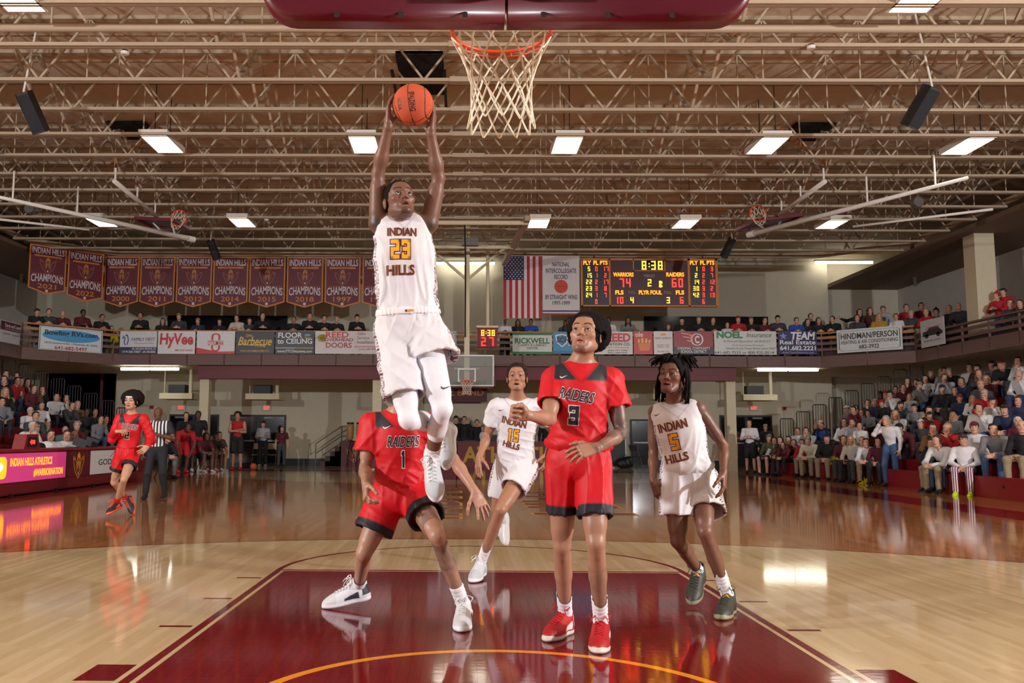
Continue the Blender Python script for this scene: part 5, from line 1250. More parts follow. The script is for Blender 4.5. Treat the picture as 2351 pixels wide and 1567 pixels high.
ad(2, 723, 906, 760, 812, (214, 206, 204), 'white garage door company board partly hidden by the leaping player', [('REED', -.22, .34, .24, .28, RD, .02, 0), ('OVERHEAD', -.2, .12, .14, .36, (150, 40, 50), .02, 0), ('DOORS', -.2, -.12, .22, .32, (170, 30, 40), .02, 0), ('- Sales', .07, .40, .13, .13, (110, 60, 60), 0, 0), ('- Service', .09, .21, .13, .18, (110, 60, 60), 0, 0), ('- Installation', .13, .02, .13, .27, (110, 60, 60), 0, 0), ('REEDOVERHEADDOORS.COM', .2, -.18, .07, .4, RD, 0, 0), ('(641) 684-4993', .17, -.3, .09, .24, (110, 60, 60), 0, 0)])
ad(2, 985, 1049, 760, 830, (205, 203, 206), 'plain white board end showing beside the far basket mast', [('.com', .38, -.28, .08, .14, (60, 60, 70), 0, 0)])
ad(2, 1176, 1268, 763, 813, (208, 212, 204), 'white and green carpet and cabinet centre board', [('RICKWELL', 0, .12, .24, .86, GR, .03, 0), ('CARPET & CABINET', 0, -.08, .1, .7, (70, 80, 70), .01, 0), ('CENTER', 0, -.22, .1, .28, (70, 80, 70), .01, 0)], [([R_(-.5, .38, .5, .5), R_(-.5, -.5, .5, -.38)], GR, 'band')])
ad(2, 1269, 1362, 762, 812, (58, 142, 186), 'blue board with a white shield partly hidden by the afro', [('SCHR', -.2, .14, .22, .4, (34, 44, 60), .03, .1), ('Group', -.02, -.08, .18, .2, WHI, .01, .3)], [([[(-.44, .36), (-.27, .42), (-.12, .36), (-.14, .0), (-.27, -.2), (-.41, .02)]], WHI, 'shield'), ([[(-.41, .31), (-.27, .36), (-.15, .31), (-.17, .02), (-.27, -.14), (-.38, .04)]], (58, 120, 160), 'shield'), ([R_(-.5, -.5, .5, -.36)], (40, 110, 160), 'band')])
ad(2, 1364, 1453, 761, 813, (216, 212, 208), 'white excavation company board with red arched name', [('REED', .12, .24, .34, .62, RD, .04, 0), ('EXCAVATION CO.', 0, -.05, .12, .86, (40, 40, 46), .02, 0), ('Basements - Excavating', 0, -.2, .09, .8, (224, 130, 40), .01, .2), ('(641) 777-3798', .1, -.34, .08, .5, BKK, .01, 0), ('(641) 684-4993', .1, -.44, .07, .5, BKK, .01, 0)])
ad(2, 1454, 1499, 760, 813, (196, 34, 38), 'narrow red taco shop board with a yellow bowl', [('ole', -.2, .36, .2, .38, (244, 230, 210), .02, 0)], [([[(-.26, -.02), (.38, -.02), (.3, -.34), (-.18, -.34)]], (226, 120, 36), 'picture'), (strip([(-.2, .0), (-.24, .16)], .1)+strip([(-.04, .0), (-.04, .2)], .12)+strip([(.14, .0), (.16, .18)], .12)+strip([(.3, .0), (.34, .12)], .1), (240, 180, 60), 'picture')])
ad(2, 1500, 1545, 760, 813, (220, 214, 212), 'narrow white taco shop board with red lettering', [("taco john's", 0, .2, .13, .84, (150, 60, 90), .01, 0), ('BOLDEST TASTE', 0, -.1, .06, .6, (180, 70, 80), 0, 0), ('SINCE 1969', 0, -.18, .06, .6, (180, 70, 80), 0, 0), ('641-682-1234', 0, -.38, .06, .6, (180, 70, 80), 0, 0)], [([ell(0, .36, .16, .06)], (230, 150, 50), 'sun')])
ad(2, 1546, 1638, 760, 813, (150, 26, 34), 'dark red board with a flaming white letter C', [('CARDINAL COMMUNITY', 0, -.24, .11, .82, WHI, .01, 0), ('SCHOOL DISTRICT', 0, -.38, .11, .64, WHI, .01, 0), ('C', .09, .14, .3, .1, WHI, .04, 0)], [(ring(.09, .14, .14, .25, .035), WHI, 'emblem'), (strip([(-.3, .42), (-.1, .36), (0, .24)], .05)+strip([(-.26, .26), (-.08, .22), (-.02, .12)], .05)+strip([(-.16, .1), (-.02, .04)], .05), (224, 150, 130), 'emblem'), ([R_(-.5, -.5, .5, -.18)], BKK, 'band')])
ad(2, 1639, 1783, 760, 814, (212, 214, 210), 'long white and green insurance board', [('NOEL', -.25, .34, .26, .4, (30, 130, 60), .05, 0), ('Insurance', .22, .34, .2, .4, (70, 74, 70), 0, .3), ('A Proud Sponsor of IHCC!', .02, .06, .12, .76, (80, 84, 80), 0, .2), ('126 W. Fourth Street, Ottumwa, IA', .04, -.1, .07, .5, (100, 104, 100), 0, 0), ('"Quality Doing Things Better Since 1960"', .08, -.24, .1, .8, (80, 84, 80), 0, .2), ('641-682-7533 or 800-925-0514', -.02, -.41, .12, .94, (30, 100, 56), .01, 0)])
ad(2, 1786, 1876, 760, 813, (40, 38, 96), 'navy real estate board with white star', [('TEAM', .14, .30, .3, .6, WHI, .04, .15), ('Real Estate', 0, .02, .18, .9, WHI, .02, 0), ('641.682.2221', 0, -.23, .18, .9, WHI, .03, 0), ('www.TeamOttumwa.com', 0, -.42, .09, .8, (170, 170, 200), 0, 0)], [([[(x*.1-.36, y*.17+.28) for x, y in [(math.sin(k*math.pi/5)*(1 if k % 2 == 0 else .42), math.cos(k*math.pi/5)*(1 if k % 2 == 0 else .42)) for k in range(10)]]], (140, 150, 200), 'star')])
ad(3, 1921, 2073, 752, 806, (214, 216, 214), 'white heating and air conditioning board with green outline', [('HINDMAN/PERSON', 0, .2, .24, .86, (60, 64, 64), .02, 0), ('HEATING & AIR CONDITIONING', 0, -.06, .15, .86, (80, 84, 84), .01, 0), ('682-3922', 0, -.28, .16, .3, (60, 64, 64), .02, 0)], [(strip([(-.46, -.36), (-.46, .36), (-.42, .42), (.42, .42), (.46, .36), (.46, -.36), (.42, -.42), (-.42, -.42), (-.46, -.36)], .012), (40, 110, 80), 'outline')])
ad(4, 2114, 2170, 731, 794, (206, 206, 208), 'white board with a black classic car silhouette', [('CLASSIC', .05, .18, .1, .6, (190, 60, 70), 0, .2), ('ottumwa motors', 0, -.28, .06, .7, (190, 60, 70), 0, 0)], [([[(-.42, -.1), (-.4, .06), (-.2, .1), (-.1, .2), (.2, .2), (.34, .06), (.42, .0), (.42, -.1)], ell(-.24, -.1, .08, .08), ell(.24, -.1, .08, .08)], (40, 40, 44), 'car_picture')])
ad(1, 88, 236, 753, 806, (214, 222, 226), 'white recreational vehicle dealer board with blue oval', [('Bowling RVs.com', 0, .22, .26, .82, (28, 32, 40), .02, 0), ('14270 Sycamore Rd. - Ottumwa, IA. 52501', 0, -.2, .1, .82, (60, 64, 70), .01, 0), ('641-682-5497', 0, -.38, .14, .5, (190, 50, 50), .02, 0)], [([ell(0, .14, .45, .26)], (74, 160, 214), 'oval'), (strip([(-.48, -.46), (-.48, .46), (.48, .46), (.48, -.46), (-.48, -.46)], .008), (40, 44, 50), 'outline')])
ad(0, 0, 46, 738, 788, (200, 202, 204), 'white financial services board cut by the left picture edge', [('Davis and Lewis', .1, .3, .16, .8, WHI, .02, 0), ('CAPITAL MANAGEMENT', .1, .14, .08, .8, (210, 190, 190), 0, 0), ('641-682-5497', -.2, -.1, .08, .36, (90, 94, 100), 0, 0), ('641-682-0011', .26, -.1, .08, .36, (90, 94, 100), 0, 0)], [([R_(-.5, .06, .5, .46)], (84, 30, 44), 'band')])

# ------------------------------------------------------------------ banners, flag, scoreboard hung from the edge beam
CREST = [strip([(-.5, .3), (-.46, 0), (-.3, -.35), (0, -.62), (.3, -.35), (.46, 0), (.5, .3)], .05), strip([(-.5, .3), (-.38, .12), (-.28, .18)], .05)+strip([(.5, .3), (.38, .12), (.28, .18)], .05)]
HELM = [[(-.16, .1), (-.13, .32), (0, .44), (.13, .32), (.16, .1), (.06, .1), (.05, .2), (-.05, .2), (-.06, .1)], [(-.16, .06), (-.05, .06), (-.05, -.28), (-.13, -.2)], [(.16, .06), (.05, .06), (.05, -.28), (.13, -.2)], [(-.03, .1), (.03, .1), (.02, -.1), (-.02, -.1)]]
AXE = strip([(-.36, .26), (-.22, .02), (-.2, -.22), (-.06, -.42)], .045)+strip([(.36, .26), (.22, .02), (.2, -.22), (.06, -.42)], .045)
def crest(t, o, ex, ey, s, m1, m2, lift=.006):
    sc_ = lambda P: [[(x*s, y*s) for x, y in p] for p in P]
    shape(t, sc_(CREST[0]+CREST[1]+AXE), o, ex, ey, m1, 'crest', lift); shape(t, sc_(HELM), o, ex, ey, m2, 'crest', lift+.002)
    shape(t, sc_([R_(-.035, -.5, .035, -.4)]), o, ex, ey, paint((220, 216, 210)), 'crest', lift+.003)
M_BAN = mat('banner_cloth', lin(96, 22, 40), .5, vary=.08, scale=3); M_BOR = mat('banner_border', lin(206, 122, 40), .5)
def banner(i, x0, x1, y0, ys, yb, year, sub, lab):
    a, b = seg_point(x0, y0, i, -.02), seg_point(x1, y0, i, -.02); ex = nrm((b-a)*(1, 1, 0)); w = np.linalg.norm((b-a)[:2])-.03; c = (a+b)/2; zt = 7.83; n = np.cross(ex, EZ)
    c = np.array((c[0], c[1], zt)); sc_ = w/(x1-x0); hs, hb = (ys-y0)*sc_*1.0, (yb-y0)*sc_*1.0
    t = root('championship_banner', lab, 'banner', c, None)
    out = [(-w/2, -hs), (0, -hb), (w/2, -hs), (w/2, 0), (-w/2, 0)]; q = .05; inn = [(-w/2+q, -hs+q*.6), (0, -hb+q*1.15), (w/2-q, -hs+q*.6), (w/2-q, -q), (-w/2+q, -q)]
    MB().prism(out, c, ex, EZ, n, .008).build('border', M_BOR, t); MB().prism(inn, c+n*.008, ex, EZ, n, .004).build('cloth', M_BAN, t)
    o = c+n*.013; S, G, O = paint((206, 196, 200), .5), paint((206, 150, 60), .5), paint((208, 128, 40), .5)
    letter(t, 'INDIAN HILLS', o-EZ*hb*.115, ex, EZ, hb*.125, S, w*.86, .02); MB().prism([(-w*.37, -hb*.235), (w*.37, -hb*.235), (w*.37, -hb*.2), (-w*.37, -hb*.2)], c+n*.012, ex, EZ, n, .002).build('ribbon', O, t)
    if sub: letter(t, sub, o-EZ*hb*.2175+n*.002, ex, EZ, hb*.02, paint((120, 40, 40)), w*.36)
    crest(t, o-EZ*hb*.38, ex, EZ, w*.44, paint((150, 82, 60), .5), paint((176, 116, 60), .5), .001)
    MB().prism([(-w*.42, -hb*.586), (w*.42, -hb*.586), (w*.42, -hb*.574), (-w*.42, -hb*.574)], c+n*.012, ex, EZ, n, .002).build('rule', paint((150, 70, 40)), t)
    letter(t, 'CHAMPIONS', o-EZ*hb*.69, ex, EZ, hb*.15, S, w*.86, .02, arc=hb*.03); letter(t, year, o-EZ*hb*.835, ex, EZ, hb*.095, O, w*.5, .01)
    MB().prism([(-w*.035, -hb*.955), (w*.035, -hb*.955), (w*.035, -hb*.9), (-w*.035, -hb*.9)], c+n*.012, ex, EZ, n, .002).build('tag', S, t)
bx = [(1, 66, 154, '2021', ''), (1, 156, 240, '2022', ''), (2, 241, 322, '2000', "MEN'S GOLF"), (2, 323, 404, '2011', "MEN'S GOLF"), (2, 406, 489, '2012', "MEN'S GOLF"), (2, 490, 572, '2014', "MEN'S GOLF"), (2, 573, 657, '2015', "MEN'S GOLF"), (2, 659, 744, '2018', "MEN'S GOLF"), (2, 746, 829, '1997', "MEN'S BASKETBALL"), (2, 832, 915, '1998', "MEN'S BASKETBALL")]
for k, (i, x0, x1, yr, sub) in enumerate(bx): banner(i, x0, x1, 592, 699, 712, yr, sub, 'maroon champions banner dated %s, %s from the left above the balcony' % (yr, ('first', 'second', 'third', 'fourth', 'fifth', 'sixth', 'seventh', 'eighth', 'ninth', 'tenth')[k]))
def flag():
    Y = 29.86; a, b = at(1156, 730, Y), at(1243, 588, Y); t = root('flag', 'vertical stars and stripes flag hanging left of the record banner', 'flag', ((a[0]+b[0])/2, Y, b[2])); w = b[0]-a[0]; h = b[2]-a[2]
    for k in range(13): box('stripe', (a[0]+w*k/13, Y, a[2]), (a[0]+w*(k+1)/13, Y+.01, b[2]), paint((186, 26, 44) if k % 2 == 0 else (222, 214, 216), .6), t)
    cx = a[0]+w*7/13; box('canton', (a[0], Y-.006, b[2]-h*.385), (cx, Y, b[2]), paint((36, 38, 74), .6), t)
    st = []
    for r in range(11):
        for c in range(6 if r % 2 == 0 else 5):
            x = a[0]+(cx-a[0])*((c+.5+(0 if r % 2 == 0 else .5))/6); z = b[2]-h*.385*(r+.7)/11.4; st.append([(x+math.sin(k*math.pi/5)*(.03 if k % 2 == 0 else .013), z+math.cos(k*math.pi/5)*(.03 if k % 2 == 0 else .013)) for k in range(10)])
    shape(t, st, (0, Y-.006, 0), EX, EZ, paint((226, 222, 226)), 'stars', .003)
    MB().tube([(a[0]-.05, Y+.01, b[2]+.02), (b[0]+1.45, Y+.01, b[2]+.02)], .02, 8).build('pole', M_CHROME, t)
    for x in (a[0], b[0]+1.3): MB().tube([(x, Y+.02, b[2]+.02), (x, Y+.1, 7.95)], .012, 6).build('cord', M_BLACK, t)
flag()
def record_banner():
    Y = 29.86; a, b = at(1246, 722, Y), at(1330, 588, Y); t = root('record_banner', 'white national record banner with a basketball between flag and scoreboard', 'banner', ((a[0]+b[0])/2, Y, b[2])); w = b[0]-a[0]; h = b[2]-a[2]; c = np.array(((a[0]+b[0])/2, Y, (a[2]+b[2])/2))
    box('cloth', (a[0], Y, a[2]), (b[0], Y+.012, b[2]), paint((214, 208, 208), .6), t); K = paint((62, 60, 84), .5)
    for s, f, hh, ww in (('NATIONAL', .36, .075, .46), ('INTERCOLLEGIATE', .25, .075, .82), ('RECORD', .145, .075, .36), ('89 STRAIGHT WINS', -.2, .075, .86), ('1997-1999', -.3, .065, .46)): letter(t, s, c+EZ*f*h, EX, EZ, hh*h, K, ww*w, .02)
    shape(t, [ell(0, 0, .115*h, .115*h)], c-EZ*.02*h, EX, EZ, paint((206, 70, 36)), 'ball_picture', .004); shape(t, strip([(-.11*h, 0), (.11*h, 0)], .008)+strip([(0, -.11*h), (0, .11*h)], .008)+strip([(-.08*h, .08*h), (-.03*h, 0), (-.08*h, -.08*h)], .008)+strip([(.08*h, .08*h), (.03*h, 0), (.08*h, -.08*h)], .008), c-EZ*.02*h, EX, EZ, paint((70, 30, 20)), 'ball_seam', .007)
    box('blue_band', (a[0], Y-.004, a[2]+.05*h), (b[0], Y, a[2]+.075*h), paint((40, 50, 120)), t); box('red_band', (a[0], Y-.004, a[2]+.0*h), (b[0], Y, a[2]+.025*h), paint((170, 40, 50)), t)
record_banner()
def scoreboard():
    Y = 29.8; a, b = at(1335, 702, Y), at(1646, 595, Y); t = root('scoreboard', 'large maroon electronic scoreboard reading 74 to 60', 'scoreboard', ((a[0]+b[0])/2, Y, a[2])); w, h = b[0]-a[0], b[2]-a[2]; c = (a+b)/2; c[1] = Y
    g = lambda px, py: at(px, py, Y)
    M1, M2, MO = mat('board_maroon', lin(66, 12, 20), .45), mat('board_black', lin(22, 8, 10), .4), mat('board_trim', lin(206, 120, 30), .5)
    for x0, x1, m in ((1335, 1399, M2), (1400, 1581, M1), (1582, 1646, M2)): p, q = g(x0, 702), g(x1, 595); box('cabinet', (p[0], Y, a[2]), (q[0], Y+.25, b[2]), m, t)
    for p, q in (((1335, 703), (1646, 701)), ((1335, 597), (1646, 594)), ((1334, 703), (1337, 594)), ((1644, 703), (1647, 594)), ((1398.5, 703), (1401, 594)), ((1580.5, 703), (1583, 594)), ((1453, 622), (1526, 620.5)), ((1453, 622), (1455, 594)), ((1525, 622), (1527, 594))): u, v = g(*p), g(*q); box('trim_strip', (u[0], Y-.02, u[2]), (v[0], Y, v[2]), MO, t)
    u, v = g(1455, 620), g(1525, 596); box('clock_window', (u[0], Y-.01, u[2]), (v[0], Y, v[2]), M2, t); u, v = g(1472, 699), g(1514, 680); box('blank_window', (u[0], Y-.01, u[2]), (v[0], Y, v[2]), M2, t)
    k = np.linalg.norm(g(1401, 650)-g(1400, 650)); put = lambda s, px, py, hp, m, sp=.78: shape(t, seven(s, hp*k, sp), g(px, py)-(0, .012, 0), EX, EZ, m, 'digit', .004)
    tx = lambda s, px, py, wp, hp, m: letter(t, s, g(px, py)-(0, .01, 0), EX, EZ, hp*k, m, wp*k, .03, name='lettering')
    put('8:38', 1497, 609, 20, M_LEDY)
    for s, x in (('PLY', 1348, ), ('FL', 1368), ('PTS', 1386), ('PLY', 1593), ('FL', 1613), ('PTS', 1631)): tx(s, x, 603, 17 if len(s) == 3 else 11, 9, M_LEDO)
    for L, xs in (((('5', '0', '17'), ('15', '1', '2'), ('22', '2', '17'), ('23', '3', '8'), ('24', '1', '7'), ('', '0', '')), (1352, 1369, 1390)), ((('1', '0', '3'), ('2', '2', '7'), ('14', '2', '12'), ('30', '3', '2'), ('42', '3', '13'), ('', '6', '')), (1598, 1615, 1634))):
        for r, row in enumerate(L):
            for s, x, m in zip(row, xs, (M_LEDY, M_LEDR, M_LEDR)):
                if s: put(s, x, 617+15*r, 10, m, .8)
    tx('WARRIORS', 1431, 630, 46, 9, M_LEDO); tx('RAIDERS', 1550, 630, 40, 9, M_LEDO); tx('PERIOD', 1491, 633, 25, 6, paint((150, 140, 140)))
    put('74', 1435, 649, 20, M_LEDR, .75); put('60', 1555, 649, 20, M_LEDR, .75); put('2', 1491, 649, 16, M_LEDY); tx('B', 1517, 648, 7, 6, M_LEDY); tx('B', 1517, 656, 7, 6, M_LEDY)
    for s, x, wp, m in (('FLS', 1422, 18, M_LEDO), ('T.O.L.', 1451, 18, paint((150, 140, 140))), ('PLYR FOUL', 1493, 52, M_LEDO), ('T.O.L.', 1533, 18, paint((150, 140, 140))), ('FLS', 1561, 18, M_LEDO)): tx(s, x, 671, wp, 9 if m is M_LEDO else 6, m)
    put('10', 1421, 689, 15, M_LEDR); put('4', 1451, 689, 14, M_LEDY); put('3', 1534, 689, 14, M_LEDY); put('6', 1565, 689, 15, M_LEDR)
    for x in (a[0]+.5, b[0]-.5): MB().tube([(x, Y+.12, b[2]), (x, Y+.12, 7.9)], .02, 6).build('hanger', M_BLACK, t)
scoreboard()

# ------------------------------------------------------------------ bleachers on both sides
M_SEAT = mat('seat_red', lin(140, 26, 34), .4, vary=.08); M_TREAD = mat('bleacher_tread', lin(64, 50, 48), .7); M_RAILB = mat('rail_black', lin(28, 24, 26), .45)
BX0, BROW, BRISE, BZ, NROW = 10.75, .58, .25, .43, 10
def bleacher(s, y0, y1, lab):
    t = root('bleacher', lab, 'bleacher', (s*BX0, (y0+y1)/2, 0)); X = lambda a, b: (min(s*a, s*b), max(s*a, s*b))
    for i in range(NROW):
        x = BX0+BROW*i; z = BZ+BRISE*i; ny = int((y1-y0)/3.4)
        for k in range(ny):
            a, b = y0+(y1-y0)*k/ny+.01, y0+(y1-y0)*(k+1)/ny-.01
            q = X(x, x+.27); box('seat_board', (q[0], a, z-.05), (q[1], b, z), M_SEAT, t)
            q = X(x+.01, x+.06); box('riser', (q[0], a, max(0, z-.43+(.0 if i == 0 else .02))), (q[1], b, z-.05), M_SEAT, t)
        q = X(x+.06, x+.06+BROW); box('tread', (q[0], y0, z-.45+.2), (q[1], y1, z-.41+.2), M_TREAD, t)
        if i:
            xs = x-.28; w = .46; zz = z-.2; hgt = 1.42; e = MB().tube([(s*xs, y1+.04, zz), (s*xs, y1+.04, zz+hgt-.05), (s*(xs+.04), y1+.04, zz+hgt), (s*(xs+w-.04), y1+.04, zz+hgt), (s*(xs+w), y1+.04, zz+hgt-.05), (s*(xs+w), y1+.04, zz)], .019, 8).build('end_rail', M_RAILB, t, smooth=True)
            for k in range(1, 5): MB().tube([(s*(xs+w*k/5), y1+.04, zz), (s*(xs+w*k/5), y1+.04, zz+hgt)], .011, 6).build('bar', M_RAILB, e)
    for i in range(1, NROW, 2):
        for yy in (11.5, 16.5, 21.5):
            x, z = BX0+BROW*i, BZ+BRISE*i-.2; MB().tube([(s*x, yy, z), (s*x, yy, z+.62), (s*(x+.1), yy, z+.7), (s*(x+.5), yy, z+.72), (s*(x+.55), yy, z+.2)], .017, 8).build('aisle_rail', M_RAILB, t, smooth=True)
bleacher(1, 3.0, 29.0, 'red-fronted telescopic bleacher full of spectators on the right side')
bleacher(-1, 5.0, 28.2, 'red-fronted telescopic bleacher behind the scorer table on the left side')

# ------------------------------------------------------------------ scorer table with lit screen and panels
def scorer_table():
    x = -8.95; g = lambda px: atx(px, 1085, x)[1]; t = root('scorer_table', 'long maroon scorer table with pink lit screen and crest panel', 'table', (x, 18, 0))
    y0, y1 = 12.2, 21.9; ya, yb = g(150), g(206); EYv = np.array((0, 1., 0))
    box('body', (x-.55, y0, .02), (x-.03, y1, .86), M_MARO, t); box('table_top', (x-.6, y0-.02, .86), (x+.02, y1+.03, .91), mat('table_red', lin(150, 36, 46), .35), t)
    box('plinth', (x-.03, y0, .05), (x-.01, y1, .24), mat('plinth_red', lin(120, 24, 34), .3), t)
    for k in range(5): yy = y0+(y1-y0)*(k+.5)/5; box('foot', (x-.06, yy-.06, 0), (x+.01, yy+.06, .05), M_BLACK, t)
    sc_ = box('screen', (x-.03, y0+.05, .27), (x+.0, ya, .83), mat('led_pink', lin(206, 70, 130), .3, emit=.5, vary=.1, scale=1.2, ecol=lin(214, 60, 130)), t)
    o = lambda py, pz: np.array((x+.001, py, pz)); OR, YE = mat('led_amber', lin(255, 150, 30), .4, emit=2.2, vary=0, ecol=lin(255, 140, 30)), M_LEDY
    letter(sc_, 'INDIAN HILLS ATHLETICS', o((g(22)+g(118))/2, .66), EYv, EZ, .15, OR, g(116)-g(20), .03); letter(sc_, '#WARRIORNATION', o((g(76)+g(144))/2, .42), EYv, EZ, .15, OR, g(142)-g(76), .03)
    yi = g(8); shape(sc_, [[(a*.5, b*.42) for a, b in rounded(1, 1, .25)]], o(yi-.15, .56), EYv, EZ, OR, 'icon', .003); shape(sc_, [[(a*.2, b*.17) for a, b in ((-.5, 0), (0, .5), (.5, 0), (0, -.5))]], o(yi-.12, .58), EYv, EZ, mat('led_white', (1, 1, 1, 1), .4, emit=1.5, vary=0), 'icon', .005)
    p = box('crest_panel', (x-.03, ya+.01, .27), (x, yb, .83), paint((104, 22, 36), .4), t); crest(p, o((ya+yb)/2, .57), EYv, EZ, .56, paint((222, 160, 50)), paint((236, 170, 60)), .003)
    w = box('advert_panel', (x-.03, yb+.01, .27), (x, y1-.05, .83), paint((240, 240, 242), .35), t); yc = (yb+y1)/2
    letter(w, 'GODFREY', o(yc-.3, .55), EYv, EZ, .14, paint((70, 74, 80)), 1.6, .01, name='lettering'); letter(w, 'HOMES', o(yc+.1, .36), EYv, EZ, .12, paint((90, 94, 100)), .7, .01); shape(w, strip([(-.3, 0), (0, .16), (.3, 0), (.3, .1)], .02), o(yc-.1, .66), EYv, EZ, paint((120, 124, 130)), 'roof_picture', .003)
    # on the table
    m = at(52, 1016, atx(52, 1016, x-.3)[1]); yy = atx(52, 1020, x-.3)[1]
    mo = root('possession_box', 'red possession arrow box standing on the scorer table', 'display', (x-.3, yy, .91)); MB().prism([(-.34, 0), (.34, 0), (.24, .3), (-.24, .3)], (x-.1, yy, .91), EYv, EZ, (-1, 0, 0), .25).build('case', mat('case_red', lin(130, 26, 36), .4), mo); MB().prism([(-.22, .04), (.22, .04), (.18, .24), (-.18, .24)], (x-.1, yy, .91), EYv, EZ, (1, 0, 0), .004).build('face', M_BLACK, mo); shape(mo, [[(-.12, .14), (-.04, .2), (-.04, .08)], R_(-.02, .1, .1, .18)], (x-.095, yy, .91), EYv, EZ, M_LEDR, 'arrow', .004)
    for k, px in enumerate((172, 200)): yl = atx(px, 1022, x-.35)[1]; l = root('laptop', 'open black laptop on the scorer table, %s one' % ('nearer' if k == 0 else 'farther'), 'laptop', (x-.35, yl, .91)); box('base', (x-.5, yl-.16, .91), (x-.28, yl+.16, .925), M_BLACK, l); MB().bar((x-.27, yl, .925), (x-.2, yl, 1.12), .32, .012, (0, 1, 0)).build('lid', M_BLACK, l)
scorer_table()

# ------------------------------------------------------------------ end wall under the balcony
def door(n, x0, x1, y0, leaves=2):
    a, b = at(x0, 1066, 34.96), at(x1, y0, 34.96); d = box('door_%d' % n, (a[0], 34.93, 0), (b[0], 34.99, b[2]), M_BLACK, kind='structure'); w = b[0]-a[0]
    for k in range(leaves):
        u, v = a[0]+w*k/leaves+.06, a[0]+w*(k+1)/leaves-.06; box('glass_leaf', (u, 34.9, .1), (v, 34.93, b[2]-.08), M_DARK, d); box('push_bar', (u+.05, 34.84, .98), (v-.05, 34.9, 1.04), paint((150, 140, 128), .3), d); box('closer', (u+.2, 34.86, b[2]-.16), (u+.6, 34.93, b[2]-.09), paint((120, 116, 112), .4), d)
door(1, 385, 503, 951, 2); door(2, 526, 657, 952, 2); door(3, 1655, 1772, 953, 2); door(4, 1448, 1500, 962, 1)
def exit_sign(px, py, Y, lab):
    c = at(px, py, Y); t = root('exit_sign', lab, 'exit sign', c); box('case', (c[0]-.17, Y, c[2]-.11), (c[0]+.17, Y+.06, c[2]+.11), paint((206, 196, 184)), t)
    letter(t, 'EXIT', c-(0, .0, 0), EX, EZ, .12, mat('exit_red', lin(230, 60, 50), .4, emit=1.2, vary=0, ecol=lin(240, 60, 50)), .24, .03, lift=.004)
    if Y > 34: box('back_plate', (c[0]-.1, Y+.06, c[2]-.08), (c[0]+.1, 35, c[2]+.08), M_CREAM, t)
exit_sign(416, 935, 34.9, 'lit red exit sign above the left doors'); exit_sign(612, 936, 34.9, 'lit red exit sign above the middle doors'); exit_sign(1731, 936, 34.9, 'lit red exit sign above the right doors')
def heater(x0, x1, y0, y1, Y, lab):
    a, b = at(x0, y1, Y), at(x1, y0, Y); t = root('wall_shelf_unit', lab, 'shelf', ((a[0]+b[0])/2, Y, a[2])); box('tray', (a[0], Y, a[2]), (b[0], Y+1.2, b[2]), M_CREAM, t); MB().tube([(b[0]-.15, Y+.3, b[2]), (b[0]-.15, Y+.3, 3.8)], .07, 10).build('drop_pipe', M_CREAM, t)
    box('amplifier', (a[0]+.25, Y+.3, b[2]), (a[0]+.9, Y+.8, b[2]+.35), M_BLACK, t); MB().tube([(a[0]+.1, Y+.3, b[2]), (a[0]+.1, Y+.3, 3.8)], .02, 6).build('rod', M_CREAM, t)
heater(365, 441, 902, 915, 32.2, 'cream hanging shelf unit under the balcony, left of the column'); heater(563, 641, 903, 916, 32.2, 'cream hanging shelf unit under the balcony above the middle doors'); heater(1707, 1785, 905, 918, 32.2, 'cream hanging shelf unit under the balcony above the right doors'); heater(1500, 1545, 903, 916, 32.6, 'cream hanging shelf unit behind the dreadlocked player')
for px, py, lab in ((349, 934, 'small red fire alarm on the left end wall'), (1800, 937, 'small red fire alarm on the right end wall')):
    c = at(px, py, 34.98); t = root('fire_alarm', lab, 'fire alarm', c); box('case', (c[0]-.07, 34.9, c[2]-.07), (c[0]+.07, 35, c[2]+.07), paint((170, 30, 36)), t); MB().lathe([(.05, 0), (.03, .02)], (c[0], 34.9, c[2]), 12, (0, -1, 0)).build('horn', paint((120, 20, 26)), t)
# low maroon panels in front of the pep band, painted words, hanging banner
def panel(x0, x1, lab, word=None, cr=False):
    Y = 33.9; a, b = at(x0, 1070, Y), at(x1, 1027, Y); t = root('barrier_panel', lab, 'barrier', ((a[0]+b[0])/2, Y, 0)); box('board', (a[0], Y, .0), (b[0], Y+.06, 1.0), mat('panel_maroon', lin(112, 30, 40), .5), t); c = np.array(((a[0]+b[0])/2, Y, .5))
    box('top_rail', (a[0], Y-.01, 1.0), (b[0], Y+.07, 1.04), M_MARO, t)
    if word: letter(t, word, c, EX, EZ, .62, paint((206, 156, 44)), (b[0]-a[0])*.9, .03)
    if cr: crest(t, c+EZ*.05, EX, EZ, .62, paint((206, 140, 60)), paint((206, 150, 70)), .004)
panel(783, 842, 'maroon barrier panel with gold crest below the conga drums', None, True); panel(1050, 1316, 'maroon barrier panel with gold athletics lettering in front of the band', 'ATHLETICS'); panel(845, 1047, 'plain maroon barrier panel between crest and lettered panel')
a, b = at(985, 922, 34.3), at(1118, 889, 34.3); hb = root('hanging_banner', 'maroon jazz band banner behind the far basket net', 'banner', ((a[0]+b[0])/2, 34.3, a[2])); box('cloth', (a[0], 34.3, a[2]), (b[0], 34.32, b[2]), paint((84, 24, 34)), hb); letter(hb, 'JAZZ BAND', ((a[0]+b[0])/2, 34.3, (a[2]+b[2])/2+.05), EX, EZ, (b[2]-a[2])*.55, paint((176, 112, 40)), (b[0]-a[0])*.88, .03)
for x in (a[0]+.1, b[0]-.1): MB().tube([(x, 34.31, b[2]), (x, 34.31, 3.8)], .012, 6).build('cord', M_BLACK, hb)
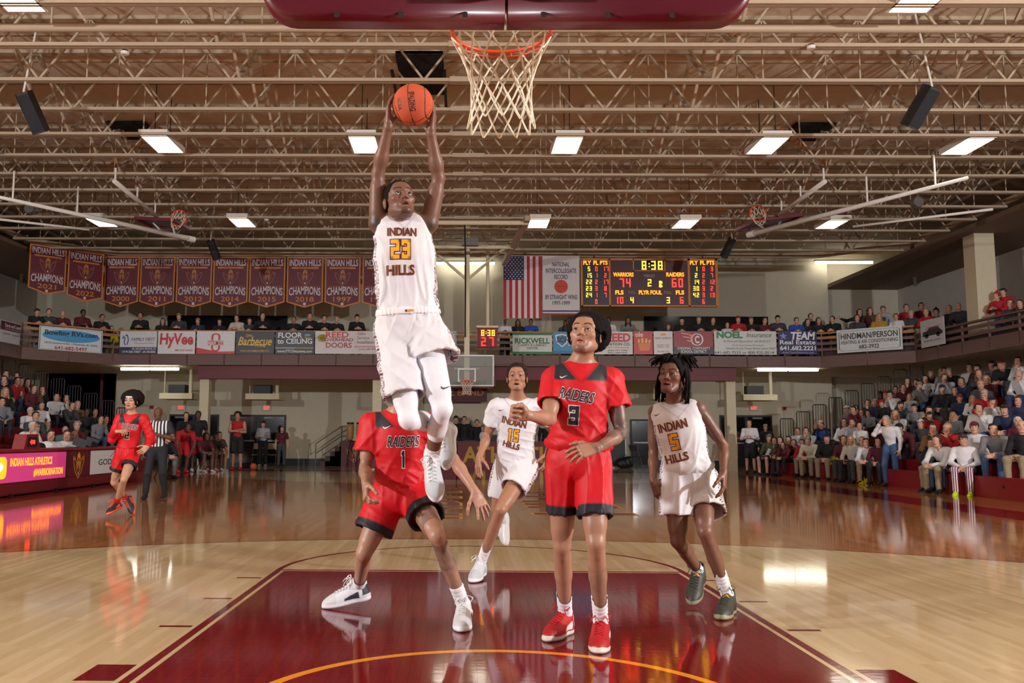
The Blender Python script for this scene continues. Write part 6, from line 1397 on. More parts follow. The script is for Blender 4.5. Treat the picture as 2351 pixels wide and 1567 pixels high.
def conga(px, lab):
    c = at(px, 1006, 33.6); c[2] = 1.05; t = root('conga_drum', lab, 'drum', c); MB().lathe([(.09, 0), (.13, .15), (.155, .4), (.15, .55), (.135, .68)], c, 18).build('shell', mat('conga_wood', lin(206, 160, 96), .35, vary=.1), t, smooth=True); MB().lathe([(.142, .66), (.142, .72)], c, 18).build('hoop', M_BLACK, t); MB().lathe([(.132, .715), (.132, .73)], c, 18).build('head', M_CREAM, t)
    MB().lathe([(.1, -.03), (.1, 0)], c, 14).build('foot_ring', M_BLACK, t)
    for k in range(3): q = 2.1*k; MB().tube([c+(0, 0, -.02), (c[0]+.25*math.cos(q), c[1]+.25*math.sin(q), 0)], .014, 6).build('stand_leg', M_BLACK, t)
conga(804, 'tan conga drum nearer the stair rail'); conga(826, 'tan conga drum nearer the column')
def stairs():
    Y = 34.2; p = lambda x, y: at(x, y, Y); t = root('stair', 'dark stage stair with thin handrails left of the conga drums', 'stair', tuple(p(745, 1069)*(1, 1, 0)))
    for k in range(5): a, b = p(735+k*11, 1069), p(790, 1069-k*9); box('step', (a[0], Y, 0), (b[0], Y+.9, .2*(k+1)), paint((70, 38, 40)), t)
    for dy, nm in ((0, 'handrail'), (.9, 'handrail')):
        A, B, C = p(725, 1018), p(785, 978), p(800, 978); 
        for dz in (0, -.4): MB().tube([(A[0], Y+dy, A[2]+dz), (B[0], Y+dy, B[2]+dz), (C[0], Y+dy, B[2]+dz)], .022, 8).build(nm, paint((120, 104, 90)), t)
        for q in (A, B): MB().tube([(q[0], Y+dy, 0), (q[0], Y+dy, q[2])], .022, 8).build('rail_post', paint((120, 104, 90)), t)
stairs()
def folding_chair(c, yaw, col, lab, group, back=None):
    t = root('folding_chair', lab, 'chair', c, group); Rz = Matrix.Rotation(yaw, 3, 'Z'); q = lambda x, y, z: np.array(c)+np.array(Rz @ Vector((x, y, z)))
    m = mat('chair_steel', lin(96, 92, 90), .35)
    for s in (-1, 1):
        MB().tube([q(s*.21, -.2, 0), q(s*.21, .02, .45), q(s*.21, .2, .95)], .013, 8).build('leg', m, t); MB().tube([q(s*.19, .25, 0), q(s*.19, -.15, .45)], .013, 8).build('leg', m, t)
    MB().prism([(-.2, -.2), (.2, -.2), (.2, .18), (-.2, .18)], q(0, 0, .44), q(1, 0, 0)-c, q(0, 1, 0)-c, EZ, .035).build('seat', paint(col), t)
    b = MB().prism([(-.2, 0), (.2, 0), (.2, .24), (-.2, .24)], q(0, .14, .68), q(1, 0, 0)-c, q(0, .3, 1)-c, q(0, -1, 0)-c, .02).build('backrest', paint(back or col), t)
    return t
for px, lab in ((591, 'grey folding chair beside the middle doors, left of the man in white hoodie'), (621, 'grey folding chair beside the middle doors, right of the man in white hoodie')):
    c = at(px, 1072, 33.6); c[2] = 0; folding_chair(c, 0, (150, 130, 110), lab, 'folding chairs by the doors', (200, 186, 150))
c = at(1460, 1068, 33.4); c[2] = 0; folding_chair(c, .5, (40, 38, 40), 'black folding chair beside the dark equipment case', None)
def case(px0, px1, py0, Y, lab):
    a, b = at(px0, 1069, Y), at(px1, py0, Y); t = root('equipment_case', lab, 'case', ((a[0]+b[0])/2, Y, 0)); box('body', (a[0], Y, 0), (b[0], Y+.5, b[2]), paint((44, 46, 52)), t)
    for u, v in (((a[0]-.03, 0), (a[0]+.03, b[2])), ((b[0]-.03, 0), (b[0]+.03, b[2])), ((a[0], 0), (b[0], .06)), ((a[0], b[2]-.05), (b[0], b[2]))): box('edge', (u[0], Y-.01, u[1]), (v[0], Y+.01, v[1]), paint((150, 150, 156), .3), t)
case(1399, 1436, 985, 33.6, 'dark grey equipment case with light edges on the end wall')
bg_ = at(1434, 1066, 33.3); bg_[2] = 0; t = root('duffel_bag', 'black duffel bag on the floor beside the folding chair', 'bag', bg_)
Fd = Field(bg_-(.45, .3, .1), bg_+(.45, .3, .6), .02); Fd.el(bg_+(0, 0, .2), (.36, .2, .22), .05); Fd.el(bg_+(.15, 0, .33), (.2, .16, .14), .05); Fd.cut((0, 0, 0), (0, 0, -1)); Fd.wob(wave(2, .02, 25, [(1, .3, .4), (.2, 1, .6)])); v, f = Fd.mesh(); obj('sack', np_mesh('sack', v, f), M_BLACK, t); MB().tube([bg_+(-.2, 0, .3), bg_+(0, -.1, .55), bg_+(.2, 0, .4)], .015, 6).build('strap', M_BLACK, t)
# music stand and keyboard of the pep band
for k, (px, py) in enumerate(((1078, 1018), (1128, 1006), (1300, 1015))):
    c = at(px, py, 34.2); t = root('music_stand', 'black music stand in the pep band, number %s from the left' % ('one', 'two', 'three')[k], 'music stand', (c[0], 34.2, 0)); MB().tube([(c[0], 34.2, 0), (c[0], 34.2, c[2])], .012, 6).build('post', M_BLACK, t); MB().bar((c[0]-.25, 34.2, c[2]), (c[0]+.25, 34.2, c[2]), .03, .3).build('desk', M_BLACK, t)
    for q in range(3): MB().tube([(c[0], 34.2, .12), (c[0]+.25*math.cos(2.1*q), 34.2+.25*math.sin(2.1*q), 0)], .01, 6).build('foot', M_BLACK, t)
def pom(c, lab, s=.16):
    t = root('pom_pom', lab, 'pom-pom', c); mb = MB(); r = random.Random(int(abs(c[0])*997))
    for i in range(46):
        d = nrm((r.uniform(-1, 1), r.uniform(-1, 1), r.uniform(-1, .5))); p = np.array(c); mb.tube([p, p+d*s*.6+(0, 0, .02), p+d*s-(0, 0, s*.3)], [.012, .01, .006], 4)
    mb.build('streamers', paint((206, 190, 24), .5), t, kind='stuff')
# bottles and the coat by the nearest right-hand spectators
for px, py, col, lab in ((2206, 1130, (30, 90, 60), 'green plastic bottle beside the neon yellow shoes'), (2243, 1133, (170, 90, 60), 'clear plastic bottle with orange drink beside the green bottle')):
    c = atz(px, py); t = root('bottle', lab, 'bottle', c); MB().lathe([(.036, 0), (.04, .02), (.04, .15), (.03, .19), (.014, .21), (.014, .24)], c, 14).build('flask', paint(col, .15), t, smooth=True); MB().lathe([(.017, .235), (.017, .262)], c, 12).build('cap', paint((200, 40, 40)), t)
c = atz(2310, 1138); Fd = Field(c-(.5, .5, .05), c+(.6, .6, .4), .018); Fd.el(c+(0, 0, .06), (.4, .3, .12), .05); Fd.el(c+(.2, .1, .12), (.25, .2, .12), .05); Fd.cut((0, 0, .001), (0, 0, -1)); Fd.wob(wave(4, .03, 28, [(1, .3, .4), (.2, 1, .6), (.7, -.7, .2)])); v, f = Fd.mesh(); obj('coat', np_mesh('coat', v, f), paint((30, 30, 34)), None, 'black puffer coat heaped on the floor at the right picture edge', 'coat')

# ------------------------------------------------------------------ spectators, bench and officials
M_CS = mat('crowd_skin', src='attrobj', rough=.5, vary=.05); M_CC = mat('crowd_cloth', src='obj', rough=.8, vary=.12, scale=20, bump=.25, bscale=26); M_CH = mat('crowd_hair', src='obj', rough=.7, vary=.3, scale=50)
BASE = dict(P=(0, 0, .10), N=(0, -.05, .54), head=(0, -.085, .70), sl=(-.185, -.03, .49), sr=(.185, -.03, .49), el=(-.25, -.10, .24), er=(.25, -.10, .24), wl=(-.12, -.34, .14), wr=(.12, -.34, .14), hl=(-.09, -.03, .10), hr=(.09, -.03, .10), kl=(-.13, -.47, .10), kr=(.13, -.47, .10), al=(-.13, -.45, -.33), ar=(.13, -.45, -.33))
ST = dict(P=(0, 0, .96), N=(0, -.02, 1.45), head=(0, -.05, 1.615), sl=(-.19, 0, 1.40), sr=(.19, 0, 1.40), el=(-.25, .02, 1.12), er=(.25, .02, 1.12), wl=(-.26, -.08, .87), wr=(.26, -.08, .87), hl=(-.09, 0, .93), hr=(.09, 0, .93), kl=(-.11, -.02, .5), kr=(.11, -.02, .5), al=(-.12, .02, .09), ar=(.12, .02, .09))
POSE = {
    'sit': BASE,
    'clasp': dict(BASE, wl=(-.045, -.32, .14), wr=(.045, -.32, .14), el=(-.25, -.12, .25), er=(.25, -.12, .25)),
    'lean': dict(BASE, N=(0, -.19, .50), head=(0, -.27, .645), sl=(-.185, -.17, .46), sr=(.185, -.17, .46), el=(-.2, -.38, .2), er=(.2, -.38, .2), wl=(-.04, -.52, .16), wr=(.04, -.52, .16)),
    'chin': dict(BASE, N=(0, -.1, .53), head=(0, -.16, .68), er=(.2, -.34, .24), wr=(.05, -.26, .50), wl=(-.05, -.33, .15)),
    'rail': dict(ST, N=(0, -.10, 1.42), head=(0, -.17, 1.57), sl=(-.19, -.09, 1.36), sr=(.19, -.09, 1.36), el=(-.25, -.2, 1.13), er=(.25, -.2, 1.13), wl=(-.1, -.4, 1.16), wr=(.1, -.4, 1.16)),
    'stand': ST,
    'phone': dict(ST, el=(-.25, -.04, 1.13), er=(.25, -.04, 1.13), wl=(-.05, -.28, 1.16), wr=(.07, -.28, 1.17)),
    'cross': dict(ST, el=(-.24, -.06, 1.13), er=(.24, -.06, 1.13), wl=(.08, -.18, 1.19), wr=(-.08, -.20, 1.16)),
    'cup': dict(ST, P=(0, .05, .95), N=(0, -.08, 1.42), head=(-.02, -.13, 1.58), sl=(-.19, -.06, 1.37), sr=(.19, -.02, 1.37), el=(-.27, -.24, 1.24), wl=(-.11, -.26, 1.50), kl=(-.12, -.1, .5), al=(-.13, -.05, .09)),
    'bend': dict(ST, P=(0, .12, .86), N=(0, -.28, 1.12), head=(0, -.42, 1.22), sl=(-.19, -.24, 1.06), sr=(.19, -.24, 1.06), el=(-.24, -.3, .78), er=(.24, -.3, .78), wl=(-.16, -.22, .52), wr=(.16, -.22, .52), hl=(-.09, .1, .82), hr=(.09, .1, .82), kl=(-.13, -.12, .46), kr=(.13, -.12, .46)),
    'ref': dict(ST, er=(.30, -.04, 1.14), wr=(.06, -.24, 1.2), kl=(-.14, -.1, .5), al=(-.18, -.02, .09), kr=(.12, -.04, .5), ar=(.14, .14, .1), hl=(-.1, 0, .92), hr=(.1, 0, .92)),
    'point': dict(BASE, el=(-.42, -.12, .42), wl=(-.62, -.22, .50))}
PROTO = {}
def proto(pose, hy=0, sleeve='long', leg='long'):
    key = (pose, hy, sleeve, leg)
    if key in PROTO: return PROTO[key]
    J = {k: np.array(v, float) for k, v in POSE[pose].items()}; fwd = np.array((0, -1., 0)); up = nrm(J['N']-J['P']); lat = np.array((1., 0, 0)); f2 = nrm(fwd-up*(fwd@up)); R = np.array((lat, f2, up)); T = dict(P=J['P'], N=J['N'], R=R, s=.97, sl=J['sl'], sr=J['sr'])
    pts = np.array(list(J.values())); lo, hi = pts.min(0)-.2, pts.max(0)+.2; out = {}
    HC = J['head']; HR = frame_from(hy, 2, 0); nk = HC-HR[2]*.06
    Bf = Field(lo, hi, .0122); torso_field(Bf, dict(T, s=.9)); head_field(Bf, HC, HR, .98, mouth=.3); Bf.rc(J['N']-up*.05, nk, .056, .052, .03)
    for q, m in (('l', -1), ('r', 1)):
        arm_field(Bf, J['s'+q], J['e'+q], J['w'+q], .86 if sleeve == 'long' else .95); leg_field(Bf, J['h'+q], J['k'+q], J['a'+q], f2, .97 if leg == 'short' else .85)
        d = nrm(J['w'+q]-J['e'+q]); hand_field(J['w'+q], d, np.array((-m*.9, .2, -.4)), (0, -.2, 1), RELAX, 1.05, Fd=Bf)
    V, F = Bf.mesh(); c = np.ones((len(V), 3)); hm = np.linalg.norm(V-HC, axis=1) < .15; c[hm] = head_colour(V[hm], HC, HR, .98, (255, 255, 255), lip=(214, 150, 146)); c[hm] = c[hm]**.8; out['body'] = np_mesh('body', V, F, c); out['body'].materials.append(M_CS)
    Sf = Field(lo, hi, .0135); torso_field(Sf, T, .012)
    for q in 'lr':
        d = J['e'+q]-J['s'+q]
        if sleeve == 'long': Sf.rc(J['s'+q], J['e'+q], .068, .056, .04); Sf.rc(J['e'+q], J['e'+q]+(J['w'+q]-J['e'+q])*.9, .056, .04, .03)
        elif sleeve == 'short': Sf.rc(J['s'+q], J['s'+q]+d*.55, .074, .07, .04)
    Sf.wob(wave(len(pose)*7+ord(pose[0]), .008, 34, [(1, .2, .3), (.4, .3, 1)])); Sf.rc(nk, J['N']+up*.02, .06, .062, .01, 'c')
    V, F = Sf.mesh(); out['shirt'] = np_mesh('shirt', V, F); out['shirt'].materials.append(M_CC)
    Tf = Field(lo, hi, .0135); Tf.el(J['P']-up*.02, (.165, .125, .12), .03, R)
    for q in 'lr':
        if leg == 'long': Tf.rc(J['h'+q], J['k'+q], .1, .072, .04); Tf.rc(J['k'+q], J['a'+q]+(J['k'+q]-J['a'+q])*.08, .072, .056, .03)
        else: Tf.rc(J['h'+q], J['h'+q]+(J['k'+q]-J['h'+q])*.85, .105, .1, .04)
    Tf.wob(wave(len(pose)*5+ord(pose[-1]), .007, 36, [(1, .2, .3), (.4, .3, 1)])); V, F = Tf.mesh(); out['trousers'] = np_mesh('trousers', V, F); out['trousers'].materials.append(M_CC)
    for q in 'lr':
        a = J['a'+q]; s = Field(a-(.08, .26, .14), a+(.08, .14, .1), .012); s.el(a+(0, -.12, -.055), (.047, .11, .04), .03); s.el(a+(0, 0, -.045), (.042, .07, .05), .03); s.rc(a+(0, .0, -.03), a+(0, -.06, -.03), .042, .04, .03); s.cut(a+(0, 0, -.088), (0, 0, -1), .005); V, F = s.mesh(); out['shoe'+q] = np_mesh('shoe', V, F); out['shoe'+q].materials.append(M_CC)
    out['HC'], out['HR'], out['hair'] = HC, HR, {}
    PROTO[key] = out; return out
def hairmesh(p, kind):
    if kind in p['hair']: return p['hair'][kind]
    C, R = p['HC'], p['HR']; g = lambda x, y, z: C+.98*(R[0]*x+R[1]*y+R[2]*z); Fd = Field(C-.3, C+.26, .0105)
    if kind in ('short', 'long', 'bun', 'grey'):
        Fd.el(g(0, -.02, .038), (.086, .108, .096), 0, R); Fd.cut(g(0, .025, -.035), R[1]*.8-R[2]*.6, .012); Fd.cut(g(0, .074, .066), R[1]*1.-R[2]*.42, .012)
        if kind != 'long': Fd.cut(g(0, 0, -.06), -R[2], .01)
        if kind == 'long':
            for m in (-1, 1): Fd.rc(g(m*.072, -.03, .02), g(m*.085, -.02, -.2), .03, .035, .03)
            Fd.el(g(0, -.07, -.07), (.085, .05, .16), .03, R)
        if kind == 'bun': Fd.el(g(0, -.09, .1), (.045, .045, .04), .02)
        Fd.wob(wave(3, .008, 70, [(1, .2, .3), (.4, .3, 1)]))
    elif kind == 'afro': Fd.el(g(0, -.03, .05), (.12, .115, .1), 0, R); Fd.el(g(0, .1, -.03), (.078, .085, .096), .012, R, 'c'); Fd.wob(wave(3, .012, 90, [(1, .2, .3), (.4, .3, 1), (.4, -1, .3)]))
    elif kind in ('cap', 'hat'):
        Fd.el(g(0, -.015, .045), (.086, .106, .086), 0, R); Fd.cut(g(0, 0, .045), -R[2], .004); Fd.el(g(0, .12, .052), (.07, .075, .011), .012, R)
    elif kind == 'beanie': Fd.el(g(0, -.018, .05), (.088, .108, .1), 0, R); Fd.cut(g(0, 0, .035), -R[2]+.25*R[1], .004); Fd.rc(g(0, -.02, .155), g(0, -.02, .165), .025, .025, .01)
    elif kind == 'hood': Fd.el(g(0, -.03, .0), (.105, .12, .14), 0, R); Fd.el(g(0, .1, -.01), (.072, .1, .1), .015, R, 'c')
    V, F = Fd.mesh(); me = np_mesh('hair', V, F); me.materials.append(M_CH if kind not in ('cap', 'hat', 'beanie', 'hood') else M_CC); p['hair'][kind] = me; return me
SK = dict(w=(214, 164, 138), t=(190, 138, 108), b=(104, 70, 54), m=(150, 104, 80))
def person(pose, pos, yaw, sc, skin, shirt, trs, hair, hcol, label, group=None, hy=0, mirror=False, sleeve='long', leg='long', shoes=(40, 38, 40)):
    p = proto(pose, hy, sleeve, leg); t = root('person', label, 'person', tuple(pos), group)
    t.rotation_euler = (0, 0, math.radians(yaw)); t.scale = (-sc if mirror else sc, sc, sc)
    def add(n, me, col):
        o = bpy.data.objects.new(n, me); COL.objects.link(o); o.parent = t; o.color = lin(col) if not isinstance(col, str) else (1, 1, 1, 1); return o
    add('body', p['body'], SK[skin] if isinstance(skin, str) else skin); add('shirt', p['shirt'], shirt); add('trousers', p['trousers'], trs)
    for q in 'lr': add('shoe', p['shoe'+q], shoes)
    if hair != 'bald': add({'cap': 'cap', 'hat': 'cap', 'beanie': 'beanie', 'hood': 'hood'}.get(hair, 'hair'), hairmesh(p, hair), hcol)
    if hair in ('cap', 'beanie', 'hat'): add('hair', hairmesh(p, 'short'), (70, 54, 42))
    return t
CN = {'k': ('black', (26, 26, 30)), 'w': ('white', (222, 220, 222)), 'g': ('grey', (120, 122, 126)), 'd': ('charcoal', (58, 60, 66)), 'm': ('maroon', (92, 26, 38)), 'r': ('red', (178, 28, 36)), 'n': ('navy', (34, 44, 74)), 'b': ('blue', (44, 80, 170)), 'c': ('cream', (206, 196, 176)), 'y': ('mustard', (186, 140, 40)), 't': ('tan', (130, 94, 56)), 'o': ('olive', (84, 92, 58)), 'p': ('mauve', (128, 112, 128)), 'e': ('teal', (70, 110, 104)), 'l': ('pale', (170, 174, 180)), 'u': ('brown', (96, 64, 48))}
HN = {'k': ('black', (28, 24, 24)), 'b': ('brown', (74, 52, 38)), 'd': ('dark', (46, 34, 28)), 'y': ('blond', (176, 140, 92)), 'g': ('grey', (160, 156, 152)), 'w': ('white', (210, 206, 202)), 'r': ('reddish', (120, 66, 42)), 'm': ('maroon', (110, 26, 36)), 'R': ('red', (190, 30, 36)), 'n': ('navy', (30, 36, 60)), 'W': ('white', (214, 212, 210)), 'K': ('black', (26, 26, 28)), 'G': ('grey', (120, 120, 122)), 'c': ('beige', (170, 154, 120))}
HW = dict(short='hair', long='long hair', bun='tied hair', afro='curly hair', cap='cap', beanie='knit hat', hood='hood', bald='bald head')
ORD = ('first', 'second', 'third', 'fourth', 'fifth', 'sixth', 'seventh', 'eighth', 'ninth', 'tenth', 'eleventh', 'twelfth', 'thirteenth', 'fourteenth', 'fifteenth', 'sixteenth', 'seventeenth', 'eighteenth', 'nineteenth', 'twentieth', 'twenty-first', 'twenty-second', 'twenty-third', 'twenty-fourth', 'twenty-fifth')
JEANS = (58, 84, 124); TR = [JEANS, (36, 38, 44), (44, 60, 92), (60, 58, 56), (150, 134, 108)]
def describe(code):
    """code: skin shirt hairkind+colour, e.g. 'w k cap:K' """
    s, c, h = code.split(); hk, _, hc = h.partition(':'); hc = hc or 'd'
    return s, CN[c], hk, HN[hc]
def side_crowd(L, s, where):
    rows = {}
    for px, py, code, *ex in L:
        best = None
        for i in range(NROW):
            xs = s*(BX0+BROW*i+.10); p = atx(px, py, xs-s*.05); err = abs(p[2]-(BZ+BRISE*i+.70))+(9 if p[1] > (28.6 if s > 0 else 27.8) else 0)
            if best is None or err < best[0]: best = (err, i, p, xs)
        err, i, p, xs = best; rows.setdefault(i, []).append((px, p, xs, code, ex))
    for i, R in sorted(rows.items()):
        R.sort(key=lambda q: q[0])
        for k, (px, p, xs, code, ex) in enumerate(R):
            sk, (cn, cc), hk, (hn, hc) = describe(code); pose = ex[0] if ex else random.choice(('sit', 'clasp', 'lean', 'clasp', 'chin')); z = BZ+BRISE*i
            hz = POSE[pose]['head'][2]; sc = min(1.12, max(.74, (p[2]-z)/hz)); yaw = -s*(52+random.uniform(-12, 12)); 
            lab = 'spectator in %s with %s, %s from left in bleacher row %s, %s' % (cn, (hn+' '+HW[hk]) if hk != 'bald' else 'bald head', ORD[k], ('one', 'two', 'three', 'four', 'five', 'six', 'seven', 'eight', 'nine', 'ten')[i], where)
            fx = math.sin(math.radians(yaw)); off = -POSE[pose]['head'][1]*sc
            person(pose, (xs, p[1]-(-math.cos(math.radians(yaw)))*off, z), yaw, sc, sk, cc, random.choice(TR), hk, hc, lab, 'spectators seated on the %s bleacher' % ('right' if s > 0 else 'left'), 20, s < 0)
r8 = lambda L: [(1950+x*.2424, 780+y*.2424, *q) for x, y, *q in L]; r7 = lambda L: [(1620+x*.2042, 820+y*.2042, *q) for x, y, *q in L]; r5 = lambda L: [(x*.2425, 820+y*.2425, *q) for x, y, *q in L]
RIGHT = r8([(1625, 110, 'w w short:d'), (1490, 95, 'w k cap:R'), (1350, 135, 'w g cap:K'), (1265, 140, 'w k cap:K'), (1140, 180, 'w w short:d', 'clasp'), (1000, 190, 'w k short:g'), (920, 185, 'w g short:d'), (815, 225, 'w k short:g'), (890, 245, 'w l short:b'), (885, 300, 'w d long:y'), (1390, 265, 'w p cap:K'), (1510, 250, 'w k short:w'), (1285, 315, 'w d long:r'), (1305, 375, 'w m long:y'), (1640, 325, 'w w bald', 'chin'),
    (570, 345, 'w m long:b'), (725, 335, 'w w long:d'), (800, 355, 'w k short:g'), (920, 360, 'w l short:b', 'chin'), (1120, 375, 't n short:k'), (1250, 420, 'w d short:y'), (295, 420, 'b r cap:K'), (410, 420, 'w w cap:K'), (350, 485, 'w r cap:R'), (440, 470, 'w g short:d'), (530, 455, 'w m short:d'), (685, 430, 'w g cap:c'), (640, 405, 'w d short:b'), (885, 465, 'w k cap:n'), (1005, 480, 'w k short:b'), (1045, 550, 'w n cap:R'), (1185, 560, 'w w long:y', 'chin'), (1300, 510, 'w r short:g', 'chin'), (1385, 585, 'w w cap:K', 'chin'), (1600, 580, 'w n short:b'), (1540, 665, 'w n cap:K'),
    (575, 540, 'w l long:y'), (390, 560, 'w m long:b'), (245, 590, 'w n cap:c'), (315, 600, 'w k cap:R'), (95, 610, 'w m short:k'), (195, 600, 'w d short:d'), (490, 620, 'w d cap:K'), (620, 640, 'w g cap:K'), (485, 690, 'w w long:y'), (440, 705, 'w l short:b'), (690, 720, 'w n short:g'), (790, 665, 'w d short:d'), (825, 720, 'w r cap:K'), (680, 790, 'w d cap:W'), (985, 720, 'w g long:y'), (815, 830, 'w t long:b'), (1250, 655, 'w w short:d', 'chin'), (970, 830, 'w r short:y'), (1195, 830, 'w w cap:m'), (1430, 810, 'w g short:d'), (1600, 775, 'w m short:w', 'clasp'), (1645, 815, 'w k bald', 'sit'), (915, 920, 'w w short:b', 'lean'), (850, 985, 'w k short:b', 'lean'), (915, 1010, 'w d short:b', 'lean')])
RIGHT += r7([(1720, 530, 'w m short:k'), (1760, 620, 'w p long:b'), (1830, 630, 'w g long:b'), (1565, 725, 'w w long:b', 'clasp'), (1660, 735, 'w l short:b'), (1735, 775, 'w w bald'), (1590, 570, 'w g cap:W'), (1150, 700, 'w l short:d', 'chin'), (1300, 705, 'w k bald'), (1245, 785, 'w g short:g'), (1310, 770, 'w b short:b', 'sit'), (1205, 905, 'w c cap:c', 'lean'), (1365, 900, 'w k cap:K', 'clasp'), (1640, 930, 'w c long:y', 'sit'), (1760, 940, 'w l short:y', 'clasp'), (1130, 960, 'w r short:d', 'lean'), (1045, 960, 'w m short:b', 'lean'), (990, 900, 'w m short:k', 'lean'), (1035, 830, 'w w short:d'), (1555, 925, 'w m long:b'), (1860, 960, 'w w short:d', 'lean'), (1940, 950, 'w m long:k', 'clasp')])
LEFT = r5([(50, 120, 'w n short:d'), (140, 170, 'w k short:d'), (155, 205, 'w r short:d'), (195, 160, 'w m short:k'), (15, 205, 'w k short:d'), (250, 235, 'w w long:d'), (315, 245, 'w m long:b'), (325, 190, 'w u short:b'), (40, 325, 'w k long:y', 'clasp'), (150, 270, 'w c long:y', 'clasp'), (375, 310, 'w k short:b', 'chin'), (530, 315, 'w w short:d'), (600, 325, 'w w short:b'), (545, 395, 't d long:k', 'clasp'), (625, 370, 'w d short:b', 'lean'), (735, 325, 'w t short:g', 'clasp'), (395, 465, 'w w short:g', 'sit'), (280, 510, 'w w short:w'), (330, 550, 'w d short:d'), (230, 630, 'w w short:w'), (345, 670, 'w m cap:c'), (615, 690, 'w e short:g'), (720, 640, 'w m short:g', 'sit'), (820, 520, 'b k short:k', 'clasp'), (895, 480, 'w d short:d', 'clasp'), (950, 470, 'w g short:d'), (1000, 450, 'w k short:d'), (1050, 590, 'w n long:b', 'lean'), (20, 420, 'w g short:d')])
side_crowd(RIGHT, 1, 'right'); side_crowd(LEFT, -1, 'left')
# officials seated behind the scorer table
for px, py, code, lab in ((80, 1000, 'w k short:g', 'grey-haired official in black behind the scorer table, nearest of them'), (118, 997, 'w w short:d', 'bearded official in white behind the scorer table'), (154, 999, 'w w short:b', 'young official in white shirt behind the farther laptop'), (172, 1000, 'm m bald', 'official in maroon with shaved head at the table end')):
    sk, (cn, cc), hk, (hn, hc) = describe(code); xs = -9.9; p = atx(px, py, xs+.05); c = (xs, p[1], 0.42); sc = min(1.1, max(.9, (p[2]-.42)/.7))
    person('clasp', c, 48, sc, sk, cc, (40, 40, 46), hk, hc, lab, 'officials behind the scorer table', 20, True)
    t = root('stool', 'black stool behind the scorer table under the %s' % lab.split(' behind')[0].split(' at the')[0].replace('official', 'official'), 'stool', (xs, p[1], 0)); box('seat', (xs-.2, p[1]-.2, .36), (xs+.2, p[1]+.2, .41), M_BLACK, t)
    for a, b in ((-1, -1), (-1, 1), (1, -1), (1, 1)): MB().tube([(xs+a*.17, p[1]+b*.17, 0), (xs+a*.15, p[1]+b*.15, .36)], .015, 6).build('leg', M_BLACK, t)
# people at the balcony rail (centre part), picture order
def bal(L, seg, where, off=-.42):
    for k, (px, py, code, *ex) in enumerate(sorted(L)):
        sk, (cn, cc), hk, (hn, hc) = describe(code); o = ex[1] if len(ex) > 1 else off; pose = ex[0] if ex else 'rail'
        p = seg_point(px, py, seg, o); zf = 3.9+max(0, (-o-.7))*.33; hz = POSE[pose]['head'][2]; seat = pose in ('sit', 'clasp', 'lean', 'chin', 'point')
        z0 = zf+(.42 if seat else 0)
        if seat and seg in (3, 4): z0 = 4.38 if px > 2300 else 4.8 if o > -1.3 else 5.15
        sc = min(1.12, max(.62, (p[2]-z0)/hz)); yaw = {1: 30, 2: 0, 3: -30, 4: -50}[seg]+(p[0] < 0)*8-(p[0] > 0)*8+random.uniform(-10, 10)
        y = math.radians(yaw); hoff = -POSE[pose]['head'][1]*sc
        lab = '%s with %s, %s from left, %s' % ('spectator in '+cn, (hn+' '+HW[hk]) if hk != 'bald' else 'bald head', ORD[k], where)
        person(pose, (p[0]-math.sin(y)*hoff, p[1]+math.cos(y)*hoff, z0), yaw, sc, sk, cc, random.choice(TR), hk, hc, lab, 'spectators on the balcony', 20 if seat else 0)
b1 = lambda L: [(x*.2552, 540+y*.2552, *q) for x, y, *q in L]; b2 = lambda L: [(500+x*.2127, 560+y*.2127, *q) for x, y, *q in L]; b3 = lambda L: [(1000+x*.2977, 560+y*.2977, *q) for x, y, *q in L]; b4 = lambda L: [(1650+x*.2982, 560+y*.2982, *q) for x, y, *q in L]
bal(b1([(335, 690, 'w k cap:K'), (440, 690, 'w d short:d'), (565, 705, 'w m bald'), (750, 700, 'b m short:k'), (920, 740, 't k short:k'), (1005, 835, 'w u long:d')]), 1, 'left angled balcony rail')
bal(b1([(1265, 700, 't k short:d'), (1465, 775, 'w k long:d'), (1610, 730, 'w d cap:c'), (1780, 770, 'w n cap:c'), (1975, 775, 'w k cap:K'), (2130, 745, 'w c short:d'), (2245, 765, 'w d cap:K')])+b2([(485, 770, 'w k short:d'), (820, 815, 't k short:k'), (995, 780, 'w k short:d'), (1150, 805, 'w k short:k'), (1285, 815, 'w k short:g'), (1505, 795, 'w k cap:K')]), 2, 'balcony rail under banners')
bal(b3([(535, 600, 'b w hood:W'), (635, 605, 'm k long:k'), (735, 600, 'm b short:k'), (1000, 612, 'b d short:k', 'rail'), (1035, 590, 'b k short:k'), (1335, 590, 'b w short:k'), (1485, 590, 'm g long:k'), (1795, 635, 'w k cap:R'), (1900, 590, 'w k cap:K'), (2030, 580, 'w k cap:G'), (2140, 590, 'w k short:d'), (2250, 625, 'w w short:b')])+b4([(150, 580, 'w r cap:R'), (250, 585, 'w k cap:G'), (355, 590, 'w m short:d'), (455, 575, 'w d cap:K'), (600, 590, 'w b short:d'), (685, 600, 'w k long:d'), (708, 560, 'w d short:d', 'stand', -1.1), (770, 590, 'w k long:d')]), 2, 'balcony rail right of mast')
bal(b4([(875, 580, 'w k short:d'), (1065, 570, 'w d short:d', 'sit', -.6), (1085, 525, 'w k long:k', 'point', -1.5), (1165, 515, 'w u long:d', 'clasp', -1.5), (1235, 560, 'w y long:y', 'clasp', -.7), (1265, 490, 'w l cap:G', 'sit', -1.6), (1365, 560, 'w w short:d', 'clasp', -.7), (1445, 490, 'w r short:d', 'clasp', -1.6), (1480, 535, 'w d short:g', 'clasp', -.8), (1560, 470, 'w m short:d', 'sit', -1.7)]), 3, 'right angled balcony')
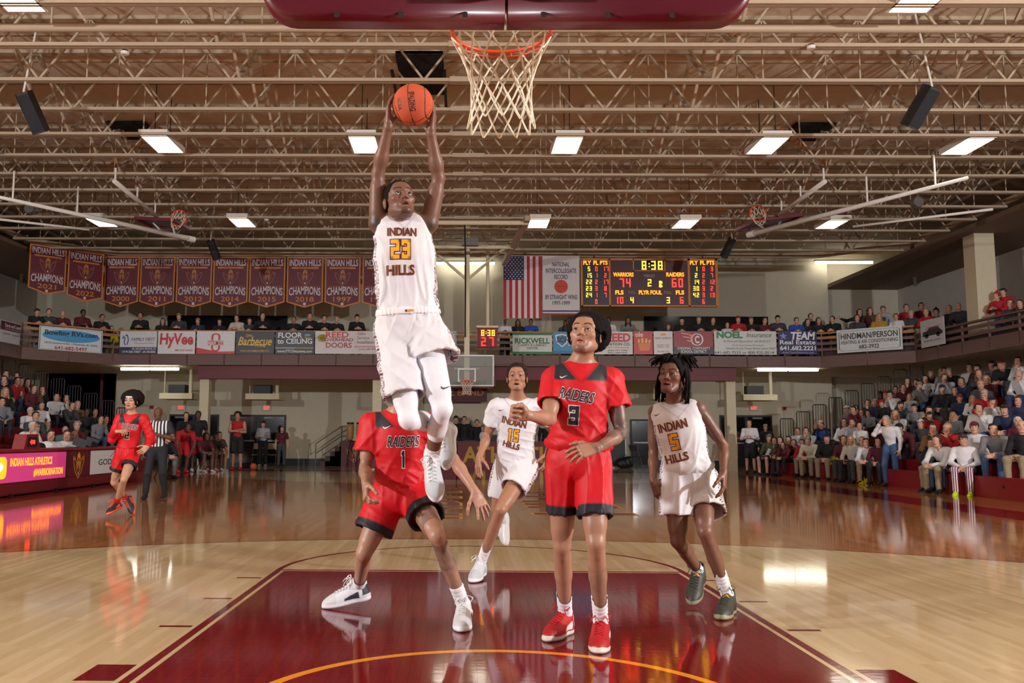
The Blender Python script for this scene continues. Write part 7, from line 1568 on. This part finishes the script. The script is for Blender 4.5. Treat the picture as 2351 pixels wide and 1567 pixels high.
bal(b4([(1595, 525, 'w r short:y', 'clasp', -.6), (1670, 450, 'w k beanie:K', 'sit', -1.0), (1770, 470, 'w k short:y', 'clasp', -1.0), (1845, 475, 'w d bald', 'clasp', -1.0), (2140, 400, 'w r beanie:R', 'rail', -.9), (2190, 370, 'w r cap:K', 'stand', -1.2), (2245, 450, 'w d short:b', 'clasp', -.62), (2320, 460, 'w k long:b', 'clasp', -.62)]), 4, 'right side balcony')
# visiting bench, door watchers and court-side people, each placed by feet on the floor
def foot(px, py, Yf, pose, code, lab, yaw=0, sleeve='long', leg='long', trs=(34, 34, 40), shoes=(36, 36, 40), group=None, sit=False, hy=0, z0=0., mirror=False):
    hy = 20 if pose in ('sit', 'clasp', 'lean', 'chin') else hy
    sk, (cn, cc), hk, (hn, hc) = describe(code); p = at(px, py, Yf); hz = POSE[pose]['head'][2]; z = z0 if not sit else .44; sc = min(1.2, max(.6, (p[2]-z)/hz)); y = math.radians(yaw); o = -POSE[pose]['head'][1]*sc
    return person(pose, (p[0]-math.sin(y)*o, p[1]+math.cos(y)*o, z), yaw, sc, sk, cc, trs, hk, hc, lab, group, hy, mirror, sleeve, leg, shoes)
q6 = lambda x, y: (380+x*.2212, 820+y*.2212)
foot(*q6(215, 610), 28.2, 'stand', 'w k short:d', 'reserve in black top standing at the bench, left of the column', 20, trs=(30, 30, 34))
foot(*q6(340, 600), 27.6, 'stand', 'b k short:k', 'reserve in black shirt and red shorts standing at the bench', 20, 'short', 'short', (190, 28, 40), (230, 230, 232))
foot(*q6(235, 722), 26.4, 'bend', 'b r short:k', 'reserve in red bending forward at the bench with hands on knees', 35, 'short', 'short', (190, 28, 40), (200, 40, 44))
for k, (x, y, code, lab, sh) in enumerate(((425, 822, 'b m short:k', 'seated reserve in maroon, first in the bench row', (230, 226, 226)), (465, 842, 'b k short:k', 'seated reserve in black, second in the bench row', (230, 150, 130)), (520, 832, 'b k long:k', 'seated reserve with long braids, third in the bench row', (230, 226, 226)), (557, 803, 't u short:d', 'seated reserve in brown, last in the bench row', (230, 230, 234)))):
    px, py = q6(x, y); Yb = 27.6+k*.55; foot(px, py, Yb, 'lean', code, lab, 40, 'short', 'short', (30, 30, 34), sh, 'reserves seated on the visiting bench', True); c = at(px, py, Yb); c[2] = 0; folding_chair((c[0]-.1, c[1]+.2, 0), .7, (60, 20, 26), 'maroon folding chair under the %s' % lab.split(',')[0], None)
foot(*q6(20, 835), 22.9, 'lean', 'w k short:d', 'coach in black seated beside the scorer table end holding a paper', 45, 'long', 'long', (110, 112, 116), (30, 30, 32), None, True); c = at(*q6(20, 835), 22.9); folding_chair((c[0]-.1, c[1]+.2, 0), .8, (60, 20, 26), 'maroon folding chair under the seated coach', None)
foot(*q6(750, 606), 29.4, 'chin' if False else 'cross', 't r afro:k', 'tall reserve 5 in red jersey standing before the middle doors', 5, 'none', 'short', (28, 28, 32), (200, 30, 40))
foot(*q6(1015, 692), 33.0, 'cross', 'w l cap:K', 'man in pale hoodie and black cap before the middle doors', 0, trs=(24, 24, 28), shoes=(150, 154, 150))
foot(*q6(1210, 745), 32.4, 'stand', 'w m short:b', 'boy in maroon shirt standing right of the middle doors', 10, 'short', 'long', (64, 68, 76))
foot(620+1000+300*.2042, 820+785*.2042, 31.6, 'cross', 'm m short:k', 'man in maroon shirt and khaki trousers beside the right column', -10, 'long', 'long', (168, 150, 124), (150, 140, 130))
foot(1620+490*.2042, 820+742*.2042, 28.6, 'phone', 'w w short:d', 'man in white jacket and black shorts looking at his phone', -25, 'long', 'short', (24, 24, 28), (26, 26, 28))
foot(1620+672*.2042, 820+785*.2042, 30.2, 'stand', 'w k cap:c', 'man in black jacket and camouflage cap standing by the right doors', -30)
foot(1620+712*.2042, 820+905*.2042, 27.6, 'sit', 'w o cap:G', 'bearded man in olive hoodie seated on a folding chair', -50, 'long', 'short', (26, 26, 30), (24, 24, 26), None, True); c = at(1620+712*.2042, 1005, 27.6); folding_chair((c[0]+.05, c[1]+.1, 0), -.9, (40, 40, 44), 'black folding chair under the man in olive hoodie', None)
for k, (x, y, code, lab) in enumerate(((775, 938, 'w w short:d', 'boy in white shirt leaning at the far end of the right bleacher'), (838, 935, 'w u long:d', 'girl in brown top beside the boy in white'), (868, 985, 'w m long:d', 'small girl in maroon sitting in front of the others')) ): foot(1620+x*.2042, 820+y*.2042, 27.4-.5*k, 'lean', code, lab, -50, sit=True); c = at(1620+x*.2042, 820+y*.2042, 27.4-.5*k); box('bench_block', (c[0]-.02, c[1]+.05, 0), (c[0]+.45, c[1]+.5, .43), M_SEAT, None, label='red seat block under the %s' % lab.split(' leaning')[0].split(' beside')[0].split(' sitting')[0], cat='bench')
# standing man cupping his mouth, man bending behind him, man in striped trousers
q8 = lambda x, y: (1950+x*.2424, 780+y*.2424)
CUP = foot(*q8(352, 762), 20.6, 'cup', 'w w short:g', 'standing man in white sweatshirt and jeans cupping a hand to his mouth', -55, 'long', 'long', (66, 96, 140), (60, 54, 48))
foot(*q8(470, 800), 21.0, 'bend', 'w m cap:K', 'man in maroon bending behind the shouting man in white', -35, 'long', 'long', (60, 88, 130), (50, 46, 44))
def striped():
    px, py = q8(1110, 925); p = person('clasp', (atx(px, py, 10.85)[0], atx(px, py, 10.85)[1]+.1, .43), -38, 1.08, 'w', (226, 224, 228), (120, 50, 80), 'cap', (60, 60, 62), 'seated man in white shirt, striped trousers and neon yellow shoes', None, 20, False, 'long', 'long', (196, 240, 40))
    m = bpy.data.materials.new('striped_cloth'); m.use_nodes = True; nt = m.node_tree; tc = nt.nodes.new('ShaderNodeTexCoord'); sx = nt.nodes.new('ShaderNodeSeparateXYZ'); nt.links.new(tc.outputs['Object'], sx.inputs[0]); e = E_(nt, sx.outputs[0])*26.; w = (e-e.fl()).lt(.5); c = mixc(nt, w, lin(226, 220, 226), lin(112, 40, 70)); nt.links.new(c, nt.nodes['Principled BSDF'].inputs['Base Color']); nt.nodes['Principled BSDF'].inputs['Roughness'].default_value = .8
    for ch in p.children:
        if ch.name.startswith('trousers'): ch.data = ch.data.copy(); ch.data.materials.clear(); ch.data.materials.append(m)
striped()
# pep band behind the barrier
for x, y, code, lab in ((1047, 951, 'w k cap:K', 'band member in black cap behind the far basket, leftmost'), (1066, 963, 'w k short:d', 'band member in black holding an instrument behind the lettered barrier'), (1095, 970, 'w k short:k', 'band member in black seated behind a music stand'), (1108, 983, 'w w short:d', 'band member in white shirt at the keyboard'), (1255, 965, 'w k short:d', 'band member in black half hidden by the player in red')): foot(x, y, 34.4, 'stand', code, lab, 0, z0=0.)
# the referee
def referee():
    p = at(363, 948, 14.6); t = foot(363, 948, 14.6, 'ref', 'b k bald', 'bald referee in striped shirt and black trousers running behind player 2', 6, 'short', 'long', (30, 32, 38), (26, 28, 32), hy=-8)
    m = bpy.data.materials.new('referee_stripes'); m.use_nodes = True; nt = m.node_tree; tc = nt.nodes.new('ShaderNodeTexCoord'); sx = nt.nodes.new('ShaderNodeSeparateXYZ'); nt.links.new(tc.outputs['Object'], sx.inputs[0]); X = E_(nt, sx.outputs[0]); e = X*17.; w = (e-e.fl()).lt(.5); blk = X.ab().gt(.19); c = mixc(nt, w.mx(blk), lin(228, 228, 230), lin(32, 34, 40)); nt.links.new(c, nt.nodes['Principled BSDF'].inputs['Base Color']); nt.nodes['Principled BSDF'].inputs['Roughness'].default_value = .7
    for ch in t.children:
        if ch.name.startswith('shirt'): ch.data = ch.data.copy(); ch.data.materials.clear(); ch.data.materials.append(m)
referee()
pom(seg_point(263, 775, 1, .22), 'yellow pom-pom hanging on the left balcony rail'); pom(seg_point(739, 772, 2, .24), 'yellow pom-pom held over the garage door board')
pom(atx(1802, 1052, 10.6), 'yellow pom-pom held by the boys at the far bleacher end'); pom(atx(1917, 1055, 10.5), 'yellow pom-pom held by the man in black hoodie'); 
for px, py, lab in ((1985, 1107, 'yellow pom-pom lying on the floor by the white sneakers'), (2000, 1106, 'flattened yellow pom-pom lying right beside the other on the floor')): c = atz(px, py, .06); pom(c, lab, .2)
bc2 = at(582, 1066, 29.6); basketball((bc2[0], bc2[1], .12), .12, np.eye(3), 'basketball', 'orange basketball resting on the floor before the middle doors')
# risers that carry the back rows of the balcony corner
for o0, o1, z in ((-.08, -.5, 4.38), (-.5, -1.35, 4.8), (-1.35, -2.5, 5.15)):
    A, B = poly_off(o0), poly_off(o1); MB().prism([tuple(A[3]), tuple(A[4]), tuple(B[4]), tuple(B[3])], (0, 0, 3.9), EX, (0, 1, 0), EZ, z-3.9).build('balcony_riser', M_TREAD, BAL)
    MB().prism([tuple(A[4]), (A[4][0], 25.7), (B[4][0], 25.7), tuple(B[4])], (0, 0, 3.9), EX, (0, 1, 0), EZ, z-3.9).build('balcony_riser', M_TREAD, BAL)
MB().prism([(15.38, 22.0), (15.38, 24.8), (16.2, 24.8), (16.2, 22.0)], (0, 0, 3.9), EX, (0, 1, 0), EZ, .48).build('balcony_riser', M_TREAD, BAL)
